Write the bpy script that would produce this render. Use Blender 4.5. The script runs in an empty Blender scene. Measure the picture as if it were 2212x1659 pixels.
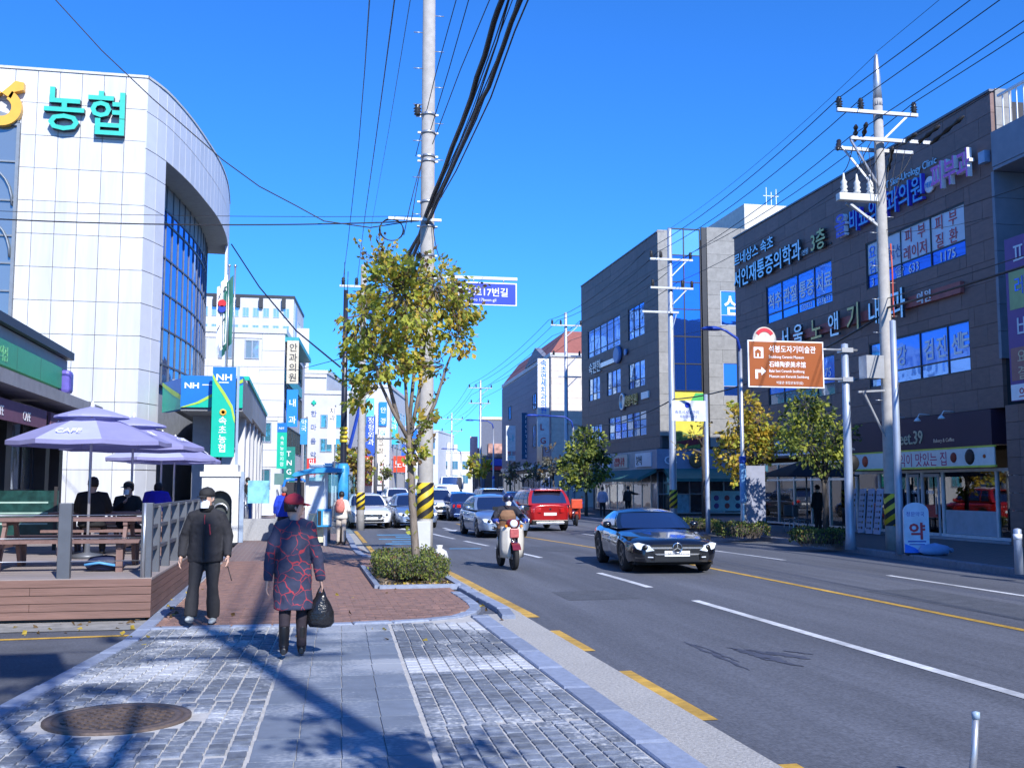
import bpy, bmesh, math, random
from mathutils import Vector, Matrix, noise as mnoise
R = math.radians
rnd = random.Random(7)
scene = bpy.context.scene
col = scene.collection
# ------------------------------------------------------------------ camera
F_PX, CXP, CYP, CAM_H, VPX, HORY = 2275.0, 1106.0, 829.5, 1.72, 655.0, 1052.0   # photo scaled to 2212 x 1659
PITCH = math.atan((HORY - CYP) / F_PX)
YAW = math.atan((CXP - VPX) / F_PX * math.cos(PITCH))
cam_d = bpy.data.cameras.new('camera'); cam = bpy.data.objects.new('camera', cam_d); col.objects.link(cam)
cam.location = (0, 0, CAM_H); cam.rotation_euler = (R(90) + PITCH, 0, -YAW)
cam_d.sensor_width = 36; cam_d.lens = 36 * F_PX / 2212; cam_d.clip_end = 3000; cam_d.clip_start = 0.05
scene.camera = cam
# ------------------------------------------------------------------ sky and sun
SUN_AZ = (0.262, -0.965); SUN_EL = R(37)
w = bpy.data.worlds.new('World'); scene.world = w; w.use_nodes = True
nt = w.node_tree; nt.nodes.clear()
sky = nt.nodes.new('ShaderNodeTexSky'); sky.sky_type = 'NISHITA'; sky.sun_disc = False
sky.sun_elevation = SUN_EL; sky.sun_rotation = math.atan2(SUN_AZ[0], SUN_AZ[1])
sky.air_density = 1.0; sky.dust_density = 0.15; sky.ozone_density = 3.0; sky.altitude = 0
mul = nt.nodes.new('ShaderNodeMix'); mul.data_type = 'RGBA'; mul.blend_type = 'MULTIPLY'; mul.inputs[0].default_value = 1
mul.inputs[7].default_value = (0.215, 0.70, 1.42, 1)
bg = nt.nodes.new('ShaderNodeBackground'); bg.inputs[1].default_value = 0.13
wo = nt.nodes.new('ShaderNodeOutputWorld')
nt.links.new(sky.outputs[0], mul.inputs[6]); nt.links.new(mul.outputs[2], bg.inputs[0]); nt.links.new(bg.outputs[0], wo.inputs[0])
sl = bpy.data.lights.new('sun', 'SUN'); sun = bpy.data.objects.new('sun', sl); col.objects.link(sun)
sl.energy = 4.8; sl.angle = R(0.5); sl.color = (1, 0.965, 0.92)
to_sun = Vector((SUN_AZ[0] * math.cos(SUN_EL), SUN_AZ[1] * math.cos(SUN_EL), math.sin(SUN_EL)))
sun.rotation_euler = to_sun.to_track_quat('Z', 'Y').to_euler(); sun.location = (10, -30, 40)
vs = scene.view_settings; vs.view_transform = 'Standard'; vs.look = 'None'; vs.exposure = 0.42; vs.gamma = 1
scene.cycles.max_bounces = 8; scene.cycles.use_denoising = True
# ------------------------------------------------------------------ pixel -> place
_f = Vector((math.sin(YAW) * math.cos(PITCH), math.cos(YAW) * math.cos(PITCH), math.sin(PITCH)))
_r = Vector((math.cos(YAW), -math.sin(YAW), 0)); _u = _r.cross(_f)
def ray(x, y): return _f + _r * ((x - CXP) / F_PX) + _u * ((CYP - y) / F_PX)
def G(x, y, z=0.0):
    d = ray(x, y); t = (z - CAM_H) / d.z; return Vector((d.x * t, d.y * t, z))
def atY(x, y, Y):
    d = ray(x, y); t = Y / d.y; return Vector((d.x * t, Y, CAM_H + d.z * t))
def atX(x, y, X):
    d = ray(x, y); t = X / d.x; return Vector((X, d.y * t, CAM_H + d.z * t))
# ------------------------------------------------------------------ materials
MATS = {}
def srgb(h):
    h = h.lstrip('#'); c = [int(h[i:i + 2], 16) / 255 for i in (0, 2, 4)]
    return tuple((v / 12.92 if v <= .04045 else ((v + .055) / 1.055) ** 2.4) for v in c)
def mat(name, c, rough=.6, metal=0., var=.12, scale=4., bump=0., bscale=40., spec=.5, emit=None, coat=0., c2=None, piece=.0, trans=0., stain=0., stretch=None, speck=0.):
    """Principled with soft colour variation (noise, optional second colour, per-piece tint, stains) and fine relief"""
    if name in MATS: return MATS[name]
    if isinstance(c, str): c = srgb(c)
    if isinstance(c2, str): c2 = srgb(c2)
    m = bpy.data.materials.new(name); m.use_nodes = True; nt = m.node_tree; N = nt.nodes; L = nt.links
    b = N['Principled BSDF']; b.inputs['Roughness'].default_value = rough; b.inputs['Metallic'].default_value = metal
    b.inputs['Specular IOR Level'].default_value = spec; b.inputs['Coat Weight'].default_value = coat; b.inputs['Coat Roughness'].default_value = .05
    if emit: b.inputs['Emission Color'].default_value = (*c, 1); b.inputs['Emission Strength'].default_value = emit
    tc = N.new('ShaderNodeTexCoord'); geo = N.new('ShaderNodeNewGeometry')
    vec = geo.outputs['Position']
    if stretch:
        mp = N.new('ShaderNodeMapping'); mp.inputs['Scale'].default_value = stretch; L.new(vec, mp.inputs[0]); vec = mp.outputs[0]
    no = N.new('ShaderNodeTexNoise'); no.inputs['Scale'].default_value = scale; no.inputs['Detail'].default_value = 5; no.inputs['Roughness'].default_value = .62
    L.new(vec, no.inputs['Vector'])
    hi = tuple(min(1, v * (1 + var)) for v in c); lo = tuple(v * (1 - var) for v in (c2 or c))
    ra = N.new('ShaderNodeValToRGB'); ra.color_ramp.elements[0].position = .32; ra.color_ramp.elements[1].position = .68
    ra.color_ramp.elements[0].color = (*lo, 1); ra.color_ramp.elements[1].color = (*hi, 1)
    L.new(no.outputs[0], ra.inputs[0]); out = ra.outputs[0]
    if piece:
        oi = N.new('ShaderNodeObjectInfo'); mr = N.new('ShaderNodeMapRange'); mr.inputs[3].default_value = 1 - piece; mr.inputs[4].default_value = 1 + piece
        wn = N.new('ShaderNodeTexWhiteNoise'); L.new(oi.outputs['Random'], mr.inputs[0])
        mx = N.new('ShaderNodeMix'); mx.data_type = 'RGBA'; mx.blend_type = 'MULTIPLY'; mx.inputs[0].default_value = 1
        L.new(out, mx.inputs[6]); L.new(mr.outputs[0], mx.inputs[7]); out = mx.outputs[2]
    if speck:
        n3 = N.new('ShaderNodeTexNoise'); n3.inputs['Scale'].default_value = 34; n3.inputs['Detail'].default_value = 2; L.new(geo.outputs['Position'], n3.inputs['Vector'])
        mr = N.new('ShaderNodeMapRange'); mr.inputs[1].default_value = .3; mr.inputs[2].default_value = .7; mr.inputs[3].default_value = 1 - speck; mr.inputs[4].default_value = 1 + speck; L.new(n3.outputs[0], mr.inputs[0])
        mx = N.new('ShaderNodeMix'); mx.data_type = 'RGBA'; mx.blend_type = 'MULTIPLY'; mx.inputs[0].default_value = 1
        L.new(out, mx.inputs[6]); L.new(mr.outputs[0], mx.inputs[7]); out = mx.outputs[2]
    if stain:
        n2 = N.new('ShaderNodeTexNoise'); n2.inputs['Scale'].default_value = .55; n2.inputs['Detail'].default_value = 8; n2.inputs['Roughness'].default_value = .7; L.new(vec, n2.inputs['Vector'])
        mr = N.new('ShaderNodeMapRange'); mr.inputs[1].default_value = .4; mr.inputs[2].default_value = .65; mr.inputs[3].default_value = 1; mr.inputs[4].default_value = 1 - stain; L.new(n2.outputs[0], mr.inputs[0])
        mx = N.new('ShaderNodeMix'); mx.data_type = 'RGBA'; mx.blend_type = 'MULTIPLY'; mx.inputs[0].default_value = 1
        L.new(out, mx.inputs[6]); L.new(mr.outputs[0], mx.inputs[7]); out = mx.outputs[2]
    L.new(out, b.inputs['Base Color'])
    if bump:
        nb = N.new('ShaderNodeTexNoise'); nb.inputs['Scale'].default_value = bscale; nb.inputs['Detail'].default_value = 4; L.new(vec, nb.inputs['Vector'])
        bp = N.new('ShaderNodeBump'); bp.inputs['Strength'].default_value = bump; bp.inputs['Distance'].default_value = .02
        L.new(nb.outputs[0], bp.inputs['Height']); L.new(bp.outputs[0], b.inputs['Normal'])
    if trans:
        tr = N.new('ShaderNodeBsdfTranslucent'); L.new(out, tr.inputs[0]); ms = N.new('ShaderNodeMixShader'); ms.inputs[0].default_value = trans
        L.new(b.outputs[0], ms.inputs[1]); L.new(tr.outputs[0], ms.inputs[2]); L.new(ms.outputs[0], N['Material Output'].inputs[0])
    MATS[name] = m; return m
def glass(name, c=(.02, .05, .12), refl=(.55, .72, 1), fac=.45, rough=.03):
    """tinted reflective glazing: dark body under a partly mirroring coat, slightly wavy"""
    if name in MATS: return MATS[name]
    m = bpy.data.materials.new(name); m.use_nodes = True; N = m.node_tree.nodes; L = m.node_tree.links
    b = N['Principled BSDF']; b.inputs['Base Color'].default_value = (*c, 1); b.inputs['Roughness'].default_value = .25
    gl = N.new('ShaderNodeBsdfGlossy'); gl.inputs['Color'].default_value = (*refl, 1); gl.inputs['Roughness'].default_value = rough
    fr = N.new('ShaderNodeFresnel'); fr.inputs[0].default_value = 1.5
    mr = N.new('ShaderNodeMapRange'); mr.inputs[3].default_value = fac; mr.inputs[4].default_value = 1; L.new(fr.outputs[0], mr.inputs[0])
    no = N.new('ShaderNodeTexNoise'); no.inputs['Scale'].default_value = .9; ge = N.new('ShaderNodeNewGeometry'); L.new(ge.outputs['Position'], no.inputs['Vector'])
    bp = N.new('ShaderNodeBump'); bp.inputs['Strength'].default_value = .04; bp.inputs['Distance'].default_value = .3; L.new(no.outputs[0], bp.inputs['Height']); L.new(bp.outputs[0], gl.inputs['Normal'])
    ms = N.new('ShaderNodeMixShader'); L.new(mr.outputs[0], ms.inputs[0]); L.new(b.outputs[0], ms.inputs[1]); L.new(gl.outputs[0], ms.inputs[2]); L.new(ms.outputs[0], N['Material Output'].inputs[0])
    MATS[name] = m; return m
def clear_glass(name='clear glass', c=(.75, .88, .95), opa=.35):
    if name in MATS: return MATS[name]
    m = bpy.data.materials.new(name); m.use_nodes = True; N = m.node_tree.nodes; L = m.node_tree.links
    tr = N.new('ShaderNodeBsdfTransparent'); tr.inputs[0].default_value = (*c, 1)
    gl = N.new('ShaderNodeBsdfGlossy'); gl.inputs['Roughness'].default_value = .02
    fr = N.new('ShaderNodeFresnel'); fr.inputs[0].default_value = 1.6
    mr = N.new('ShaderNodeMapRange'); mr.inputs[3].default_value = opa * .3; mr.inputs[4].default_value = 1; L.new(fr.outputs[0], mr.inputs[0])
    ms = N.new('ShaderNodeMixShader'); L.new(mr.outputs[0], ms.inputs[0]); L.new(tr.outputs[0], ms.inputs[1]); L.new(gl.outputs[0], ms.inputs[2]); L.new(ms.outputs[0], N['Material Output'].inputs[0])
    MATS[name] = m; return m
# ------------------------------------------------------------------ objects
OFF = {}
def setp(o, label=None, cat=None, group=None, kind=None):
    if label: o['label'] = label
    if cat: o['category'] = cat
    if group: o['group'] = group
    if kind: o['kind'] = kind
    return o
def thing(name, label, cat, loc=(0, 0, 0), rz=0, group=None, world=False):
    """an Empty at the thing's base; with world=True its parts are written in world coordinates"""
    o = bpy.data.objects.new(name, None); col.objects.link(o); o.empty_display_size = .2
    o.location = loc; o.rotation_euler = (0, 0, rz); setp(o, label, cat, group)
    OFF[o.name] = Vector(loc) if world else Vector((0, 0, 0))
    return o
def link(name, me, parent=None, m=None):
    o = bpy.data.objects.new(name, me); col.objects.link(o)
    if m is not None and me is not None and len(me.materials) == 0:
        for q in (m if isinstance(m, (list, tuple)) else [m]): me.materials.append(q)
    if parent is not None:
        o.parent = parent; OFF[o.name] = OFF.get(parent.name, Vector())
    return o
class MB:
    def __init__(s): s.v = []; s.f = []; s.mi = []; s.sm = []
    def add(s, vs, fs, mi=0, smooth=False):
        n = len(s.v); s.v += [Vector(v) for v in vs]
        for f in fs: s.f.append([i + n for i in f]); s.mi.append(mi); s.sm.append(smooth)
        return s
    def box(s, x0, x1, y0, y1, z0, z1, mi=0):
        return s.add([(x0, y0, z0), (x1, y0, z0), (x1, y1, z0), (x0, y1, z0), (x0, y0, z1), (x1, y0, z1), (x1, y1, z1), (x0, y1, z1)],
                     [(3, 2, 1, 0), (4, 5, 6, 7), (0, 1, 5, 4), (1, 2, 6, 5), (2, 3, 7, 6), (3, 0, 4, 7)], mi)
    def cbox(s, c, sz, M=None, mi=0):
        h = [v / 2 for v in sz]; n = len(s.v); s.box(-h[0], h[0], -h[1], h[1], -h[2], h[2], mi)
        for i in range(n, len(s.v)): s.v[i] = (M @ s.v[i] if M else s.v[i]) + Vector(c)
        return s
    def bar(s, p, q, a, b=None, mi=0):
        p = Vector(p); q = Vector(q); d = q - p; M = d.to_track_quat('Z', 'X').to_matrix() if abs(d.normalized().z) < .999 else Matrix.Identity(3)
        return s.cbox((p + q) / 2, (a, b or a, d.length), M, mi)
    def tube(s, pts, r, n=8, mi=0, caps=True, flat=None):
        pts = [Vector(p) for p in pts]; k = len(pts); rs = r if isinstance(r, (list, tuple)) else [r] * k
        base = len(s.v); up = Vector((0, 0, 1)); lastx = None
        for i, p in enumerate(pts):
            d = (pts[min(i + 1, k - 1)] - pts[max(i - 1, 0)]).normalized()
            if lastx is None:
                x = d.cross(up if abs(d.z) < .95 else Vector((0, 1, 0)))
            else: x = lastx - d * lastx.dot(d)
            x.normalize(); lastx = x; y = d.cross(x)
            ra, rb = rs[i] if isinstance(rs[i], tuple) else (rs[i], rs[i])
            for j in range(n):
                a = 2 * math.pi * j / n; s.v.append(p + x * (ra * math.cos(a)) + y * (rb * math.sin(a)))
        for i in range(k - 1):
            for j in range(n):
                a, b = base + i * n + j, base + i * n + (j + 1) % n
                s.f.append([a, b, b + n, a + n]); s.mi.append(mi); s.sm.append(True)
        if caps:
            s.f.append([base + j for j in range(n)][::-1]); s.mi.append(mi); s.sm.append(False)
            s.f.append([base + (k - 1) * n + j for j in range(n)]); s.mi.append(mi); s.sm.append(False)
        return s
    def lathe(s, prof, n=16, c=(0, 0, 0), mi=0, M=None, smooth=True):
        base = len(s.v); c = Vector(c)
        for (r, z) in prof:
            for j in range(n):
                a = 2 * math.pi * j / n; p = Vector((r * math.cos(a), r * math.sin(a), z)); s.v.append((M @ p if M else p) + c)
        for i in range(len(prof) - 1):
            for j in range(n):
                a, b = base + i * n + j, base + i * n + (j + 1) % n; s.f.append([a, b, b + n, a + n]); s.mi.append(mi); s.sm.append(smooth)
        for i, rev in ((0, True), (len(prof) - 1, False)):
            if prof[i][0] > 1e-6:
                q = [base + i * n + j for j in range(n)]; s.f.append(q[::-1] if rev else q); s.mi.append(mi); s.sm.append(False)
        return s
    def prism(s, poly, o, ax, ay, az, mi=0):
        """2D polygon in the plane o + x*ax + y*ay, thick by az"""
        o, ax, ay, az = Vector(o), Vector(ax), Vector(ay), Vector(az); n = len(poly)
        a = [o + ax * x + ay * y for x, y in poly]; base = len(s.v); s.v += a + [p + az for p in a]
        s.f.append([base + i for i in range(n)][::-1]); s.f.append([base + n + i for i in range(n)]); s.mi += [mi] * 2; s.sm += [False] * 2
        for i in range(n):
            j = (i + 1) % n; s.f.append([base + i, base + j, base + n + j, base + n + i]); s.mi.append(mi); s.sm.append(False)
        return s
    def grid(s, rows, mi=0, smooth=True, closed=False):
        base = len(s.v); n = len(rows[0])
        for r in rows: s.v += [Vector(p) for p in r]
        for i in range(len(rows) - 1):
            for j in range(n - (0 if closed else 1)):
                a = base + i * n + j; b = base + i * n + (j + 1) % n; s.f.append([a, b, b + n, a + n]); s.mi.append(mi); s.sm.append(smooth)
        return s
    def xform(s, M):
        s.v = [M @ v for v in s.v]; return s
    def mesh(s, name, m=None, off=None, recalc=True):
        me = bpy.data.meshes.new(name); vs = [v - off for v in s.v] if off is not None and off.length > 0 else s.v
        me.from_pydata([tuple(v) for v in vs], [], s.f); me.polygons.foreach_set('material_index', s.mi); me.polygons.foreach_set('use_smooth', s.sm)
        if recalc:
            bm = bmesh.new(); bm.from_mesh(me); bmesh.ops.recalc_face_normals(bm, faces=bm.faces); bm.to_mesh(me); bm.free()
        if m is not None:
            for q in (m if isinstance(m, (list, tuple)) else [m]): me.materials.append(q)
        me.update(); return me
    def build(s, name, m, parent=None, recalc=True, bevel=0):
        me = s.mesh(name, m, OFF.get(parent.name) if parent is not None else None, recalc); o = link(name, me, parent)
        if bevel:
            b = o.modifiers.new('edge', 'BEVEL'); b.width = bevel; b.segments = 2; b.limit_method = 'ANGLE'
        return o
def single(name, mb, m, label, cat, group=None, bevel=0):
    """a thing that is one mesh, its origin at the base"""
    lo = Vector((min(v.x for v in mb.v), min(v.y for v in mb.v), min(v.z for v in mb.v))); hi = Vector((max(v.x for v in mb.v), max(v.y for v in mb.v), lo.z))
    c = Vector(((lo.x + hi.x) / 2, (lo.y + hi.y) / 2, lo.z)); me = mb.mesh(name, m, c); o = link(name, me); o.location = c; OFF[o.name] = c
    if bevel: b = o.modifiers.new('edge', 'BEVEL'); b.width = bevel; b.segments = 2; b.limit_method = 'ANGLE'
    return setp(o, label, cat, group)
_UNIT = {}
def unit_box(m, ch=0.0):
    """a shared box of size 1 with softened upper edges"""
    k = (m.name, ch)
    if k not in _UNIT:
        b = MB()
        if ch <= 0: b.box(-.5, .5, -.5, .5, -.5, .5)
        else:
            i = .5 - ch
            b.add([(-.5, -.5, -.5), (.5, -.5, -.5), (.5, .5, -.5), (-.5, .5, -.5), (-.5, -.5, .5 - ch * 2), (.5, -.5, .5 - ch * 2), (.5, .5, .5 - ch * 2), (-.5, .5, .5 - ch * 2), (-i, -i, .5), (i, -i, .5), (i, i, .5), (-i, i, .5)],
                  [(3, 2, 1, 0), (0, 1, 5, 4), (1, 2, 6, 5), (2, 3, 7, 6), (3, 0, 4, 7), (4, 5, 9, 8), (5, 6, 10, 9), (6, 7, 11, 10), (7, 4, 8, 11), (8, 9, 10, 11)])
        _UNIT[k] = b.mesh('piece', m)
    return _UNIT[k]
def piece(name, parent, m, c, sz, rot=None, ch=0.0):
    o = link(name, unit_box(m, ch), parent); off = OFF.get(parent.name, Vector()) if parent is not None else Vector()
    o.location = Vector(c) - off; o.scale = sz
    if rot is not None: o.rotation_euler = rot
    return o
def copy_tree(o, parent=None):
    c = o.copy(); col.objects.link(c); OFF[c.name] = OFF.get(o.name, Vector())
    if parent is not None: c.parent = parent
    for ch in list(o.children): copy_tree(ch, c)
    return c
# ------------------------------------------------------------------ lettering (built-in font, made into mesh at the end)
TEXTS = []
def text(s, size, o, ax, up, m, parent, depth=.02, name='lettering', align='LEFT', bold=.0, sx=1.0, spacing=1.0, side=None):
    """letters in the plane through o, reading along ax with up vector up; size = letter height in metres"""
    me = bpy.data.meshes.new(name); ob = link(name, me, parent)
    ax = Vector(ax).normalized(); up = Vector(up).normalized(); nz = ax.cross(up)
    off = OFF.get(parent.name, Vector()) if parent is not None else Vector()
    M = Matrix((ax, up, nz)).transposed().to_4x4(); M.translation = Vector(o) - off; ob.matrix_basis = M
    me.materials.append(m)
    if side is not None: me.materials.append(side)
    TEXTS.append((me, s, size * 1.18, depth, bold, sx, spacing, side)); return ob
def bake_texts():
    """all strings of one weight are set as the lines of one text, then cut apart into their own meshes"""
    groups = {}
    for t in TEXTS: groups.setdefault((round(t[4] / 1.18, 4), t[6]), []).append(t)
    for (bold, spacing), ts in groups.items():
        cu = bpy.data.curves.new('lines', 'FONT'); cu.body = '\n'.join(t[1] for t in ts); cu.size = 1; cu.space_line = 4; cu.extrude = .5; cu.offset = bold; cu.resolution_u = 2; cu.space_character = spacing
        ob = bpy.data.objects.new('lines', cu); col.objects.link(ob); dg = bpy.context.evaluated_depsgraph_get()
        src = bpy.data.meshes.new_from_object(ob.evaluated_get(dg)); bpy.data.objects.remove(ob)
        V = [v.co.copy() for v in src.vertices]; per = [[] for _ in ts]
        for p in src.polygons: per[max(0, min(len(ts) - 1, round((.35 - V[p.vertices[0]].y) / 4)))].append((list(p.vertices), p.normal.z))
        for k, (me, s, size, depth, b_, sx, sp_, side) in enumerate(ts):
            idx = {}; vs = []; fs = []; mi = []
            for q, nz in per[k]:
                f = []
                for i in q:
                    if i not in idx: idx[i] = len(vs); c = V[i]; vs.append((c.x * size * sx, (c.y + 4 * k) * size, c.z * depth))
                    f.append(idx[i])
                fs.append(f); mi.append(1 if side is not None and nz < .5 else 0)
            me.from_pydata(vs, [], fs); me.polygons.foreach_set('material_index', mi); me.update()
NX, PX, NY, PY, UP = Vector((-1, 0, 0)), Vector((1, 0, 0)), Vector((0, -1, 0)), Vector((0, 1, 0)), Vector((0, 0, 1))
# ================================================================== GROUND, ROAD, PAVEMENT
ZR = -0.04                                                    # road level; the left pavement lies at 0
M_ASPH = mat('asphalt', (.112, .121, .146), .85, var=.2, scale=1.3, bump=.5, bscale=120, stain=.3, stretch=(1, .07, 1), speck=.25)
M_ASPH2 = mat('side asphalt', (.10, .108, .130), .85, var=.16, scale=1.5, bump=.5, bscale=110, stain=.25, speck=.22)
M_CONC = mat('gutter concrete', (.40, .39, .37), .9, var=.3, scale=38, bump=.5, bscale=90, stain=.12)
M_GRAN = mat('granite kerb', (.23, .27, .36), .75, var=.15, scale=14, bump=.2, bscale=60, piece=.13)
M_GRAN_D = mat('granite kerb right', (.20, .21, .25), .75, var=.15, scale=14, bump=.2, bscale=60, piece=.13)
M_YEL = mat('yellow road paint', (.62, .37, .05), .6, var=.25, scale=9, bump=.2, bscale=90, stain=.45)
M_WHT = mat('white road paint', (.66, .68, .70), .6, var=.2, scale=9, bump=.2, bscale=90, stain=.4)
M_BLUP = mat('blue road paint', (.10, .38, .66), .6, var=.2, scale=7, stain=.2)
M_GROUND = mat('bare ground', (.16, .15, .14), .95, var=.2, scale=.5, bump=.3, bscale=20)
M_SLAB = mat('pavement bed', (.46, .45, .43), .95, var=.15, scale=8, bump=.3, bscale=50)
def strip(name, L, Rr, z, m, kind='structure'):
    b = MB(); b.grid([[(p[0], p[1], z), (q[0], q[1], z)] for p, q in zip(L, Rr)], smooth=False)
    for i, f in enumerate(b.f): b.f[i] = f[::-1]
    return setp(b.build(name, m, recalc=False), kind=kind)
g = MB(); g.add([(-900, -300, -.16), (900, -300, -.16), (900, 1500, -.16), (-900, 1500, -.16)], [(0, 1, 2, 3)]); setp(g.build('ground', M_GROUND), kind='structure')
CL = [(8.75, -25), (8.75, 5), (8.75, 22), (8.35, 30), (7.7, 38), (7.35, 45), (7.35, 52), (8.3, 62), (10.4, 77), (13.4, 95), (17.2, 117), (22, 145), (30, 190), (48, 290)]
def smooth_line(pts, n=6):
    out = []
    for i in range(len(pts) - 1):
        p0, p1, p2, p3 = pts[max(i - 1, 0)], pts[i], pts[i + 1], pts[min(i + 2, len(pts) - 1)]
        for k in range(n):
            t = k / n; out.append(tuple(.5 * (2 * p1[a] + (p2[a] - p0[a]) * t + (2 * p0[a] - 5 * p1[a] + 4 * p2[a] - p3[a]) * t * t + (3 * p1[a] - p0[a] - 3 * p2[a] + p3[a]) * t ** 3) for a in (0, 1)))
    return out + [pts[-1]]
CLS = smooth_line(CL)
def offs(line, d):
    out = []
    for i, p in enumerate(line):
        a, b = line[max(i - 1, 0)], line[min(i + 1, len(line) - 1)]; tx, ty = b[0] - a[0], b[1] - a[1]; l = math.hypot(tx, ty)
        out.append((p[0] + d * ty / l, p[1] - d * tx / l))
    return out
strip('road', offs(CLS, -9.5), offs(CLS, 9.0), ZR, M_ASPH)
def at_len(line, s):
    acc = 0
    for a, b in zip(line, line[1:]):
        l = math.hypot(b[0] - a[0], b[1] - a[1])
        if acc + l >= s: t = (s - acc) / l; return (a[0] + (b[0] - a[0]) * t, a[1] + (b[1] - a[1]) * t)
        acc += l
    return line[-1]
def sub_line(line, y0, y1, n=10):
    """points of a line between two Y values"""
    out = []
    for k in range(n + 1):
        y = y0 + (y1 - y0) * k / n
        for a, b in zip(line, line[1:]):
            if a[1] <= y <= b[1]: t = (y - a[1]) / (b[1] - a[1] + 1e-9); out.append((a[0] + (b[0] - a[0]) * t, y)); break
    return out
def mark(line, y0, y1, wd, m=M_WHT, n=8, z=ZR + .005, name='road_marking'):
    pts = sub_line(line, y0, y1, n); strip(name, offs(pts, -wd / 2), offs(pts, wd / 2), z, m)
mark(CLS, -20, 51, .13, M_YEL, 40); mark(CLS, 60, 180, .13, M_YEL, 40)
LANE = offs(CLS, -2.75); RL = offs(CLS, 2.75)
for a, b in ((-8, -2), (2, 15.8), (18.0, 21.2), (26, 30.5), (31.5, 34.5), (36, 41), (46, 50), (55, 59), (64, 68), (75, 80), (90, 95)): mark(LANE, a, b, .14)
for a, b in ((4, 9), (14.2, 19.5), (24, 29), (34, 39), (44, 48), (54, 58), (66, 70)): mark(RL, a, b, .13)
# arrows on the far lanes
def arrow(x, y, z=ZR + .005):
    b = MB(); b.add([(x - .08, y, z), (x + .08, y, z), (x + .08, y + 2.2, z), (x - .08, y + 2.2, z), (x - .3, y, z), (x + .3, y, z), (x, y - 1.4, z)], [(0, 1, 2, 3), (6, 5, 4)]); setp(b.build('road_marking', M_WHT), kind='structure')
arrow(6.0, 43.5); arrow(4.2, 45)
# left edge: dashed yellow beside the gutter, then the curve round the bulge, then the bay line
for a, b in ((3.0, 6.45), (7.75, 9.94), (11.2, 12.85)):
    mark([(3.02, -10), (3.05, 14), (3.05, 20)], a, b, .17, M_YEL, 3)
EDGE = [(3.10, 14.2), (3.06, 17.0), (3.02, 20.0), (2.96, 22.5), (2.80, 24.5)]
strip('road_marking', offs(smooth_line(EDGE), -.09), offs(smooth_line(EDGE), .09), ZR + .005, M_YEL)
mark([(1.85, 25.4), (2.1, 44), (2.2, 52)], 25.6, 33, .14, M_YEL, 4); mark([(1.85, 25.4), (2.1, 44), (2.2, 52)], 34, 43, .14, M_YEL, 4)
for i, (x, y, wd, d) in enumerate([(3.0, 33, .9, .35), (3.4, 34.3, 1.1, .3), (3.2, 36, 1.3, .35), (3.6, 37.5, .7, .5), (3.3, 39.2, 1.2, .4), (4.6, 30.2, .9, .12)]):
    b = MB(); b.add([(x - wd / 2, y, ZR + .005), (x + wd / 2, y - .1, ZR + .005), (x + wd / 2, y + d, ZR + .005), (x - wd / 2, y + d + .1, ZR + .005)], [(0, 1, 2, 3)]); setp(b.build('road_marking', M_BLUP), kind='structure')
# tar-dark tyre scuffs on the near lane
M_TAR = mat('tar patch', (.062, .068, .095), .7, var=.3, scale=9, bump=.3)
for k, (ax_, ay_, bx_, by_, wd) in enumerate([(1478, 1386, 1622, 1448, .035), (1500, 1392, 1600, 1430, .02), (1590, 1403, 1700, 1430, .10), (1610, 1402, 1680, 1416, .05), (1655, 1407, 1752, 1424, .09), (1640, 1420, 1735, 1440, .04), (1690, 1405, 1760, 1414, .03), (1570, 1398, 1640, 1412, .03)]):
    p0, p1 = G(ax_, ay_, ZR), G(bx_, by_, ZR); d = (p1 - p0); nrm = Vector((-d.y, d.x, 0)).normalized(); pts = []; n = 16
    for i in range(n):
        t = i / (n - 1); hw = wd * math.sqrt(max(0, 1 - (2 * t - 1) ** 2)) * (.5 + .9 * abs(mnoise.noise(Vector((k * 9.1, i * .7, 0))))) + .003; c = p0.lerp(p1, t) + nrm * (.05 * mnoise.noise(Vector((i * .5, k * 5.3, 2))))
        pts.append([c - nrm * hw + UP * (.004 + .0003 * k), c + nrm * hw + UP * (.004 + .0003 * k)])
    b = MB(); b.grid(pts, smooth=False); setp(b.build('tar_stain', M_TAR), kind='structure')
for (x0, x1, y0, y1) in ((4.1, 5.3, 16.2, 17.6), (9.4, 10.6, 12.5, 16.8), (6.6, 7.6, 28.5, 31)):
    b = MB(); b.add([(x0, y0, ZR + .0035), (x1, y0 + .05, ZR + .0035), (x1 - .03, y1, ZR + .0035), (x0 + .04, y1 - .04, ZR + .0035)], [(0, 1, 2, 3)]); setp(b.build('road_patch', mat('repaired asphalt', (.082, .09, .108), .85, var=.18, scale=4, bump=.5, bscale=110, speck=.25)), kind='structure')
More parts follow.
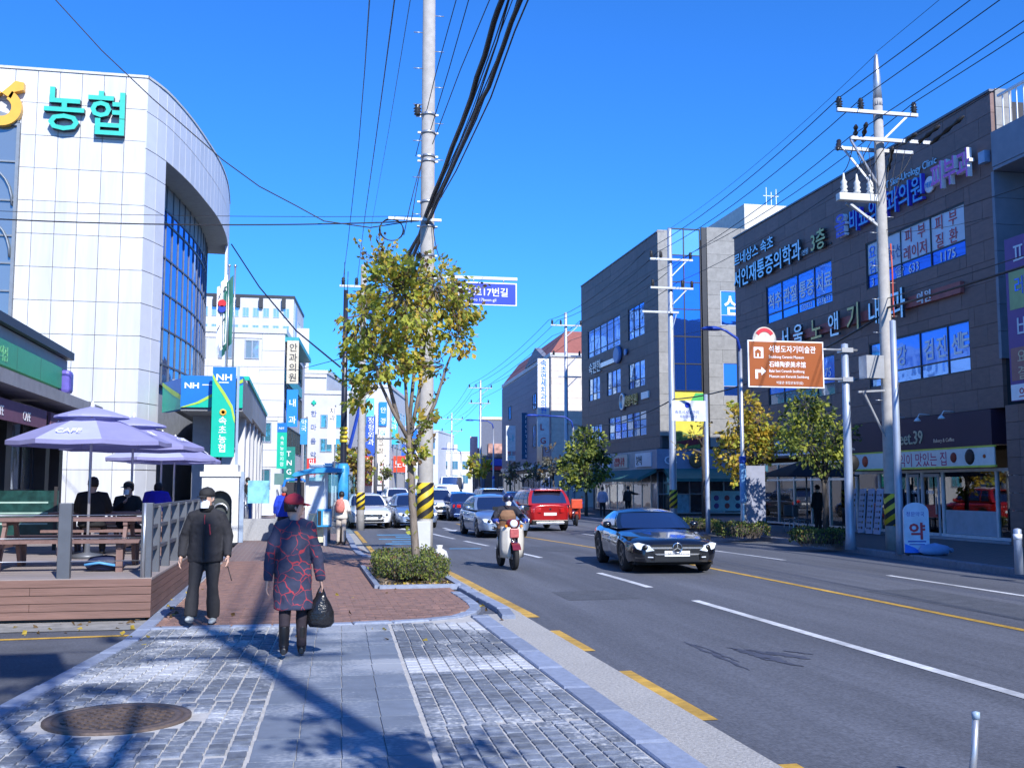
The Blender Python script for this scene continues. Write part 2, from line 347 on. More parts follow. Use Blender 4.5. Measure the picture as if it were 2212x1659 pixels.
# gutter of exposed-aggregate concrete and granite kerb, left side
BUL = [(2.72, 14.0), (2.80, 15.0), (2.74, 17.0), (2.70, 20.0), (2.66, 23.0), (2.50, 24.6), (2.05, 25.7), (1.55, 26.6), (1.45, 30), (1.55, 36), (1.62, 44), (1.7, 52), (2.6, 62), (4.7, 77), (7.7, 95), (11.5, 117), (24.3, 190)]
strip('gutter', [(2.47, -12), (2.47, 14.6)], [(2.95, -12), (3.0, 14.6)], ZR + .012, M_CONC)
gl = smooth_line([(2.86, 14.6), (2.80, 17.0), (2.76, 20.0), (2.72, 23.0), (2.4, 25.0), (1.75, 26.3), (1.62, 30), (1.72, 36), (1.8, 44), (1.9, 52)])
strip('gutter', offs(gl, -.12), offs(gl, .16), ZR + .012, M_CONC)
def kerb_run(kerb, line, wd, top, m, length=1.0, smax=60, z0=-.14, gap=.012):
    """single kerb stones laid end to end along a line"""
    tot = sum(math.hypot(b[0] - a[0], b[1] - a[1]) for a, b in zip(line, line[1:])); s = 0; k = 0
    while s < min(tot, smax) - .05:
        e = min(s + length, tot); a, b = at_len(line, s), at_len(line, e); dx, dy = b[0] - a[0], b[1] - a[1]
        piece('kerb_stone', kerb, m, ((a[0] + b[0]) / 2, (a[1] + b[1]) / 2, (top + z0) / 2 + rnd.uniform(-.004, .004)), (wd, math.hypot(dx, dy) - gap, top - z0), (0, 0, -math.atan2(dx, dy)), .04)
        s = e; k += 1
kb = setp(link('kerb', None), kind='structure')
kerb_run(kb, [(2.355, -6), (2.355, 14.2)], .24, .012, M_GRAN)
kerb_run(kb, smooth_line(BUL[:13]), .18, .03, M_GRAN, .8, 45)
# brick corner rim: pale granite line in front of the brick and round the corner
kerb_run(kb, smooth_line([(-1.85, 13.75), (-.6, 13.72), (.6, 13.72), (1.4, 13.85), (2.05, 14.2), (2.4, 14.9), (2.50, 15.8), (2.48, 17.4)]), .16, .014, M_GRAN, .5, 20)
# left rim between the crossing and the side street, along the deck foot
kerb_run(kb, [(-2.75, 4.6), (-2.25, 8.9), (-1.88, 12.6), (-1.86, 14.6), (-1.9, 19.5), (-1.95, 30)], .17, .012, M_GRAN, .9, 40)
strip('side_street', [(-60, 3), (-60, 14.4)], [(-2.4, 3), (-1.9, 14.4)], -.03, M_ASPH2)
strip('road_marking', [(-14, 13.62), (-3.4, 13.30)], [(-14, 13.50), (-3.4, 13.18)], -.025, M_YEL)
strip('road_marking', [(-3.4, 13.30), (-1.98, 13.40)], [(-3.4, 13.18), (-1.98, 13.28)], -.025, M_YEL)
strip('gutter', [(-14, 14.75), (-1.95, 14.75)], [(-14, 13.95), (-1.95, 13.85)], -.022, mat('worn concrete', (.30, .30, .29), .9, var=.25, scale=5, bump=.4, bscale=60, stain=.3))
strip('pavement_bed', [(-2.7, 4.6), (-2.25, 8.9), (-1.88, 12.6), (-1.9, 60)], [(2.3, 4.6), (2.3, 8.9), (2.3, 12.6), (2.3, 14.2)], -.012, M_SLAB)
# ---- crossing: granite setts both sides of a band of grey tiles
M_SETT = mat('granite sett', (.165, .19, .235), .85, var=.34, scale=9, bump=.5, bscale=70, piece=.30)
def wear_paint(m, amt=.55, bands=((10.05, 10.85), (12.95, 13.6))):
    """worn remains of a painted crossing: white flecks, denser where the old bars were"""
    nt = m.node_tree; N = nt.nodes; L = nt.links; b = N['Principled BSDF']; src = b.inputs['Base Color'].links[0].from_socket
    ge = N.new('ShaderNodeNewGeometry'); sp = N.new('ShaderNodeSeparateXYZ'); L.new(ge.outputs['Position'], sp.inputs[0])
    n1 = N.new('ShaderNodeTexNoise'); n1.inputs['Scale'].default_value = 1.1; n1.inputs['Detail'].default_value = 3; L.new(ge.outputs['Position'], n1.inputs['Vector'])
    n2 = N.new('ShaderNodeTexNoise'); n2.inputs['Scale'].default_value = 26; n2.inputs['Detail'].default_value = 5; L.new(ge.outputs['Position'], n2.inputs['Vector'])
    acc = None
    for y0, y1 in bands:
        mr = N.new('ShaderNodeMapRange'); mr.interpolation_type = 'SMOOTHSTEP'; mr.inputs[1].default_value = y0 - .12; mr.inputs[2].default_value = y0 + .05; L.new(sp.outputs['Y'], mr.inputs[0])
        m2 = N.new('ShaderNodeMapRange'); m2.interpolation_type = 'SMOOTHSTEP'; m2.inputs[1].default_value = y1 - .05; m2.inputs[2].default_value = y1 + .12; m2.inputs[3].default_value = 1; m2.inputs[4].default_value = 0; L.new(sp.outputs['Y'], m2.inputs[0])
        mu = N.new('ShaderNodeMath'); mu.operation = 'MULTIPLY'; L.new(mr.outputs[0], mu.inputs[0]); L.new(m2.outputs[0], mu.inputs[1])
        if acc is None: acc = mu.outputs[0]
        else:
            ad = N.new('ShaderNodeMath'); ad.operation = 'MAXIMUM'; L.new(acc, ad.inputs[0]); L.new(mu.outputs[0], ad.inputs[1]); acc = ad.outputs[0]
    s1 = N.new('ShaderNodeMath'); s1.operation = 'MULTIPLY_ADD'; s1.inputs[1].default_value = .17; L.new(acc, s1.inputs[0]); L.new(n1.outputs[0], s1.inputs[2])
    s2 = N.new('ShaderNodeMath'); s2.operation = 'MULTIPLY_ADD'; s2.inputs[1].default_value = .55; L.new(n2.outputs[0], s2.inputs[0]); L.new(s1.outputs[0], s2.inputs[2])
    mr = N.new('ShaderNodeMapRange'); mr.inputs[1].default_value = .80; mr.inputs[2].default_value = 1.0; mr.inputs[4].default_value = amt; L.new(s2.outputs[0], mr.inputs[0])
    mx = N.new('ShaderNodeMix'); mx.data_type = 'RGBA'; mx.inputs[7].default_value = (.62, .64, .66, 1); L.new(mr.outputs[0], mx.inputs[0]); L.new(src, mx.inputs[6]); L.new(mx.outputs[2], b.inputs['Base Color'])
wear_paint(M_SETT, .75)
M_TILE = mat('grey paving tile', (.16, .19, .24), .75, var=.12, scale=5, bump=.2, bscale=80, piece=.10); wear_paint(M_TILE, .38)
cr = setp(link('crossing', None), kind='structure')
def xl(y): return -2.62 + (y - 5.5) * .105 if y < 12.6 else -1.79      # left rim of the crossing
def tl(y): return -.33 + (y - 6.5) * .035                              # left rim of the tile band
def tr(y): return .86 + (y - 6.5) * .035
MH = (-1.33, 8.52, .53)                                               # manhole
def field(a, b, wx, wy, y0, y1, name, m, th=.03):
    cells = []; y = y0; r = 0
    while y < y1 - wy * .5:
        yq = y if name == 'sett' else y0 + 4; x0, x1 = a(yq) + .012, b(yq) - .012; n = max(1, round((x1 - x0) / wx)); s = (x1 - x0) / n
        for i in range(n):
            cx = x0 + s * (i + .5) + (0 if name == 'sett' else (y - y0 - 4) * .035); cy = y + wy / 2 + (.5 * wy if i % 2 and name == 'sett' else 0)
            if math.hypot(cx - MH[0], cy - MH[1]) < MH[2] + .07: continue
            cells.append((cx, cy, s - (.020 if name == 'sett' else .008), wy - (.024 if name == 'sett' else .016)))
        y += wy; r += 1
    cells.sort(key=lambda c: c[1])
    near = [c for c in cells if c[1] > 6.0]; far = near[300:] + [c for c in cells if c[1] <= 6.0]
    for (cx, cy, sx, sy) in near[:300]:
        piece(name, cr, m, (cx, cy, -th / 2 + rnd.uniform(-.002, .002)), (sx, sy, th), (rnd.uniform(-.01, .01) if name == 'sett' else 0, rnd.uniform(-.01, .01) if name == 'sett' else 0, rnd.uniform(-.02, .02) if name == 'sett' else -.02), .04 if name == 'sett' else .012)
    if far:
        b = MB()
        for (cx, cy, sx, sy) in far: b.cbox((cx, cy, -th / 2 + rnd.uniform(-.003, .004)), (sx, sy, th))
        setp(b.build(name, m, cr, recalc=False), kind='stuff')
field(xl, tl, .137, .152, 5.2, 13.62, 'sett', M_SETT); field(tr, lambda y: 2.23, .137, .152, 5.2, 13.62, 'sett', M_SETT); field(tl, tr, .31, .6, 5.2, 13.6, 'paving_tile', M_TILE)
# ---- brick pavement on the left
M_BRICK = mat('paving brick', (.24, .135, .105), .85, var=.2, scale=6, bump=.4, bscale=60, piece=.22, c2=(.20, .13, .115))
sw = setp(link('sidewalk', None), kind='structure')
def brick_right(y):
    if y < 14.0: return 1.3 + (y - 13.85) * 4
    if y < 15.2: return 1.9 + (y - 14.0) * .42
    return 2.40 if y < 24.4 else (1.75 if y < 26 else 1.38)
cells = []; y = 13.84; row = 0
while y < 25.5:
    x = -1.78 + (.11 if row % 2 else 0); xr = brick_right(y)
    while x < xr - .1:
        in_planter = 1.28 < x + .11 < 2.62 and 18.2 < y < 23.4
        if not in_planter: cells.append((x + .11, y + .055))
        x += .22
    y += .11; row += 1
for cx, cy in cells[:300]:
    piece('brick', sw, M_BRICK, (cx, cy, -.012 + rnd.uniform(-.002, .003)), (.211, .101, .03), (rnd.uniform(-.01, .01), rnd.uniform(-.01, .01), 0), .05)
b = MB()
for cx, cy in cells[300:]: b.cbox((cx, cy, -.012 + rnd.uniform(-.002, .003)), (.211, .101, .03))
setp(b.build('brick', [M_BRICK], sw, recalc=False), kind='stuff')
def brick_tex(name, c1, c2, mortar, sc=1.0, rough=.9, bw=.5, rh=.25, bumps=.3, vertical=False):
    if name in MATS: return MATS[name]
    m = mat(name, c1, rough, var=.1, scale=5); N = m.node_tree.nodes; L = m.node_tree.links; b = N['Principled BSDF']
    ge = N.new('ShaderNodeNewGeometry'); vec = ge.outputs['Position']
    if vertical:
        sp = N.new('ShaderNodeSeparateXYZ'); L.new(vec, sp.inputs[0]); ad = N.new('ShaderNodeMath'); L.new(sp.outputs[0], ad.inputs[0]); L.new(sp.outputs[1], ad.inputs[1])
        cb = N.new('ShaderNodeCombineXYZ'); L.new(ad.outputs[0], cb.inputs[0]); L.new(sp.outputs[2], cb.inputs[1]); vec = cb.outputs[0]
    br = N.new('ShaderNodeTexBrick'); br.inputs['Scale'].default_value = sc; br.inputs['Color1'].default_value = (*c1, 1); br.inputs['Color2'].default_value = (*c2, 1); br.inputs['Mortar'].default_value = (*mortar, 1)
    br.inputs['Brick Width'].default_value = bw; br.inputs['Row Height'].default_value = rh; br.inputs['Mortar Size'].default_value = .012; L.new(vec, br.inputs['Vector'])
    src = b.inputs['Base Color'].links[0].from_socket; mx = N.new('ShaderNodeMix'); mx.data_type = 'RGBA'; mx.blend_type = 'MULTIPLY'; mx.inputs[0].default_value = 1
    no = [n for n in N if n.type == 'TEX_NOISE'][0]; mr = N.new('ShaderNodeMapRange'); mr.inputs[3].default_value = .75; mr.inputs[4].default_value = 1.25; L.new(no.outputs[0], mr.inputs[0])
    L.new(br.outputs[0], mx.inputs[6]); L.new(mr.outputs[0], mx.inputs[7]); L.new(mx.outputs[2], b.inputs['Base Color'])
    bp = N.new('ShaderNodeBump'); bp.inputs['Strength'].default_value = bumps; bp.inputs['Distance'].default_value = .01; L.new(br.outputs[1], bp.inputs['Height']); bp.invert = True; L.new(bp.outputs[0], b.inputs['Normal'])
    return m
M_SWFAR = brick_tex('brick pavement far', (.225, .135, .122), (.18, .125, .125), (.24, .22, .2), 1, bw=.22, rh=.11)
strip('sidewalk_far', [(-1.9, 25.4), (-1.95, 34), (-2.6, 60), (-1, 75), (1.2, 95), (4, 117), (14, 190)], [(1.9, 25.6), (1.4, 34), (1.62, 60), (4.1, 75), (6.9, 95), (11.0, 117), (24, 190)], -.006, M_SWFAR)
# ---- right pavement and kerb
RK = [(13.25, -8), (13.4, 8), (13.85, 18.6), (14.6, 27), (14.95, 37.5), (14.9, 50), (15.3, 62), (16.9, 77), (19.6, 95), (23.4, 117), (36.2, 190)]
RKS = smooth_line(RK)
kr = setp(link('kerb', None), kind='structure'); kerb_run(kr, offs(smooth_line(RK[1:8]), .1), .2, .11, M_GRAN_D, 1.0, 62)
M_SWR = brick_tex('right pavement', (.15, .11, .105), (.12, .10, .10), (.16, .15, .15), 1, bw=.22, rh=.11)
strip('right_sidewalk', offs(RKS, .18), offs(RKS, 14), .09, M_SWR)
# ================================================================== BUILDING KIT
class Fac:
    """a facade plane: u along the reading direction, v up from the ground, d outwards"""
    def __init__(s, o, ax): s.o = Vector(o); s.ax = Vector(ax).normalized(); s.n = s.ax.cross(UP)
    def pt(s, u, v, d=0): return s.o + s.ax * u + UP * v + s.n * d
    def uv(s, px, py):
        r = ray(px, py); c = Vector((0, 0, CAM_H)); t = (s.o - c).dot(s.n) / r.dot(s.n); p = c + r * t - s.o
        return p.dot(s.ax), p.z
    def u(s, px, py=900): return s.uv(px, py)[0]
    def box(s, b, u0, u1, v0, v1, d0, d1, mi=0):
        q = [s.pt(u, v, d) for d in (d0, d1) for u, v in ((u0, v0), (u1, v0), (u1, v1), (u0, v1))]
        return b.add(q, [(3, 2, 1, 0), (4, 5, 6, 7), (0, 1, 5, 4), (1, 2, 6, 5), (2, 3, 7, 6), (3, 0, 4, 7)], mi)
    def part(s, name, m, parent, u0, u1, v0, v1, d0, d1, bevel=0):
        return s.box(MB(), u0, u1, v0, v1, d0, d1).build(name, m, parent, bevel=bevel)
    def text(s, t, size, u, v, d, m, parent, depth=.05, **k): return text(t, size, s.pt(u, v, d + depth / 2), s.ax, UP, m, parent, depth, **k)
    def panels(s, parent, m, u0, u1, v0, v1, du, dv, holes=(), d0=-.1, d1=0., gap=.012, name='wall_panel', stagger=False, limit=300, grow=0):
        nv = max(1, round((v1 - v0) / dv)); rects = []
        for j in range(nv):
            a, b_ = v0 + (v1 - v0) * j / nv, v0 + (v1 - v0) * (j + 1) / nv; nu = max(1, round((u1 - u0) / du)); k = 0
            es = [u0 + (u1 - u0) * i / nu for i in range(nu + 1)]
            if stagger and j % 2: es = [u0] + [(p + q) / 2 for p, q in zip(es, es[1:])] + [u1]
            for p, q in zip(es, es[1:]): rects.append((p, q, a, b_))
        for h in holes:
            out = []
            for (p, q, a, b_) in rects:
                if q <= h[0] or p >= h[1] or b_ <= h[2] or a >= h[3]: out.append((p, q, a, b_)); continue
                if p < h[0]: out.append((p, h[0], a, b_))
                if q > h[1]: out.append((h[1], q, a, b_))
                p2, q2 = max(p, h[0]), min(q, h[1])
                if a < h[2]: out.append((p2, q2, a, h[2]))
                if b_ > h[3]: out.append((p2, q2, h[3], b_))
            rects = out
        rz = math.atan2(s.ax.y, s.ax.x); rects.sort(key=lambda r: -(r[1] - r[0]) * (r[3] - r[2]))
        for (p, q, a, b_) in rects[:limit]:
            if q - p < .03 or b_ - a < .03: continue
            piece(name, parent, m, s.pt((p + q) / 2, (a + b_) / 2, (d0 + d1) / 2 + rnd.uniform(-.002, .003)), (q - p - gap, d1 - d0, b_ - a - gap), (0, 0, rz))
        if rects[limit:]:
            b = MB()
            for (p, q, a, b_) in rects[limit:]: s.box(b, p + gap / 2, q - gap / 2, a + gap / 2, b_ - gap / 2, d0, d1)
            setp(b.build(name, m, parent), kind='stuff')
    def window(s, parent, u0, u1, v0, v1, us=(), vs=(), fm=None, gm=None, d=-.09, fw=.05, mull=.045, sill=False, fd=.07, name='window'):
        """a frame with mullions (one part) and one pane per opening; us / vs = mullion places as fractions, gm = pane material or f(i, j)"""
        b = MB(); s.box(b, u0, u0 + fw, v0, v1, d, d + fd); s.box(b, u1 - fw, u1, v0, v1, d, d + fd); s.box(b, u0 + fw, u1 - fw, v0, v0 + fw, d, d + fd); s.box(b, u0 + fw, u1 - fw, v1 - fw, v1, d, d + fd)
        U = [u0] + [u0 + (u1 - u0) * f for f in us] + [u1]; V = [v0] + [v0 + (v1 - v0) * f for f in vs] + [v1]
        for x in U[1:-1]: s.box(b, x - mull / 2, x + mull / 2, v0 + fw, v1 - fw, d, d + fd * .9)
        for y in V[1:-1]: s.box(b, u0 + fw, u1 - fw, y - mull / 2, y + mull / 2, d, d + fd * .8)
        wobj = b.build(name, fm or M_FRAME, parent)
        rz = math.atan2(s.ax.y, s.ax.x)
        for i in range(len(U) - 1):
            for j in range(len(V) - 1):
                m = gm(i, j) if callable(gm) else (gm or M_GLASS)
                piece('pane', wobj, m, s.pt((U[i] + U[i + 1]) / 2, (V[j] + V[j + 1]) / 2, d + fd * .35), (U[i + 1] - U[i] - .01, .012, V[j + 1] - V[j] - .01), (rnd.uniform(-.004, .004), 0, rz + rnd.uniform(-.004, .004)))
        if sill: s.part('sill', fm or M_FRAME, wobj, u0 - .06, u1 + .06, v0 - .07, v0 - .002, d, .07)
        return wobj
def fr(n): return [i / n for i in range(1, n)]
M_FRAME = mat('dark window frame', (.035, .037, .042), .45, metal=.3, var=.1)
M_ALU = mat('aluminium frame', (.55, .57, .6), .35, metal=.8, var=.08)
M_GLASS = glass('blue window glass', (.01, .07, .36), (.17, .42, 1.0), .60)
M_GLASS2 = glass('street window glass', (.03, .045, .06), (.75, .85, 1), .22)
M_GLASSD = glass('dark shop glass', (.018, .022, .03), (.9, .95, 1), .10)
M_FILM = glass('blue window film', (.03, .24, 1.0), (.20, .45, 1.0), .20)
M_FILMW = mat('white window film', (.62, .70, .80), .4, var=.08, scale=.8, spec=.25)
M_FILMD = glass('deep blue window film', (.02, .06, .50), (.15, .3, .9), .3)
M_WHITE = mat('white letter', (.85, .86, .88), .4, var=.05); M_CHROME = mat('silver letter', (.62, .64, .66), .3, metal=.7, var=.1)
M_GOLD = mat('gold letter', (.55, .40, .14), .35, metal=.6, var=.15); M_DARKL = mat('dark letter', (.03, .035, .05), .5); M_RED = mat('red letter', (.55, .03, .05), .45, var=.08)
M_STONE_A = mat('dark basalt panel', (.195, .122, .108), .6, var=.12, scale=3, bump=.12, bscale=50, piece=.10, stretch=(1, 1, 3))
M_CORE = mat('wall core', (.06, .06, .065), .9)
M_STONE_B = mat('charcoal panel', (.155, .108, .102), .6, var=.12, scale=3, bump=.1, bscale=50, piece=.08)
M_GREYW = mat('grey granite panel', (.27, .265, .25), .7, var=.15, scale=5, bump=.15, bscale=60, piece=.09)
M_RAILW = mat('white rail paint', (.72, .74, .76), .4, var=.06)
# ================================================================== RIGHT SIDE: clinic building
A = thing('clinic_building', 'dark stone clinic building with blue filmed windows and rows of raised letters', 'building', (19.7, 36, 0), world=True)
YA0, YA1 = 45.8, 26.85; fA = Fac((19.7, YA0, 0), NY); LA = YA0 - YA1; ZA = 13.35
b = MB(); b.box(19.82, 33, YA1 + .02, YA0 - .02, 4.0, ZA - .25); b.box(23.7, 33, YA1 + .02, YA0 - .02, 0, 4.0); b.box(20.3, 23.7, YA0 - .3, YA0 - .02, 0, 4.0); b.box(20.3, 23.7, YA1 + .02, YA1 + .15, 0, 4.0); b.box(20.3, 23.7, 36.25, 36.4, 0, 4.0); b.box(20.3, 23.7, YA1 + .15, YA0 - .3, 3.3, 4.0); b.build('wall', M_CORE, A)
uW = [(YA0 - 42.45, YA0 - 36.6), (YA0 - 34.1, YA0 - 28.3)]
holes = [(a, c, z0, z1) for a, c in uW for z0, z1 in ((8.75, 10.42), (5.2, 6.78))]
fA.panels(A, M_STONE_A, 0, LA, 4.0, ZA, 1.18, .622, holes, -.13, 0, stagger=True, limit=295)
fA.part('parapet_cap', mat('parapet metal', (.16, .16, .18), .5, metal=.5), A, -.04, LA + .03, ZA + .002, ZA + .07, -.4, .05)
# the two ends of the building
fAe = Fac((19.83, YA1, 0), PX); fAe.panels(A, M_GREYW, 0, .55, 11.2, ZA + .1, .55, .62, (), -.1, .05)
fAw = Fac((33, YA0, 0), NX); fAw.panels(A, M_STONE_B, 9.0, 13.15, .1, ZA, 2.0, 1.1, (), -.1, .03)
def gA(i, j): return M_FILM if j else M_GLASS
ws = [fA.window(A, *uW[0], 8.75, 10.42, fr(4), [.24], gm=lambda i, j: M_FILM if (i < 4 and j) else M_GLASS), fA.window(A, *uW[1], 8.75, 10.42, [.13, .38, .68], [.30], gm=lambda i, j: M_FILMW if j else M_FILMD),
      fA.window(A, *uW[1], 5.2, 6.78, [.27, .54, .80], [.29], gm=lambda i, j: M_FILM if (j and i) else M_GLASS), fA.window(A, *uW[0], 5.2, 6.78, fr(4), [.3], gm=lambda i, j: M_FILM if j else M_GLASS2)]
D = -.045
for k, t in enumerate(('척추', '관절', '통증', '치료')): fA.text(t, .62, uW[0][0] + .12 + k * 1.46, 9.42, D, M_WHITE, ws[0], .008, sx=.95, bold=.02)
for t, k in (('1층', 2), ('2층', 3)): fA.text('033)63' + str(k), .26, uW[0][0] + .2 + k * 1.46, 8.87, D, M_WHITE, ws[0], .008)
U0, U1 = uW[1]; LU = U1 - U0
fA.text('요', .46, U0 + .12, 9.85, D, M_FILMD, ws[1], .008); fA.text('검', .46, U0 + .12, 9.30, D, M_FILMD, ws[1], .008)
fA.text('전립선', .44, U0 + LU * .15, 9.55, D, mat('blue-grey letter', (.16, .22, .45), .5), ws[1], .008)
fA.text('피 부', .44, U0 + LU * .42, 9.90, D, M_RED, ws[1], .008, spacing=1.25); fA.text('레이저', .44, U0 + LU * .40, 9.33, D, M_RED, ws[1], .008)
fA.text('피 부', .44, U0 + LU * .72, 9.90, D, M_RED, ws[1], .008, spacing=1.2); fA.text('질 환', .44, U0 + LU * .72, 9.33, D, M_RED, ws[1], .008, spacing=1.2)
fA.text('3', .36, U0 + .25, 8.83, D, M_WHITE, ws[1], .008); fA.text('☎', .36, U0 + LU * .31, 8.83, D, M_WHITE, ws[1], .008); fA.text('633', .36, U0 + LU * .45, 8.83, D, M_WHITE, ws[1], .008); fA.text('1175', .38, U0 + LU * .75, 8.83, D, M_WHITE, ws[1], .008)
for t, k in (('건', .14), ('강', .30), ('검', .575), ('진', .69), ('센', .83), ('터', .915)): fA.text(t, .62, U0 + LU * k, 5.86, D, M_WHITE, ws[2], .008, sx=.85, bold=.02)
for k, t in enumerate(('물리', '치료', '검진', '4275')): fA.text(t, .42, uW[0][0] + .15 + k * 1.46, 5.95, D, M_WHITE, ws[3], .008)
# raised letters on the wall
M_LB = mat('sky blue letter face', (.10, .38, .80), .35, var=.06); M_LP = mat('magenta letter face', (.62, .12, .52), .35, var=.06); M_LI = mat('indigo letter face', (.08, .06, .60), .35)
M_SIDE = mat('letter side', (.05, .05, .06), .5)
def uy(y): return YA0 - y
sg = fA.part('sign_rail', M_FRAME, A, .3, 9.3, 10.98, 11.04, .002, .04)
fA.text('르네상스 속초', .52, uy(45.6), 12.0, .05, M_CHROME, A, .06, sx=1.22, bold=.012, spacing=.95, side=M_SIDE)
fA.text('서인재통증의학과', .76, uy(45.55), 10.95, .05, M_CHROME, A, .12, sx=1.03, bold=.016, side=M_SIDE)
fA.text('이선생', .22, uy(39.0), 11.02, .05, M_CHROME, A, .05); fA.text('3층', .74, uy(37.95), 11.0, .05, M_GOLD, A, .12, bold=.015, side=M_SIDE)
fA.text('올', .78, uy(35.75), 11.05, .12, M_LI, A, .18, bold=.02, side=M_WHITE); fA.text('비뇨의학', .80, uy(34.9), 11.06, .05, M_LB, A, .14, bold=.012, sx=.78, side=M_LI)
fA.text('과의원', .80, uy(32.35), 11.08, .05, M_LB, A, .14, bold=.012, sx=.86, side=M_LI)
cb = MB(); M90 = Matrix.Rotation(R(90), 3, 'Y'); cb.lathe([(.27, 0), (.27, .06), (.24, .07)], 24, fA.pt(uy(29.95), 11.42, .02), M=Matrix.Rotation(R(-90), 3, 'Y')); em = cb.build('round_emblem', M_WHITE, A); fA.text('의원', .17, uy(30.13), 11.34, .1, M_LB, em, .02)
fA.text('피부과', .80, uy(29.55), 11.1, .14, M_LP, A, .16, bold=.02, sx=.78, side=M_WHITE)
fA.part('sign_end_box', mat('light blue box', (.25, .4, .6), .5), A, uy(27.25), uy(26.95), 11.25, 11.6, .01, .2)
fA.text('BEST Skin-Urology Clinic', .30, uy(33.1), 12.02, .02, M_CHROME, A, .03, spacing=.98)
M_REDBAR = mat('dusty red bar', (.36, .10, .09), .6, var=.15)
rb = fA.part('sign_bar', M_REDBAR, A, uy(41.9), uy(28.45), 7.62, 7.98, .01, .14)
for t, y, m, s in (('서', 40.6, M_CHROME, .95), ('울', 39.4, M_CHROME, .95), ('노', 37.9, M_GOLD, 1), ('앤', 36.5, M_CHROME, .95), ('기', 35.1, M_GOLD, 1.05), ('내', 33.6, M_CHROME, .95), ('과', 32.2, M_CHROME, 1.05)):
    fA.text(t, .88 * s, uy(y), 7.42, .2, m, rb, .10, bold=.01, side=M_SIDE)
fA.text('의원', .36, uy(30.75), 7.66, .15, M_WHITE, rb, .04, spacing=1.2)
ob = MB(); ob.lathe([(.36, 0), (.36, .08), (.26, .1), (.24, .04)], 24, fA.pt(uy(42.2), 7.85, .02), M=Matrix.Rotation(R(-90), 3, 'Y')); ob.build('round_emblem', mat('green emblem', (.12, .3, .25), .5), A)
# ground floor: cake shop and the shop beside it
fS = Fac((20.15, YA0, 0), NY)
M_PLUM = mat('plum fascia', (.055, .022, .045), .6, var=.1, scale=1); M_LGREY = mat('shop trim grey', (.42, .44, .48), .5, var=.08)
fx = fA.part('fascia', M_PLUM, A, uy(36.3), uy(27.3), 2.95, 3.98, -.45, .12)
fA.text('sweet.39', .52, uy(32.75), 3.12, .12, mat('cream letter', (.6, .52, .35), .5), fx, .03, sx=.9)
fA.text('Bakery & Coffee', .14, uy(30.2), 3.12, .12, M_CHROME, fx, .01); fA.text('Bakery & Coffee', .12, uy(36.0), 3.05, .12, M_CHROME, fx, .01)
b = MB()
for y in (31.8, 30.4, 29.1):
    p = fA.pt(uy(y), 4.02, .1); lamp = MB(); lamp.tube([p, p + Vector((-.35, 0, .02)), p + Vector((-.42, 0, -.1))], .018, 6); lamp.lathe([(.03, .1), (.11, 0), (.10, -.02)], 10, p + Vector((-.43, 0, -.2))); lamp.build('spot_lamp', M_RAILW, A)
bn = fA.part('banner', mat('banner cloth', (.80, .78, .72), .6, var=.06), A, uy(35.7), uy(27.15), 2.36, 2.88, .13, .17)
fA.part('banner_edge', mat('lime edge', (.70, .72, .10), .6), bn, uy(35.75), uy(27.1), 2.30, 2.359, .125, .18); fA.part('banner_edge', MATS['lime edge'], bn, uy(35.75), uy(27.1), 2.881, 2.93, .125, .18)
fA.text('케익이 맛있는 집', .40, uy(32.55), 2.42, .17, mat('magenta print', (.5, .02, .12), .5), bn, .006, sx=.95)
for y, c, r_ in ((35.1, '#7a3a1c', .17), (34.3, '#c8401c', .2), (28.3, '#2a1a16', .24), (29.1, '#8a2a1a', .16), (27.6, '#b05020', .06)):
    q = MB(); q.lathe([(r_, 0), (r_ * .9, .02), (r_ * .5, .025)], 14, fA.pt(uy(y), 2.62, .172), M=Matrix.Rotation(R(-90), 3, 'Y')); q.build('cake_picture', mat('cake ' + c, c, .6, var=.4, scale=18), bn)
M_SHOPIN = mat('shop interior', (.11, .10, .10), .9, var=.3, scale=1.5)
def shop_front(parent, y0, y1, ztop, divs, door=None, fm=M_LGREY, gm=M_GLASSD, low=None):
    a, c = uy(y0), uy(y1); w_ = fS.window(parent, a, c, .16, ztop, [(uy(d) - a) / (c - a) for d in divs], [], fm, gm, d=-.02, fw=.09, mull=.09, fd=.1, name='shopfront'); return w_
sf = shop_front(A, 36.0, 27.0, 2.28, (34.4, 32.6, 31.75, 30.6, 27.9), fm=mat('pale shop frame', (.66, .68, .70), .4), gm=clear_glass('shop clear glass', (.62, .70, .75), .5))
fS.part('apron_panel', mat('frosted band', (.34, .42, .50), .5, var=.1), sf, uy(30.5), uy(27.95), .26, 1.0, .01, .035)
for y0, y1 in ((32.5, 31.85), (31.65, 30.7)):
    fS.part('door_frame', M_LGREY, sf, uy(y0), uy(y0) + .07, .17, 2.15, .08, .12); fS.part('door_frame', M_LGREY, sf, uy(y1) - .07, uy(y1), .17, 2.15, .08, .12)
    fS.part('door_frame', M_LGREY, sf, uy(y0) + .07, uy(y1) - .07, 2.05, 2.15, .08, .12); fS.part('door_handle', M_ALU, sf, uy(y1) - .16, uy(y1) - .12, .85, 1.4, .121, .16)
    fS.text('OPEN', .14, uy(y0) + .2, 1.5, .09, M_FILMW, sf, .005); fS.part('notice', mat('red notice', (.5, .06, .05), .6, var=.3, scale=20), sf, uy(y0) + .15, uy(y1) - .15, .75, 1.15, .09, .1)
fS.part('step', mat('shop step', (.35, .36, .4), .8, var=.1, bump=.2), A, uy(36.2), uy(27.0), .085, .155, .0, .35)
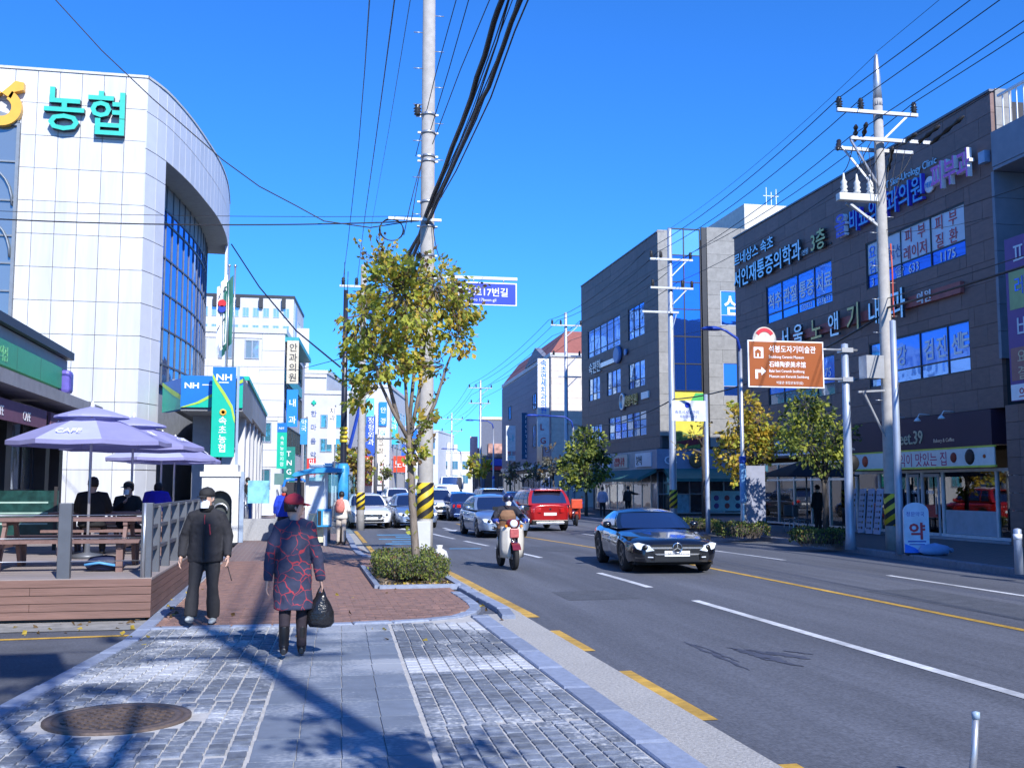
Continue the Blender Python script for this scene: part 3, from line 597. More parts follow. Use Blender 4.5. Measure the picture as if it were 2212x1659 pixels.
# shop interior: back wall, counter, warm lamps
fS.part('shop_back_wall', M_SHOPIN, A, uy(36.2), uy(27.0), .1, 3.0, -3.4, -3.3); fS.part('counter', M_WHITE, A, uy(31), uy(27.2), .12, 1.05, -2.4, -1.8); fS.part('shop_floor', mat('shop floor', (.4, .36, .32), .5, var=.1), A, uy(45.4), uy(27.0), .06, .09, -3.5, -.1)
fS.part('shop_back_wall', mat('pale shop wall', (.5, .5, .48), .7, var=.2, scale=1.2), A, uy(45.4), uy(36.45), .1, 3.2, -3.4, -3.3)
for k in range(4): fS.part('shelf', M_PLUM if k % 2 else M_LGREY, A, uy(30.9), uy(27.3), 1.2 + k * .32, 1.24 + k * .32, -3.28, -3.0)
M_LAMPW = mat('shop lamp', (1, .88, .7), .5, emit=9)
for k, (y, d_) in enumerate(((35, -1.5), (33.6, -2.2), (31.2, -1.2), (30.2, -2.0), (29.4, -1.4), (28.6, -2.2), (44, -1.5), (42, -2), (40, -1.4), (38, -2))): q = MB(); q.lathe([(0, -.09), (.08, -.05), (.1, 0), (.06, .05), (.012, .07), (.012, .35)], 10, fS.pt(uy(y), 1.95, d_)); q.build('pendant_lamp', M_LAMPW, A)
for k in range(5): q = MB(); q.cbox(fS.pt(uy(43.5 - k * 1.4), .85, -1.6), (.5, .5, 1.5)); q.build('display_rack', mat('rack %d' % (k % 3), ('#8a5a4a', '#5a7a7a', '#9a9aa0')[k % 3], .7, var=.4, scale=6), A, bevel=.03)
# neighbouring shop (left half), with white lettering
fj = fA.part('fascia', mat('slate fascia', (.10, .10, .12), .6, var=.1), A, uy(45.7), uy(36.4), 2.95, 3.98, -.45, .1)
fA.text('JESSI.n', .55, uy(42.6), 3.2, .1, M_WHITE, fj, .06, sx=1.15, bold=.01); fA.part('underline', M_WHITE, fj, uy(41.9), uy(38.4), 3.02, 3.1, .102, .16)
fS.window(A, uy(45.6), uy(36.5), .16, 2.75, fr(6), [.72], M_ALU, lambda i, j: clear_glass('teal shop glass', (.55, .80, .80), .5), d=-.02, fw=.08, mull=.08, fd=.1, name='shopfront')
# menu boards leaning at the shop wall
M_BOARD = mat('menu board', (.42, .46, .62), .5, var=.05); M_PRINT = mat('menu print', (.22, .2, .28), .6, var=.4, scale=30)
for k, (px, lab) in enumerate(((1852, 'narrow white menu board leaning beside the shop, farthest from the door'), (1872, 'white menu board leaning second from the clinic pole base'), (1890, 'white menu board with dish pictures leaning beside the striped pole'), (1908, 'white price board leaning just behind the yellow striped pole'))):
    p = G(px, 1150, .09); p = atX(px, 1148, 19.45); t = thing('menu_board', lab, 'sign board', (19.3, p.y, .09), 0, 'menu boards leaning at the cake shop')
    q = MB(); M_ = Matrix.Rotation(R(7), 3, 'Y'); q.cbox((0, 0, .8), (.04, .40, 1.55), M_ @ Matrix.Rotation(R((k - 1.5) * 2.2 - 3), 3, 'X')); q.build('board', M_BOARD, t, bevel=.008)
    for i in range(7):
        z = .22 + i * .19; d = MB(); d.cbox((-.024 + (z - .8) * .123, .06, z), (.006, .17, .05), M_); d.build('printed_line', M_PRINT, t)
        d = MB(); d.lathe([(.05, 0), (.04, .004)], 10, (-.024 + (z - .8) * .123, -.11, z), M=Matrix.Rotation(R(-83), 3, 'Y')); d.build('dish_picture', mat('dish %d' % (i % 3), ('#5a3020', '#7a6a20', '#2a2020')[i % 3], .6), t)
# ================================================================== building at the right edge with a balcony
C = thing('balcony_building', 'grey building with white railed roof terrace and purple sign beside dark stone clinic', 'building', (19.5, 18, 0), world=True)
M_SLATE = mat('blue-grey slab', (.20, .23, .29), .6, var=.1, scale=2, piece=.06)
b = MB(); b.box(21.2, 33, 8, 26.75, 0, 11.0); b.build('wall', M_CORE, C)
fC = Fac((21.15, 26.7, 0), NY); fC.panels(C, M_GREYW, 0, 18, 4.2, 11.0, 1.2, .75, [(2.2, 4.0, 8.9, 10.4)], -.08, 0); fC.window(C, 2.2, 4.0, 8.9, 10.4, [.5], [])
fCs = Fac((19.55, 26.7, 0), NY)
fCs.panels(C, M_SLATE, 0, 18, 11.0, 12.05, 1.6, 1.05, (), -1.5, 0, name='balcony_panel'); fCs.part('balcony_slab', M_SLATE, C, 0, 18, 10.9, 10.995, -1.6, -.02)
fCr = Fac((19.6, 26.72, 0), PX); fCr.panels(C, M_SLATE, 0, 1.5, 5.4, 10.9, 1.5, .8, (), -.12, .0)
for k in range(44): piece('baluster', C, M_RAILW, (19.7, 26.3 - k * .3, 12.55), (.03, .03, 1.0))
b = MB(); b.box(19.66, 19.74, 10, 26.5, 13.05, 13.12); b.build('handrail', M_RAILW, C)
fCp = Fac((19.25, 26.2, 0), NY); fCp.panels(C, M_STONE_A, 0, 1.1, .1, 4.0, .55, .5, (), -.6, 0, name='pier_stone'); fCp.panels(C, M_STONE_A, 1.1, 15, 3.0, 4.0, 1.1, .5, (), -.4, 0, name='lintel_stone')
M_PURP = mat('purple sign', (.13, .05, .24), .45, var=.06); ps = fCp.part('sign_panel', M_PURP, C, .62, 3.2, 4.05, 8.55, .1, .25)
fCp.part('sign_band', mat('pale green sign', (.30, .42, .18), .5), ps, .75, 3.0, 6.55, 7.6, .251, .26); fCp.part('sign_band', mat('rust sign', (.32, .13, .12), .5), ps, .7, 3.1, 4.6, 5.5, .251, .26); fCp.part('sign_band', M_WHITE, ps, .64, 3.1, 4.07, 4.5, .251, .26)
for t, v, s, m in (('피부', 7.75, .62, M_FILMW), ('레이저', 6.95, .5, M_FILMD), ('비뇨', 5.75, .62, M_FILMW), ('요로', 5.1, .34, mat('cream letter', (.6, .52, .35), .5)), ('결석', 4.65, .34, MATS['cream letter']), ('의원', 4.1, .32, M_RED)): fCp.text(t, s, .95, v, .26, m, ps, .01)
# building on the right behind the viewer: it shades the right-hand pavement
DB = thing('tall_side_building', 'tall grey building behind the viewer on the right whose shade covers the pavement', 'building', (22, -8, 0), world=True); b = MB(); b.box(19.5, 33, -30, 7.5, 0, 17.2); b.build('wall', mat('grey side wall', (.30, .29, .28), .7, var=.1, stain=.1), DB)
fD = Fac((19.5, 7.5, 0), NY)
for z in (4.5, 7.8, 11.1):
    for k in range(6): fD.window(DB, 2 + k * 5.8, 5.6 + k * 5.8, z, z + 1.9, fr(3), [.3], d=.0)
# ================================================================== next dark building
B = thing('corner_building', 'charcoal corner building with glazed stair tower and round silver sign', 'building', (19.7, 65, 0), world=True)
YB0, YB1 = 73.7, 56.7; ZB = 16.3; fB = Fac((19.7, YB0, 0), NY); LB = YB0 - YB1
b = MB(); b.box(19.85, 34, YB1 + .15, YB0 - .02, 3.9, ZB - .3); b.box(20.5, 34, YB1 + 1.0, YB0 - .02, 0, 3.9); b.build('wall', M_CORE, B)
K2 = 1 / 3.13
def cB(cx, cy): return ((1240 + cx * K2) * .9955, (430 + cy * K2) * .9955)
def uvB(cx, cy): return fB.uv(*cB(cx, cy))
wB = []
for (x0, x1, z0, z1, us, vs) in ((110, 330, 10.75, 12.75, fr(5), [.2]), (385, 495, 10.75, 12.75, fr(3), [.25]), (115, 190, 7.7, 9.3, fr(3), [.3]), (238, 330, 7.7, 9.3, fr(3), [.3]), (385, 495, 7.7, 9.3, fr(3), [.3]), (120, 200, 4.75, 6.0, fr(3), [.5]), (247, 500, 4.75, 6.25, fr(6), [.33, .66])):
    a, c = uvB(x0, 900)[0], uvB(x1, 900)[0]; wB.append((a, c, z0, z1, us, vs))
fB.panels(B, M_STONE_B, 0, LB, 3.9, ZB, 1.9, .69, [w_[:4] for w_ in wB], -.14, 0, limit=280)
for a, c, z0, z1, us, vs in wB: fB.window(B, a, c, z0, z1, us, vs, gm=M_GLASS if z0 > 9.5 else (lambda i, j: (M_GLASS, glass('pale window glass', (.2, .28, .4), (.6, .78, 1), .5), M_GLASS)[(i + j) % 3]))
fB.part('parapet_cap', MATS['parapet metal'], B, -.03, LB + .03, ZB + .002, ZB + .07, -.4, .05)
u, v = uvB(130, 990); fB.text('속편한', .75, uvB(130, 990)[0], 9.6, .05, M_CHROME, B, .1, sx=1.2); fB.part('sign_bar', M_CHROME, B, uvB(205, 900)[0], uvB(300, 900)[0], 9.75, 10.05, .02, .12)
q = MB(); q.lathe([(.75, 0), (.75, .12), (.6, .18)], 24, fB.pt(uvB(322, 930)[0], 10.15, .05), M=Matrix.Rotation(R(-90), 3, 'Y') @ Matrix.Diagonal((.75, 1, 1))); q.build('oval_emblem', mat('blue oval', (.10, .22, .50), .4), B)
q = MB(); q.lathe([(.2, 0), (.2, .12)], 16, fB.pt(uvB(378, 930)[0], 10.1, .05), M=Matrix.Rotation(R(-90), 3, 'Y')); q.build('oval_emblem', MATS['blue oval'], B)
q = MB(); q.lathe([(.55, 0), (.55, .1), (.42, .12), (.42, .02)], 24, fB.pt(uvB(355, 1310)[0], 7.05, .05), M=Matrix.Rotation(R(-90), 3, 'Y')); q.build('ring_emblem', M_CHROME, B); fB.text('한방의원', .62, uvB(372, 1310)[0], 6.75, .05, M_GOLD, B, .1, sx=.95)
fB.part('sign_end', M_WHITE, B, uvB(482, 1290)[0], uvB(530, 1290)[0], 6.9, 7.3, .01, .1)
# the front that faces the camera: pier, stair glazing, grey wall
fF = Fac((19.7, YB1, 0), PX)
fF.panels(B, M_GREYW, 0, .62, 4.6, ZB + .15, .62, 1.2, (), -.12, .02)
def gF(i, j): return M_GLASS
uS0, uS1 = .66, 2.62
stw = fF.window(B, uS0, uS1, 7.15, 16.6, [.48], fr(6), gm=lambda i, j: glass('pale sky glass', (.2, .45, .7), (.5, .75, 1), .6) if j == 5 else M_GLASS, d=-.1, fw=.06, mull=.06)
M_YS = mat('yellow mural', (.62, .55, .06), .5, var=.06); mu = fF.part('mural_panel', M_YS, B, uS0, uS1, 3.9, 7.1, -.1, .0)
b = MB(); b.prism([(0, 2.3), (.5, 2.0), (1.2, 1.65), (1.96, 1.55), (1.96, 1.85), (1.3, 1.95), (.6, 2.4), (0, 2.65)], fF.pt(uS0, 3.9, .001), PX, UP, NY * .012); b.build('mural_stripe', M_RED, mu)
b = MB(); b.prism([(1.1, 2.05), (1.96, 1.95), (1.96, 3.15), (1.5, 3.15), (1.2, 2.7)], fF.pt(uS0, 3.9, .001), PX, UP, NY * .014); b.build('mural_leaf', mat('mural green', (.06, .42, .10), .5), mu)
b = MB(); b.prism([(0, 0), (1.96, 0), (1.96, .85), (1.2, .75), (.5, 1.0), (0, .9)], fF.pt(uS0, 3.9, .001), PX, UP, NY * .016); b.build('mural_leaf', mat('mural olive', (.16, .22, .05), .6, var=.5, scale=6), mu)
b = MB(); b.prism([(.2, .35), (1.0, .5), (1.7, .75), (1.96, .6), (1.96, .3), (1.0, .15)], fF.pt(uS0, 3.9, .018), PX, UP, NY * .012); b.build('mural_stripe', mat('mural dark red', (.2, .02, .03), .6), mu)
fF.part('dark_strip', M_FRAME, B, 2.66, 2.95, 4.0, 16.7, -.1, .05)
wF = [(7.0, 9.6, 11.9, 14.2), (7.0, 9.6, 7.4, 9.9)]
wF = [(fF.uv(*cB(1010, 590))[0], fF.uv(*cB(1110, 590))[0] + .8, 11.0, 13.05), (fF.uv(*cB(1018, 590))[0], fF.uv(*cB(1118, 590))[0] + .8, 6.9, 8.85)]
fF.panels(B, M_GREYW, 3.0, 13.5, 4.0, 16.75, 2.1, .8, wF, -.12, 0)
for k, w_ in enumerate(wF):
    wo_ = fF.window(B, *w_, [], [.3], M_ALU, lambda i, j: M_FILM if j else M_GLASS); 
    if k == 0: fF.text('심', 1.05, w_[0] + .2, w_[2] + .75, -.05, M_WHITE, wo_, .01, bold=.02)
rx0, rx1, rz1 = atY(1608, 470, 63).x, atY(1712, 470, 63).x, atY(1650, 443, 63).z; b = MB(); b.box(rx0, rx1, 63, 70, ZB, rz1); b.build('roof_room', mat('roof room white', (.62, .60, .55), .7), B)
b = MB(); ax0 = atY(1655, 430, 64).x
for q, hq in ((0, 1.5), (.35, 1.2), (.7, 1.4)): b.box(ax0 + q, ax0 + q + .04, 64, 64.04, rz1, rz1 + hq)
b.box(ax0 - .2, ax0 + .9, 64, 64.04, rz1 + .9, rz1 + .94); b.build('antenna', M_RAILW, B)
# ground floor shops of the corner building
M_BGR = mat('blue-grey fascia', (.21, .25, .36), .5, var=.08)
f1 = fF.part('fascia', M_BGR, B, -.3, 6.8, 2.75, 3.85, -.9, .3)
fF.text('GS', .55, .1, 3.0, .31, M_FILMW, f1, .05); fF.text('주니', .5, 4.1, 2.95, .31, M_DARKL, f1, .05); q = MB(); q.lathe([(.42, 0), (.42, .08), (.3, .1)], 20, fF.pt(2.0, 3.2, .31), M=Matrix.Rotation(R(90), 3, 'X')); q.build('round_emblem', mat('dark gold disc', (.12, .09, .05), .5), f1)
f2 = fB.part('fascia', mat('grey fascia', (.32, .33, .36), .6), B, 1.0, LB - .2, 2.75, 3.85, -.5, .25)
for k, (u_, t) in enumerate(((2.0, '담소'), (5.2, '국밥'), (9.0, '김밥나라'), (13.5, '분식'))): 
    sgn = fB.part('sign_box', M_FILMW if k % 2 else mat('sign cream', (.5, .46, .4), .5), f2, u_, u_ + 2.9, 2.9, 3.7, .251, .35); fB.text(t, .5, u_ + .2, 3.05, .35, M_DARKL if k % 2 else M_RED, sgn, .03)
M_AWN = mat('green awning', (.03, .13, .12), .7, var=.1)
for nm, fc, u0, u1, dd in (('awning', fF, .1, 6.6, .3), ('awning', fB, 4, LB, .25)):
    b = MB(); b.prism([(0, 0), (1.1, -.55), (1.1, -.72), (0, -.2)], fc.pt(u0, 2.75, dd), fc.n, UP, fc.ax * (u1 - u0)); b.build(nm, M_AWN, B)
fF2 = Fac((19.7, YB1 + .9, 0), PX); fF2.window(B, .1, 6.6, .2, 2.7, [.12, .3, .42, .62, .8], [.45], M_ALU, lambda i, j: (M_GLASSD, M_GLASS2, mat('poster teal', (.25, .45, .55), .5, var=.4, scale=2.5), M_GLASSD)[(i * 2 + j) % 4], d=-.05, fw=.08, mull=.07, name='shopfront')
fB2 = Fac((20.4, YB0, 0), NY); fB2.window(B, 1.0, LB - .3, .2, 2.7, fr(9), [.7], M_ALU, lambda i, j: (M_GLASSD, M_GLASS2)[(i + j) % 2], d=-.05, fw=.08, mull=.08, name='shopfront')
nb = fF2.part('neon_box', M_DARKL, B, 1.55, 2.9, 2.15, 2.6, .02, .1); fF2.text('김밥', .36, 2.05, 2.18, .1, mat('red neon', (1, .05, .03), .5, emit=2.5), nb, .03); fF2.text('온', .34, 1.62, 2.18, .1, mat('violet neon', (.6, .45, 1), .5, emit=1.5), nb, .03)
po = fF2.part('poster', mat('poster aqua', (.35, .6, .62), .5), B, 3.3, 5.4, .35, 1.5, .03, .05)
for k in range(6): q = MB(); q.lathe([(.16, 0), (.13, .01)], 12, fF2.pt(3.65 + (k % 3) * .65, .65 + (k // 3) * .45, .051), M=Matrix.Rotation(R(90), 3, 'X')); q.build('dish_picture', mat('poster dish %d' % (k % 3), ('#6a4a8a', '#9a4a4a', '#40406a')[k % 3], .6), po)
# ================================================================== LEFT SIDE: bank building
M_WP = mat('white wall panel', (.60, .61, .62), .55, var=.06, scale=2, piece=.05, stain=.14, stretch=(2.2, 2.2, .22))
M_WP2 = mat('white curved panel', (.60, .62, .67), .55, var=.04, scale=2, piece=.04)
M_JOINT = mat('panel joint', (.30, .33, .39), .8)
N_ = thing('bank_building', 'white panelled bank building with curved glass side and turquoise letters', 'building', (-8, 45, 0), world=True)
YN, ZN = 38.0, 16.15; fN = Fac((-16.0, YN, 0), PX); uE = 16 - 5.68
CUR = smooth_line([(-5.68, 38.0), (-5.17, 39.4), (-4.65, 41.9), (-4.27, 44.6), (-3.95, 47.6), (-3.84, 51.0), (-4.0, 55.0)], 5)
INN = offs(CUR, -1.0)
b = MB(); core = [(-16, YN + .1)] + [(p[0] - .1, p[1] + .1) for p in CUR] + [(-16, 55.1)]
b.prism(core, (0, 0, 13.7), PX, PY, UP * 2.3); inner = [(-16, YN + .1), (-5.78, YN + .1), (-5.35, 39.35)] + [(p[0] - .12, p[1]) for p in INN[6:]] + [(-16, 55.1)]
b.prism(inner, (0, 0, 0), PX, PY, UP * 13.7); b.build('wall', M_JOINT, N_)
bayL, bayR, bz0, bz1 = uE - 8.6, fN.uv(40, 400)[0], fN.uv(30, 690)[1], fN.uv(30, 268)[1]
fN.panels(N_, M_WP, uE - .728 * 14, uE, 0, ZN, .728, 1.155, [(0, bayR, bz0, bz1)], -.12, .02, gap=.019, limit=298)
fN.part('roof_edge', mat('roof trim', (.55, .55, .52), .6), N_, 0, uE + .02, ZN + .002, ZN + .09, -.3, .06)
def along(line, s0, s1, n): 
    return [at_len(line, s0 + (s1 - s0) * k / n) for k in range(n + 1)]
LC = sum(math.hypot(q[0] - p[0], q[1] - p[1]) for p, q in zip(CUR, CUR[1:]))
def curve_panels(line, s0, s1, du, zs, m, name='wall_panel', th=.12, gap=.028, parent=None):
    n = max(1, round((s1 - s0) / du)); pts = along(line, s0, s1, n)
    for (p, q) in zip(pts, pts[1:]):
        a = math.atan2(q[1] - p[1], q[0] - p[0]); l = math.hypot(q[0] - p[0], q[1] - p[1])
        for z0, z1 in zip(zs, zs[1:]): piece(name, parent or N_, m, ((p[0] + q[0]) / 2 - .04, (p[1] + q[1]) / 2, (z0 + z1) / 2), (l - gap, th, z1 - z0 - gap), (0, 0, a))
curve_panels(CUR, 0, LC, .72, [13.6, 14.93, ZN], M_WP2)
curve_panels(CUR, 0, 1.5, .75, [i * 1.155 for i in range(12)] + [13.6], M_WP2)
curve_panels(CUR, LC - 2.2, LC, .75, [i * 1.7 for i in range(8)] + [13.6], M_WP2)
b = MB(); rim = offs(CUR, .05); b.grid([[(p[0], p[1], ZN + .002), (p[0], p[1], ZN + .09), (q[0], q[1], ZN + .09)] for p, q in zip(rim, offs(CUR, -.3))], smooth=False); b.build('roof_edge', MATS['roof trim'], N_)
b = MB(); b.grid([[(p[0] + .02, p[1], 13.59), (q[0] - .1, q[1], 13.59)] for p, q in zip(CUR, INN)], smooth=False); b.build('soffit', mat('soffit panel', (.30, .30, .29), .7, var=.1), N_)
# curtain wall
s0, s1 = 1.55, LC - 2.0; n = 14; pts = [at_len(INN, s0 + (s1 - s0) * k / n) for k in range(n + 1)]; zs = [5.7, 6.5, 7.9, 9.3, 10.7, 12.1, 12.6]
b = MB()
for p in pts: b.box(p[0] - .03, p[0] + .05, p[1] - .04, p[1] + .04, 5.65, 13.58)
for z in zs: b.grid([[(p[0] + .05, p[1], z - .035), (p[0] + .05, p[1], z + .035), (p[0] - .03, p[1], z + .035), (p[0] - .03, p[1], z - .035)] for p in pts], closed=True, smooth=False)
cw = b.build('curtain_wall', mat('curtain mullion', (.13, .14, .17), .45, metal=.4), N_)
M_NG = glass('bank window glass', (.01, .05, .25), (.30, .52, 1.0), .62)
for p, q in zip(pts, pts[1:]):
    a = math.atan2(q[1] - p[1], q[0] - p[0]); l = math.hypot(q[0] - p[0], q[1] - p[1])
    for z0, z1 in zip(zs, zs[1:]): piece('pane', cw, M_NG if z1 > 8 else glass('bank lower glass', (.03, .06, .12), (.5, .7, 1), .35), ((p[0] + q[0]) / 2, (p[1] + q[1]) / 2, (z0 + z1) / 2), (l - .05, .015, z1 - z0 - .04), (rnd.uniform(-.003, .003), 0, a + rnd.uniform(-.004, .004)))
    piece('head_panel', cw, mat('head panel grey', (.30, .30, .30), .6, var=.08), ((p[0] + q[0]) / 2, (p[1] + q[1]) / 2, 13.1), (l - .03, .03, .92), (0, 0, a))
# bay window at the left edge, arched bars
M_BAY = glass('bay glass', (.16, .20, .22), (.45, .52, .58), .25); bm_ = mat('bay bars', (.20, .23, .26), .5, metal=.3)
bw = fN.window(N_, bayR - 4.2, bayR, bz0, bz1, fr(5), [.14, .28, .42, .6, .8], bm_, M_BAY, d=.0, fw=.1, mull=.06, fd=.16)
for uc, r_, z0 in ((bayR - 1.0, .85, bz1 - 2.9), (bayR - 1.0, .85, bz1 - 4.7), (bayR - 2.9, .85, bz1 - 2.9), (bayR - 2.9, .85, bz1 - 4.7)):
    q = MB(); q.tube([fN.pt(uc + r_ * math.cos(a), z0 + 1.5 * r_ * math.sin(a), .15) for a in [math.pi * k / 12 for k in range(13)]], .04, 5); q.build('arched_bar', bm_, bw)
b = MB(); b.prism([(0, 0), (4.2, 0), (3.9, .25), (3.2, .45), (0, .6)], fN.pt(bayR - 4.2, bz1 + .01, -.02), PX, UP, NY * .2); b.build('bay_top', bm_, N_)
# letters and emblem
M_TQ = mat('turquoise letter', (.04, .50, .38), .35, var=.05); M_TQS = mat('letter return dark', (.02, .035, .06), .5)
uL = lambda px, py: fN.uv(px, py)
u1_, v1_ = uL(97, 275); u2_, _ = uL(180, 275); u3_, _ = uL(272, 278)
fN.text('농', 1.42, u1_ - .05, v1_ - .02, .05, M_TQ, N_, .24, bold=.016, sx=.93, side=M_TQS); fN.text('협', 1.42, u2_ + .12, v1_ - .10, .05, M_TQ, N_, .24, bold=.016, sx=.95, side=M_TQS)
ue, ve = uL(8, 222); b = MB(); ring = []
for k in range(29):
    a = R(60) + R(300) * k / 28 ; ring.append((math.cos(a + math.pi / 2 - R(30)), math.sin(a + math.pi / 2 - R(30))))
rows = []
for (c, s) in ring: rows.append([fN.pt(ue + r_ * c, ve - .25 + r_ * s, d) for r_, d in ((.33, .05), (.33, .30), (.66, .30), (.66, .05))])
b.grid(rows, closed=True, smooth=False)
for sx in (-1, 1): b.prism([(0, .30), (sx * .22, .52), (sx * .42, .74), (sx * .70, .70), (sx * .70, .44), (sx * .40, .34), (sx * .30, .10)], fN.pt(ue, ve - .05, .05), PX, UP, NY * .25)
b.build('emblem', mat('amber emblem', (.80, .42, .05), .35, var=.05), N_)
# entrance: canopy with blue and green sign, hanging vertical sign
M_NHB = mat('bank blue sign', (.005, .16, .55), .4, var=.04); M_NHG = mat('bank green sign', (.0, .45, .30), .4, var=.04); M_LIME = mat('lime stripe', (.38, .58, .06), .4)
E1 = thing('entrance_canopy', 'blue and green bank sign canopy over the white building entrance', 'canopy', (-3.1, 37, 4.4), world=True)
fE = Fac((-4.05, 36.4, 0), PX); LE = 2.0
fE.part('canopy_box', mat('canopy grey', (.22, .23, .24), .6), E1, 0, LE, 4.25, 5.42, -7, -.02); sb = fE.part('sign_face', M_NHB, E1, 0, LE, 4.36, 5.42, -.018, .06)
b = MB(); b.prism([(0, 0), (LE, 0), (LE, .78), (1.3, .5), (.55, .1)], fE.pt(0, 4.36, .061), PX, UP, NY * .012); b.build('green_wave', M_NHG, sb)
b = MB(); b.prism([(0, 0), (.12, 0), (.6, .13), (1.35, .55), (LE, .86), (LE, .98), (1.3, .63), (.5, .17)], fE.pt(0, 4.36, .074), PX, UP, NY * .01); b.build('lime_wave', M_LIME, sb)
fE.text('NH', .22, .1, 5.0, .062, M_WHITE, sb, .012, bold=.03, sx=1.25); fE.part('small_print', M_WHITE, sb, .68, 1.15, 5.1, 5.13, .062, .07)
fE2 = Fac((-5.0, 39.2, 0), (1, -2.3, 0)); s2 = fE2.part('side_sign', M_NHB, E1, .05, 2.9, 4.36, 5.42, -.2, .0); b = MB(); b.prism([(0, 0), (2.8, 0), (2.6, .2), (1.2, .55), (0, .95)], fE2.pt(.05, 4.36, .002), fE2.ax, UP, fE2.n * .01); b.build('green_wave', M_NHG, s2)
b = MB(); b.prism([(0, .95), (1.2, .55), (2.6, .2), (2.8, .2), (2.8, .3), (1.2, .72), (0, 1.06)], fE2.pt(.05, 4.36, .014), fE2.ax, UP, fE2.n * .01); b.build('lime_wave', M_LIME, s2)
V1 = thing('vertical_bank_sign', 'tall vertical blue and turquoise bank sign hanging in front of the entrance canopy', 'sign', (-2.6, 35.6, 2.7), world=True)
fV = Fac((-2.99, 35.7, 0), PX); vb = fV.part('sign_board', M_NHB, V1, 0, .74, 2.70, 5.66, -.12, 0)
b = MB(); b.prism([(0, 0), (.74, 0), (.74, 1.1), (.62, 1.6), (.36, 2.05), (.12, 2.4), (0, 2.65)], fV.pt(0, 2.70, .001), PX, UP, NY * .01); b.build('green_wave', M_NHG, vb)
b = MB(); b.prism([(.74, 1.1), (.74, 1.3), (.66, 1.68), (.4, 2.12), (.15, 2.48), (0, 2.75), (0, 2.62), (.1, 2.4), (.34, 2.03), (.6, 1.6), (.7, 1.2)], fV.pt(0, 2.70, .012), PX, UP, NY * .008); b.build('lime_wave', M_LIME, vb)
fV.text('NH', .24, .1, 5.22, .002, M_WHITE, vb, .012, bold=.03, sx=1.25); fV.part('small_print', M_WHITE, vb, .2, .52, 5.13, 5.16, .001, .01)
for k, ch in enumerate('속초농협'): fV.text(ch, .25, .22, 3.78 - k * .30, .011, M_WHITE, vb, .012, bold=.01)
b = MB(); b.lathe([(.11, 0), (.11, .02), (.055, .021), (.055, .0)], 14, fV.pt(.36, 4.16, .011), M=Matrix.Rotation(R(90), 3, 'X')); b.build('emblem', MATS['amber emblem'], vb)
b = MB(); b.box(-2.95, -2.2, 35.85, 35.9, 5.3, 5.36); b.box(-2.95, -2.2, 35.85, 35.9, 2.95, 3.0); b.box(-2.22, -2.14, 35.84, 35.92, 0, 5.7); b.build('bracket', M_ALU, V1)
# low wing behind the sign with columns
W1 = thing('bank_annex', 'low grey annex with columns and dark glass behind the vertical bank sign', 'building', (-3, 48, 0), world=True)
fW = Fac((-2.05, 39.0, 0), PY); M_WG = mat('annex grey', (.28, .29, .31), .6, var=.1, piece=.05)
fW.panels(W1, M_WG, 0, 20, 4.45, 5.55, 1.4, 1.1, (), -2.6, 0, name='fascia_panel'); fW.part('green_trim', M_NHG, W1, 0, 20, 5.56, 5.7, -.4, .06)
for k in range(6): fW.part('column', M_WP, W1, 1.0 + k * 3.4, 1.9 + k * 3.4, 0, 4.44, -.9, -.1)
fWi = Fac((-3.2, 39.0, 0), PY); fWi.window(W1, .2, 19.8, .9, 4.4, fr(12), [.5], M_FRAME, M_GLASS2, d=0); b = MB(); b.box(-3.9, -3.3, 39.0, 59, 0, 5.5); b.build('wall', M_WG, W1)
# arched booth, ramp with steel rails, stairs
K = thing('arched_booth', 'white stone booth with an arched niche in front of the bank', 'booth', (-2.55, 34.6, 0), world=True)
fK = Fac((-3.10, 34.2, 0), PX); wK = 1.12
b = MB(); n = 12; arc = [(wK / 2 + .36 * math.cos(math.pi - math.pi * k / n), 1.25 + .36 * math.sin(math.pi - math.pi * k / n)) for k in range(n + 1)]
poly = [(0, 0), (wK / 2 - .36, 0)] + arc + [(wK / 2 + .36, 0), (wK, 0), (wK, 2.05), (0, 2.05)]
b.prism(poly, fK.pt(0, 0, 0), PX, UP, PY * .35); fK.box(b, 0, wK, 0, 2.05, -1.4, -.36); fK.box(b, -.06, wK + .06, 2.052, 2.2, -1.45, .06); fK.box(b, .05, wK - .05, 2.2, 2.42, -1.35, -.02)
b.build('shell', mat('booth stone', (.66, .67, .66), .7, var=.05, bump=.1), K)
fK.part('niche', mat('niche dark', (.05, .06, .06), .5), K, wK / 2 - .355, wK / 2 + .355, 0, 1.6, -.35, -.30)
b = MB(); b.tube([fK.pt(wK / 2 + .22 * math.cos(a), .98 + .22 * math.sin(a), -.2) for a in [math.pi * k / 10 for k in range(11)]], .035, 6); b.box(-2.75, -2.7, 34.3, 34.4, 0, 1.0); b.build('cash_machine', M_ALU, K)
fK.part('side_post', mat('post bluish', (.3, .38, .5), .5), K, wK + .03, wK + .16, 0, 2.2, -.1, .0)
RM = thing('entrance_ramp', 'grey stone ramp with stainless steel handrails beside the arched booth', 'ramp', (-1.3, 37.5, 0), world=True)
b = MB(); b.prism([(0, 0), (6.4, 0), (6.4, .25), (0, .75)], (-2.0, 35.4, 0), PY, UP, PX * .12); b.prism([(0, 0), (6.4, 0), (6.4, .2), (0, .7)], (-1.88, 35.4, 0), PY, UP, PX * 1.0); b.prism([(0, 0), (6.4, 0), (6.4, .25), (0, .75)], (-.88, 35.4, 0), PY, UP, PX * .1); b.build('ramp_wall', mat('ramp granite', (.33, .34, .36), .7, var=.15, scale=20), RM)
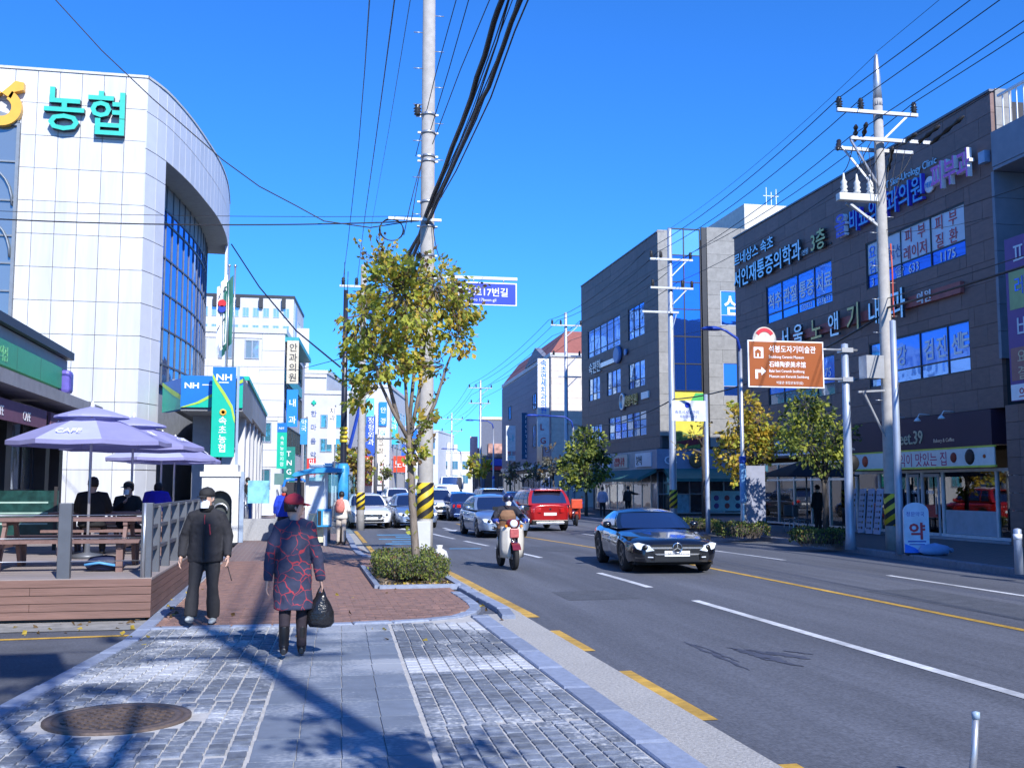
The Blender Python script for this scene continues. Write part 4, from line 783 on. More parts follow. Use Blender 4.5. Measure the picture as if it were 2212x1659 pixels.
for x in (-1.95, -.84):
    b = MB()
    for dz in (.9, .55): b.tube([(x, 35.4, .75 + dz), (x, 41.7, .25 + dz)], .025, 6)
    b.build('handrail', M_ALU, RM)
    for k in range(6): y = 35.5 + k * 1.2; b = MB(); b.tube([(x, y, .5 - k * .08), (x, y, 1.66 - k * .095)], .022, 6); b.build('rail_post', M_ALU, RM)
for k in range(7): piece('glass_panel', RM, clear_glass('rail glass', (.7, .8, .86), .6), (-.84, 35.9 + k * .85, .92 - k * .066), (.02, .7, .5))
piece('notice_banner', RM, mat('aqua notice', (.22, .55, .65), .5, var=.3, scale=3), (-1.55, 38.6, 1.55), (.75, .03, .8))
# flags
for nm, lab, px, m in (('national_flag', 'white flag with red and blue disc hanging on a pole beside the curved bank', 487, M_WHITE), ('green_flag', 'dark green flag hanging limp on a pole beside the curved bank', 500, mat('flag green', (.02, .14, .11), .7))):
    t = thing(nm, lab, 'flag', (atY(px, 900, 39.5).x, 39.5, 5.6)); b = MB(); b.tube([(0, 0, 0), (0, 0, 4.2)], .03, 6); b.lathe([(0, .1), (.06, .05), (.05, 0)], 8, (0, 0, 4.2)); b.build('pole', M_ALU, t)
    b = MB(); b.grid([[(-.05 - .30 * k / 5 - .06 * (k % 2), .07 * math.sin(k * 2.1 + j * .5), 3.9 - j * .32 - k * .10) for k in range(6)] for j in range(9)]); cl = b.build('cloth', m, t)
    if nm == 'national_flag':
        for dz, cc in ((0.17, '#c0202c'), (-.17, '#1a3a9a')): b = MB(); b.lathe([(.15, 0), (.13, .012)], 14, (-.22, -.1, 2.7 + dz * .6), M=Matrix.Rotation(R(90), 3, 'X')); b.build('disc', mat('flag ' + cc, cc, .7), cl)
        for dx, dz in ((-.12, 3.35), (-.3, 3.1), (-.15, 2.2), (-.32, 1.9)): piece('trigram', cl, M_DARKL, (dx, -.1, dz), (.03, .015, .2), (0, .5, 0))
# ================================================================== cafe with deck
S = thing('cafe_building', 'low dark cafe building with green sign band and plum awnings', 'building', (-8, 22, 0), world=True)
XS = -6.3; fS2 = Fac((XS, 8.0, 0), PY); LS = 22.0
M_DARKW = mat('dark cafe wood', (.028, .024, .026), .5, var=.15); M_CG = mat('cafe fascia grey', (.34, .35, .38), .6, var=.06)
b = MB(); b.box(-16, XS - .5, 8, 30, 3.4, 5.0); b.box(-16, XS - 3, 8, 29.8, 0, 3.4); b.build('wall', M_DARKW, S)
b = MB(); b.box(-16, XS + .15, 7.9, 30.1, 5.12, 5.32); b.build('roof_edge', mat('roof black', (.03, .03, .04), .5), S)
fS2.panels(S, M_CG, 0, LS, 3.95, 5.1, 2.2, 1.15, (), -.45, 0, name='fascia_panel')
gsn = fS2.part('green_sign', mat('green cafe sign', (.04, .36, .12), .4, var=.08), S, 4, LS - 1.15, 4.25, 4.78, .005, .12)
for k in range(7): fS2.part('sign_seam', MATS['dark cafe wood'], gsn, 6 + k * 2.1, 6.012 + k * 2.1, 4.25, 4.78, .1201, .122)
for k in range(6): fS2.text('편의점', .3, 6.4 + k * 2.1, 4.36, .121, mat('pale green letter', (.2, .55, .25), .5), gsn, .006) if k == 4 else None
b = MB(); b.cbox(fS2.pt(LS - .8, 4.45, .15), (.3, .5, .62)); b.build('corner_sign', mat('violet corner sign', (.12, .10, .42), .4), S, bevel=.1)
b = MB(); b.box(XS - .4, XS + .9, 8, 30.25, 3.62, 3.88); b.build('canopy_slab', mat('canopy concrete', (.36, .36, .36), .7, var=.12, stain=.2), S)
M_PLUMC = mat('plum awning cloth', (.19, .085, .13), .75, var=.12)
for k, (y0, y1) in enumerate(((12, 15.6), (16.0, 19.6), (20.0, 24.6), (25.0, 29.6))):
    b = MB(); b.prism([(0, 0), (.75, -.22), (.75, -.62), (0.7, -.62), (.68, -.27), (0, -.1)], (XS, y0, 3.6), PX, UP, PY * (y1 - y0)); a_ = b.build('awning', M_PLUMC, S)
    for j in range(2): text('CAFE', .22, (XS + .757, y0 + .6 + j * 2, 3.06), PY, UP, M_WHITE, a_, .005)
for y in (13, 17, 20.5, 24.6, 28.2, 29.7): b = MB(); b.box(XS - .35, XS + .0, y - .2, y + .2, 0, 3.6); b.build('column', M_DARKW, S)
fS3 = Fac((XS - .25, 8.0, 0), PY); fS3.window(S, .5, 12.3, .55, 3.3, fr(8), [.8], M_DARKW, clear_glass('cafe glass', (.8, .9, .95), .8), d=-.05, name='shopfront'); fS3.window(S, 12.7, 16.4, .55, 3.3, fr(4), [.45, .8], M_DARKW, lambda i, j: M_GLASS2 if j < 2 else mat('aqua transom', (.04, .5, .4), .5), d=-.05, name='shopfront'); fS3.window(S, 16.8, 21.6, .55, 3.3, fr(5), [.4], M_DARKW, M_GLASS2, d=-.05, name='shopfront')
# deck
M_PLANK = mat('deck fascia board', (.20, .115, .095), .75, var=.16, scale=5, bump=.3, bscale=30, piece=.10, stretch=(.25, .25, 4), stain=.12)
M_PLTOP = mat('deck top board', (.30, .26, .25), .75, var=.16, scale=5, bump=.3, bscale=30, piece=.12, stretch=(.3, 3, 1))
DK = thing('cafe_deck', 'raised brown timber deck with board sides in front of the cafe', 'deck', (-4, 22, 0), world=True)
DX1, DY0, DY1, DZ = -1.96, 14.75, 30.0, .53
b = MB(); b.box(-6.2, DX1 - .05, DY0 + .05, DY1, -.02, DZ - .04); b.build('frame', M_DARKW, DK)
for r_ in range(5):
    z = .02 + r_ * .102; x = DX1 + .02; k = 0
    while x > -9:
        l = 1.5 if (k == 0 and r_ % 2) else 2.9; piece('fascia_board', DK, M_PLANK, (x - l / 2, DY0, z + .045), (l - .006, .03, .094)); x -= l; k += 1
    y = DY0 + .02; k = 0
    while y < DY1: l = min(1.3 if (k == 0 and r_ % 2) else 2.6, DY1 - y); piece('fascia_board', DK, M_PLANK, (DX1, y + l / 2, z + .045), (.03, l - .006, .094)); y += l; k += 1
for k in range(104): piece('deck_board', DK, M_PLTOP, (-4.1 + .02, DY0 + .07 + k * .146, DZ - .015), (4.28, .138, .03))
# railing
M_POST = mat('charcoal post', (.13, .14, .16), .45, metal=.4, var=.1); M_WIRE = mat('steel wire', (.55, .56, .58), .3, metal=.9)
RL_ = thing('deck_railing', 'charcoal post railing with thin rails along the timber deck edge', 'railing', (-3, 15, DZ), world=True)
for x, y, wd in ((-3.06, 14.86, .16), (-2.03, 14.86, .14), (-4.6, 14.86, .14), (-6.1, 14.86, .14)): b = MB(); b.box(x - wd / 2, x + wd / 2, y - .06, y + .06, DZ - .02, DZ + .98); b.build('post', M_POST, RL_, bevel=.008)
for z in (.22, .52, .82): b = MB(); b.tube([(-8, 14.86, DZ + z), (-2.03, 14.86, DZ + z)], .007, 5); b.build('rail', M_WIRE, RL_)
b = MB(); b.tube([(-2.06, 14.79, DZ + .98), (-2.06, 14.79, DZ - .05)], .025, 6); b.build('corner_tube', M_ALU, RL_)
for k in range(9):
    y = 15.8 + k * 1.15; b = MB(); b.box(-2.10, -1.98, y - .05, y + .05, DZ - .02, DZ + .93); b.build('post', M_POST, RL_, bevel=.006)
for z in (.35, .65, .93): b = MB(); b.box(-2.07, -2.01, 14.95, 25.1, DZ + z - .025, DZ + z + .025); b.build('rail', M_POST, RL_)
# picnic tables
M_WOOD = mat('table timber', (.20, .12, .105), .6, var=.15, scale=5, stretch=(3, .4, 3), piece=.08)
def picnic(x, y, lab, L=2.25, rz=0):
    t = thing('picnic_table', lab, 'table', (x, y, DZ), rz, 'picnic tables on the cafe deck')
    for k in range(5): piece('table_board', t, M_WOOD, (0, (k - 2) * .155, .72), (L, .145, .045))
    for s in (-1, 1):
        for k in range(2): piece('seat_board', t, M_WOOD, (0, s * (.68 + k * .15), .43), (L, .14, .045))
        for sx in (-.82, .82):
            b = MB(); b.bar((sx, s * .25, .69), (sx, s * .62, .0), .09, .05); b.build('leg', M_WOOD, t)
            b = MB(); b.bar((sx, s * .75, .40), (sx, s * .75, .0), .09, .06); b.build('bench_leg', M_WOOD, t)
    for sx in (-.82, .82): piece('cross_beam', t, M_WOOD, (sx, 0, .37), (.05, 1.6, .09)); piece('top_beam', t, M_WOOD, (sx, 0, .67), (.06, .72, .06))
    return t
picnic(-3.35, 16.6, 'brown timber picnic table nearest the deck front edge'); picnic(-3.3, 20.4, 'brown timber picnic table in the middle of the deck with seated people'); picnic(-3.3, 24.6, 'brown timber picnic table at the back of the deck beside the blue jacket')
# parasols
M_PARA = mat('lavender canopy', (.33, .33, .60), .8, var=.05, trans=.25); M_PARA2 = mat('pale lavender canopy', (.50, .53, .78), .8, var=.04, trans=.25); M_POLE = mat('parasol pole', (.60, .61, .64), .35, metal=.6)
def parasol(x, y, r, lab, zrim=2.42, rot=.2, pale=(0,)):
    t = thing('parasol', lab, 'parasol', (x, y, DZ), 0, 'lavender parasols on the deck'); zr = zrim - DZ; h = .46
    b = MB(); b.tube([(0, 0, 0), (0, 0, zr + .55)], .024, 8); b.build('pole', M_POLE, t)
    b = MB(); b.lathe([(.26, 0), (.26, .06), (.05, .1), (.04, .3)], 14); b.build('base', M_POST, t)
    b = MB(); N8 = 8
    def sag(k, f): return f
    rings = []
    for f, z in ((1, 0), (.98, .015), (.7, .17), (.4, .33), (.28, .385)):
        rings.append([(r * f * math.cos(rot + 2 * math.pi * (j / 16)) * (1 if j % 2 == 0 else .935 + .05 * (1 - f)), r * f * math.sin(rot + 2 * math.pi * (j / 16)) * (1 if j % 2 == 0 else .935 + .05 * (1 - f)), zr + z - (0 if j % 2 == 0 else .02 * f)) for j in range(16)])
    n0 = len(b.f); b.grid(rings, closed=True, smooth=False)
    for i in range(len(b.f)):
        seg = ((i % 16) // 2)
        if seg in pale: b.mi[i] = 1
    b.grid([[(p[0], p[1], p[2] - .07) for p in rings[0]], rings[0]], closed=True, smooth=False)
    cn = b.build('canopy', [M_PARA, M_PARA2], t)
    b = MB(); b.grid([[(r * f * math.cos(rot + 2 * math.pi * j / 16), r * f * math.sin(rot + 2 * math.pi * j / 16), zr + z) for j in range(16)] for f, z in ((.46, .40), (.45, .435), (.22, .53), (.02, .60))], closed=True, smooth=False); b.build('top_canopy', [mat('mid lavender canopy', (.40, .41, .74), .8, var=.05, trans=.25)], t)
    b = MB(); b.lathe([(.05, 0), (.02, .1), (0, .12)], 8, (0, 0, zr + .58)); b.build('finial', M_WHITE, t)
    for j in range(8):
        a = rot + 2 * math.pi * j / 8; b = MB(); b.tube([(.03 * math.cos(a), .03 * math.sin(a), zr + .4), (r * .97 * math.cos(a), r * .97 * math.sin(a), zr - .02)], .009, 4); b.build('rib', M_POLE, t)
    for seg in (5, 7):
        a = rot + 2 * math.pi * (seg + .5) / 8; ou = Vector((math.cos(a), math.sin(a), 0)); ta = Vector((-math.sin(a), math.cos(a), 0)); up_ = (UP * .50 - ou * .86 * -1).normalized(); sl = Vector((-ou.x * .85, -ou.y * .85, .53)).normalized()
        text('CAFE', .15, ou * (r * .80) + Vector((0, 0, zr + .115)) - ta * .28, ta, sl, M_WHITE, cn, .004)
    return t
for (px, py, Y, r_, lab, rot, pale) in ((197, 962, 19.0, 1.33, 'lavender two-tier parasol over the table nearest the deck corner', .3, (5,)), (287, 972, 22.3, 1.38, 'lavender parasol half hidden behind the foremost parasol', .1, (0, 5)), (349, 995, 27.0, 1.36, 'lavender parasol at the back of the deck towards the bank', .5, (4, 5)), (377, 1000, 29.3, 1.2, 'lavender parasol farthest back, its rim under the others', .2, (5,))):
    p = atY(px, py, Y); parasol(p.x, Y, r_, lab, p.z + .06, rot, pale)
# things on the deck
mb_ = thing('menu_stand', 'dark green chalkboard stand beside the cafe column', 'board', (-5.2, 21.5, DZ))
b = MB(); b.cbox((0, 0, .65), (1.25, .06, .95)); b.build('board', mat('dark green board', (.012, .05, .045), .3, var=.5, scale=6), mb_)
for x in (-.58, .58): b = MB(); b.box(x - .03, x + .03, -.04, .04, 0, 1.2); b.build('leg', M_DARKW, mb_)
for k in range(3): piece('chalk_line', mb_, mat('chalk', (.35, .5, .45), .8), (0, -.033, .5 + k * .2), (.9, .004, .03))
bg_ = thing('rucksack', 'navy bag with a light blue stripe lying under the picnic table', 'bag', (-2.75, 16.05, DZ)); b = MB(); b.lathe([(.0, 0), (.2, .02), (.24, .10), (.17, .2), (.0, .23)], 14, M=Matrix.Diagonal((1.2, .6, 1))); b.build('sack', mat('navy bag', (.012, .02, .07), .6), bg_)
b = MB(); b.tube([(-.25, -.17, .10), (-.05, -.185, .13), (.2, -.16, .08)], .02, 6); b.build('stripe', mat('sky stripe', (.1, .35, .7), .5), bg_)
cv = thing('utility_cover', 'round grey cover plate standing proud of the ground before the deck', 'cover', (*G(119, 1333, 0).xy, -.02)); b = MB(); b.lathe([(.27, 0), (.27, .05)], 24); b.build('ring', M_CONC, cv); b = MB(); b.lathe([(.33, .05), (.34, .07), (.32, .085), (.0, .09)], 28); b.build('lid', mat('cover grey', (.40, .43, .46), .6, var=.1), cv)
# manhole in the crossing
mh = thing('manhole_cover', 'rusty brown round iron manhole cover set in the granite setts', 'manhole cover', (MH[0], MH[1], -.02)); M_IRON = mat('rusty iron', (.16, .12, .10), .6, metal=.4, var=.25, scale=20, bump=.4, bscale=120)
b = MB(); b.lathe([(.53, 0), (.53, .026), (.47, .026), (.465, .014)], 48); b.build('rim', M_IRON, mh); b = MB(); b.lathe([(.46, 0), (.46, .024), (.41, .024), (.405, .016), (0, .016)], 48); pl = b.build('lid', M_IRON, mh)
for i in range(-6, 7):
    for j in range(-6, 7):
        if math.hypot(i, j) * .06 < .385 and (i + j) % 2 == 0: piece('stud', pl, M_IRON, (i * .06, j * .06, .02), (.05, .028, .012), (0, 0, R(45) if i % 2 else R(-45)))
# ================================================================== POLES, CABLES, SIGNS, STREET FURNITURE
M_CPOLE = mat('concrete pole', (.40, .385, .36), .85, var=.12, scale=6, bump=.2, bscale=40, stain=.15); M_BLK = mat('black rubber', (.012, .012, .014), .6); M_YLW = mat('hazard yellow', (.72, .52, .03), .5, var=.12)
M_GALV = mat('galvanised steel', (.50, .52, .55), .4, metal=.7, var=.1); M_INS = mat('dark insulator', (.03, .025, .02), .3); M_PORC = mat('pale porcelain', (.66, .66, .62), .25)
M_LB2 = mat('cool grey pole paint', (.36, .42, .52), .4, metal=.3, var=.08); M_BLUEP = mat('blue pole paint', (.02, .06, .36), .4, var=.08)
def stripes(parent, r, z0, z1, n=3, cx=0, cy=0):
    """yellow sleeve with slanting black bands"""
    b = MB(); b.lathe([(r, z0), (r, z1)], 24, (cx, cy, 0)); sl = b.build('hazard_sleeve', M_YLW, parent)
    h = (z1 - z0) / n; K = 25
    for k in range(n + 2):
        b = MB(); rows = []
        for j in range(K):
            a = 2 * math.pi * j / (K - 1); base = z0 + (k - 1) * h * 1.0 + h * (2 * a / (2 * math.pi)) % (h * 2) if False else z0 + (k - 1.5) * h + h * abs(((a / math.pi) % 2) - 1) * 1.5
            lo, hi = max(z0, min(z1, base)), max(z0, min(z1, base + h * .5)); rows.append([(cx + (r + .004) * math.cos(a), cy + (r + .004) * math.sin(a), lo), (cx + (r + .004) * math.cos(a), cy + (r + .004) * math.sin(a), hi)])
        if max(q[1][2] - q[0][2] for q in rows) > .02: b.grid(rows); b.build('black_band', M_BLK, sl)
def pegs(t, r, z0, z1, step=.45):
    k = 0; z = z0
    while z < z1:
        b = MB(); s = 1 if k % 2 else -1; b.tube([(s * r * .9, 0, z), (s * (r + .2), 0, z)], .012, 5); b.build('foot_peg', M_GALV, t); z += step; k += 1
def util_pole(x, y, h, lab, r0=.185, r1=.12, stripe=None, m=M_CPOLE, peg=None):
    t = thing('utility_pole', lab, 'utility pole', (x, y, 0), 0, 'utility poles along the street'); b = MB(); b.lathe([(r0, -.1), (r0 * .97, 1), (r1, h), (r1 * .8, h + .02)], 20); b.build('shaft', m, t)
    if stripe: stripes(t, r0 + .008, *stripe)
    if peg: pegs(t, (r0 + r1) / 2, *peg)
    return t
def insul(t, p, h=.32, up=1, m=M_INS):
    b = MB(); b.lathe([(.03, 0), (.09, .03), (.05, .07), (.1, .1), (.05, .14), (.1, .17), (.05, .21), (.08, .25), (.04, h)], 10, p, M=Matrix.Diagonal((1, 1, up))); return b.build('insulator', m, t)
def crossarm(t, z, x0, x1, ins=(), y=-.2, th=.09, brace=True):
    b = MB(); b.box(x0, x1, y - th / 2, y + th / 2, z - th / 2, z + th / 2); a = b.build('crossarm', M_GALV, t)
    if brace:
        b = MB(); b.bar((x1 * .75, y, z), (0.02, y * .6, z - .75), .05, .03); b.build('brace', M_GALV, t)
    for q in ins: insul(t, (q, y, z + th / 2))
    return a
def sag(p, q, s, n=14):
    p, q = Vector(p), Vector(q); return [p.lerp(q, k / n) - UP * (4 * s * (k / n) * (1 - k / n)) for k in range(n + 1)]
M_CABLE = mat('black cable', (.014, .014, .018), .5)
def cable(pts, r, lab, n=6, name='cable', grp='overhead cables'):
    b = MB(); b.tube(pts, r, n); o = single(name, b, M_CABLE, lab, 'cable', grp); return o
# ---- centre pole
PX0, PY0 = atY(918, 1150, 24.6).x, 24.6
P1 = util_pole(PX0, PY0, 16.5, 'pale concrete utility pole with hazard stripes directly behind the hedge tree', .19, .145, (1.0, 1.82, 3), peg=(8.2, 14.5))
b = MB(); b.cbox((-.12, -.24, .58), (.42, .18, .72)); b.build('meter_cabinet', mat('cabinet grey', (.50, .52, .54), .5, var=.06), P1, bevel=.01)
for z in (7.2, 7.9, 8.5, 9.5, 9.62, 10.2, 10.65):
    b = MB(); b.lathe([(.185, -.03), (.185, .03)], 18, (0, 0, z)); b.box(.17, .24, -.03, .03, z - .02, z + .02); b.box(-.25, -.17, -.03, .03, z - .02, z + .02); b.build('clamp', M_GALV, P1)
insul(P1, (-.27, -.05, 10.6), .28); b = MB(); b.box(-.3, 0, -.03, .0, 10.58, 10.62); b.build('bracket', M_GALV, P1)
b = MB(); b.box(-.95, .3, -.27, -.21, 7.98, 8.04); b.build('crossarm', M_GALV, P1)
# behind the camera: pole and street trees whose shadows fall across the crossing
P0 = util_pole(3.75, -4.4, 15.5, 'concrete utility pole standing behind the viewer at the crossing', .15, .10); crossarm(P0, 13.6, -1.2, 1.2, (-1.1, .2, 1.1)); crossarm(P0, 12.4, -1.0, 1.0)
def on_span(px, py, x0=PX0 - .05, sl=-.032):
    r_ = ray(px, py); a = x0 - sl * PY0; t = a / (r_.x - sl * r_.y); return Vector((r_.x * t, r_.y * t, CAM_H + r_.z * t))
for pts, r_, lab, ex in (([(876, 565), (905, 505), (960, 368), (1020, 212), (1064, 72), (1084, 2)], .052, 'thickest black cable bundle running from the striped pole over the crossing', .6), ([(888, 565), (918, 488), (960, 398), (1020, 268), (1074, 138), (1124, 2)], .042, 'lashed black cable bundle beside the thickest one on the striped pole', .75), ([(922, 480), (985, 370), (1060, 212), (1112, 68), (1140, 2)], .014, 'single black cable outside the two bundles on the striped pole', .9),
                     ([(898, 338), (940, 165), (985, 2)], .010, 'thin wire rising past the foot pegs of the striped pole', .2), ([(930, 282), (970, 150), (1012, 2)], .010, 'thin wire second from the striped pole shaft', .3), ([(934, 312), (995, 150), (1057, 2)], .010, 'thin wire between the pole shaft and thickest bundle', .45)):
    P_ = [on_span(*q) for q in pts]; d = (P_[-1] - P_[-2]).normalized(); e = P_[-1]; tail = [e + d * 2.5, e + d * 5 + Vector((.02, 0, -.25)), Vector((3.75, -4.4, 12.6))] if r_ > .011 else [e + d * 3, Vector((3.75, -4.4, 13.5))]
    sm = []
    for a, c in zip(P_, P_[1:]): sm += [a.lerp(c, k / 3) for k in range(3)]
    if r_ > .03:
        sm = [p + Vector((mnoise.noise(p * .9) * .05, 0, mnoise.noise(p * 1.1 + Vector((5, 0, 0))) * .05)) for p in sm]
    cable(sm + [P_[-1]] + tail, r_, lab)
for k in range(7):
    f = (k + .5) / 7; A0 = [(876, 565), (905, 505), (960, 368), (1020, 212), (1064, 72), (1084, 2)]; A1 = [(895, 560), (922, 488), (964, 396), (1026, 266), (1084, 132), (1132, 2)]; P_ = [on_span(a[0] + (c[0] - a[0]) * f + 4 * math.sin(k * 2.3 + i), a[1] + (c[1] - a[1]) * f + 5 * math.cos(k * 1.7 + i * 1.3), PX0 - .05 + .02 * k) for i, (a, c) in enumerate(zip(A0, A1))]
    cable(P_ + [P_[-1] + (P_[-1] - P_[-2]).normalized() * 4, Vector((3.75, -4.4, 12.4))], .009 + .003 * (k % 3), 'thin strand tangled between the two black cable bundles on the striped pole')
for k, (dx, z0, z1) in enumerate(((-.3, 9.6, 7.9), (-.42, 9.4, 7.6), (.25, 7.9, 7.2))): cable(sag((PX0 + dx * .4, PY0 - .22, z0), (PX0 + dx * 1.4, PY0 - .3, z1), -.12 if k < 2 else .35, 8), .01, ('looped jumper wire left of the striped pole clamps', 'second looped jumper wire left of the striped pole clamps', 'slack loop of wire right of the striped pole')[k])
for k in range(9): 
    d = (k - 4) * .18; cable(sag((15.12 + d * 1.2, 25.1, 10.9 - .1 * (k % 3)), (15.12 + d * .5 - .15, 25.0, 9.9 - .25 * (k % 4)), .12, 7), .009, 'short drooping jumper wire among the clinic pole crossarms') if k != 4 else None
# wires past the pole on the left, to the far pole
FPx = atY(768, 640, 44)
for k, (pts, r_) in enumerate((([(740, 612), (752, 520), (775, 310), (788, 150), (798, 2)], .010), ([(772, 605), (788, 470), (812, 300), (852, 2)], .010), ([(800, 500), (840, 280), (886, 2)], .006))):
    P_ = []
    for i, q in enumerate(pts):
        Y = 44 - (44 - 14) * (i / (len(pts) - 1)) ** .85; P_.append(atY(q[0], q[1], Y))
    e = P_[-1]; P_.append(e + (P_[-1] - P_[-2]).normalized() * 6); cable(P_, r_, ('slender wire farthest left of the striped pole', 'slender wire second left of the striped pole', 'faint wire just left of the striped pole')[k])
# side-street cable with lashing loops, a coil and the bank lines
p = atY(905, 478, PY0); q = atY(-40, 472, PY0 + .5); cable(sag(p, q, .12), .016, 'black cable with small lashings strung to the left across the side street'); cable(sag(p + UP * .12, q + UP * .18, .06), .007, 'thin steel messenger wire over the left street cable')
cable([atY(890, 478, PY0 - .1), atY(800, 492, PY0), atY(700, 478, PY0), atY(640, 445, PY0), atY(560, 403, PY0 + .2), atY(480, 345, PY0 + .4), atY(330, 214, PY0 + .8), atY(220, 110, PY0 + 1), atY(115, -5, PY0 + 1.2), atY(60, -70, PY0 + 1.2)], .014, 'black drop cable rising in front of the bank letters')
cable([atY(500, 528, 46), atY(560, 620, 43), atY(640, 715, 39), atY(735, 793, 33.2)], .028, 'heavy black cable from bank roof down to the dark lamp pole')
cable([atY(560, 800, 60), atY(640, 800, 50), atY(735, 775, 33.2)], .012, 'light cable from the white buildings to the dark lamp pole')
b = MB(); cc = atY(846, 496, PY0 - .1)
for k in range(3): b.tube([cc + Vector((.27 * math.cos(a) * (1 + k * .04), .03 * k, .27 * math.sin(a) * (1 - k * .03))) for a in [2 * math.pi * j / 20 for j in range(21)]], .012, 5, caps=False)
single('cable_coil', b, M_CABLE, 'coil of spare black cable hanging left of the striped pole', 'cable coil')
# blue street name sign on an arm
ss = thing('street_name_sign', 'blue street name sign with white lettering on an arm from the striped pole', 'sign', (PX0, PY0 - .3, 6.5), world=True)
yS = PY0 - .3; a0 = atY(955, 601, yS); a1 = atY(1117, 607, yS); b = MB(); b.box(PX0, a1.x, yS - .03, yS + .03, a1.z, a1.z + .07); b.box(PX0 - .22, PX0 + .22, yS - .03, yS + .3, a1.z - .03, a1.z + .1); b.build('arm', M_GALV, ss)
p0 = atY(972, 657, yS); p1 = atY(1116, 613, yS); M_SB = mat('street sign blue', (.01, .045, .50), .4, var=.05); fY = Fac((p0.x, yS - .02, 0), PX); wS = p1.x - p0.x
fY.part('border', M_WHITE, ss, 0, wS, p0.z, p1.z, -.03, 0); bd = fY.part('board', M_SB, ss, .03, wS - .03, p0.z + .03, p1.z - .03, .001, .012)
fY.text('중앙로17번길', .19, .14, p0.z + .23, .013, M_WHITE, bd, .004, bold=.015); fY.text('Jungang-ro 17beon-gil', .085, .22, p0.z + .09, .013, M_WHITE, bd, .004)
for k in (.35, .8): b = MB(); b.tube([fY.pt(wS * k, p1.z, -.01), fY.pt(wS * k, a1.z + .01, -.01)], .015, 5); b.build('hanger', M_GALV, ss)
# white bag at the pole foot
b = MB(); b.lathe([(0, 0), (.16, .0), (.2, .12), (.16, .26), (.05, .33), (.07, .4)], 12, (PX0 + .3, PY0 - .35, 0)); 
for v in b.v: v.x += .03 * mnoise.noise(v * 9); v.y += .03 * mnoise.noise(v * 8 + Vector((4, 0, 0)))
single('plastic_bag', b, mat('white plastic', (.72, .73, .75), .4, trans=.2), 'knotted white plastic bag at the foot of the striped pole', 'bag')
# ---- dark lamp pole with yellow bands and blue banner
dl = thing('lamp_pole', 'dark slim pole with yellow bands and a blue banner beside the bus shelter', 'lamp pole', (atY(739, 1160, 33.2).x, 33.2, 0)); b = MB(); b.lathe([(.13, 0), (.10, .9), (.095, 4), (.07, 7.9)], 14); b.build('shaft', mat('dark pole', (.03, .032, .045), .35, metal=.3), dl)
for k in range(4): b = MB(); b.lathe([(.11, 3.1 + k * .13), (.125, 3.12 + k * .13), (.125, 3.17 + k * .13), (.11, 3.19 + k * .13)], 14); b.build('yellow_band', M_YLW, dl)
b = MB(); b.lathe([(.10, .85), (.19, .95), (.2, 1.6), (.19, 2.35), (.13, 2.45)], 14); b.build('banner', mat('azure banner', (.04, .30, .66), .4, var=.3, scale=3), dl)
b = MB(); b.box(-.08, .08, -.12, .12, 5.9, 6.3); b.build('camera_box', M_BLUEP, dl); b = MB(); b.bar((0, 0, 7.0), (.9, 0, 7.25), .05); b.build('arm', M_BLUEP, dl); b = MB(); b.tube([(-.05, 0, 7.9), (-.05, 0, 8.8)], .012, 5); b.tube([(.05, 0, 7.9), (.06, 0, 8.5)], .012, 5); b.build('antenna', M_INS, dl)
# ---- far pole on the left
lp = util_pole(atY(780, 1000, 44).x, 44, 11.0, 'concrete utility pole behind the dark lamp pole on the far left pavement', .17, .12, (.8, 1.5, 3)); crossarm(lp, 10.05, -1.0, .1, (-.85, -.3), brace=False); b = MB(); b.bar((-.05, 0, 5.2), (-.5, -.3, 3.3), .1); b.build('cable_guard', M_BLUEP, lp)
# ---- right-hand poles
R1 = util_pole(15.12, 25.3, 12.2, 'big concrete pole with transformer fuses and hazard stripes before the clinic', .185, .125, (.72, 1.55, 3), peg=(4, 9))
b = MB(); b.lathe([(.13, 0), (.10, .8), (.05, 1.45), (.0, 1.5)], 12, (0, 0, 12.0)); b.build('top_spike', M_GALV, R1)
crossarm(R1, 11.75, -1.32, 1.05, (-1.25, -.62, .95)); crossarm(R1, 10.98, -1.0, 1.35, (), y=-.26, brace=False); crossarm(R1, 10.86, -1.15, 1.15, (), y=.26, brace=False)
for x0, y0, x1, y1 in ((-1.0, -.3, -.1, -.1), (-1.0, .2, -.1, .1)): b = MB(); b.bar((x0, y0, 10.9), (x1, y1, 9.75), .05, .04); b.build('brace', M_GALV, R1)
for (x, y, z) in ((-.95, -.5, 11.25), (-.7, -.6, 11.3), (-1.55, -.6, 10.5), (.75, -.6, 11.1), (1.25, -.9, 11.25), (1.7, -1.3, 11.4), (.6, .6, 10.4)):
    b = MB(); d = Vector((x, y, z)); e = Vector((x * .8, y * .2, 10.95)); b.tube([e.lerp(d, k / 6) for k in range(7)], [.03, .07, .035, .075, .035, .07, .03], 8); b.build('strain_insulator', M_INS, R1)
for k, x in enumerate((-1.1, -.72, -.34)):
    b = MB(); b.lathe([(.07, 0), (.10, .06), (.06, .11), (.10, .16), (.065, .24), (.09, .3), (.04, .38), (.02, .55)], 12, (x, -.05, 9.52)); b.build('fuse_bushing', M_PORC, R1)
    b = MB(); b.tube(sag((x, -.05, 10.1), (-.9 + k * .5, -.3, 10.9), -.05 if k else .15, 6), .012, 5); b.build('jumper_wire', M_CABLE, R1)
b = MB(); b.box(-1.28, -.12, -.14, .08, 9.32, 9.52); b.build('switch_box', M_PORC, R1, bevel=.02); b = MB(); b.bar((-.9, 0, 9.25), (-.05, 0, 8.65), .06); b.bar((-.95, .15, 9.3), (-.05, .1, 8.8), .05); b.build('brace', M_GALV, R1)
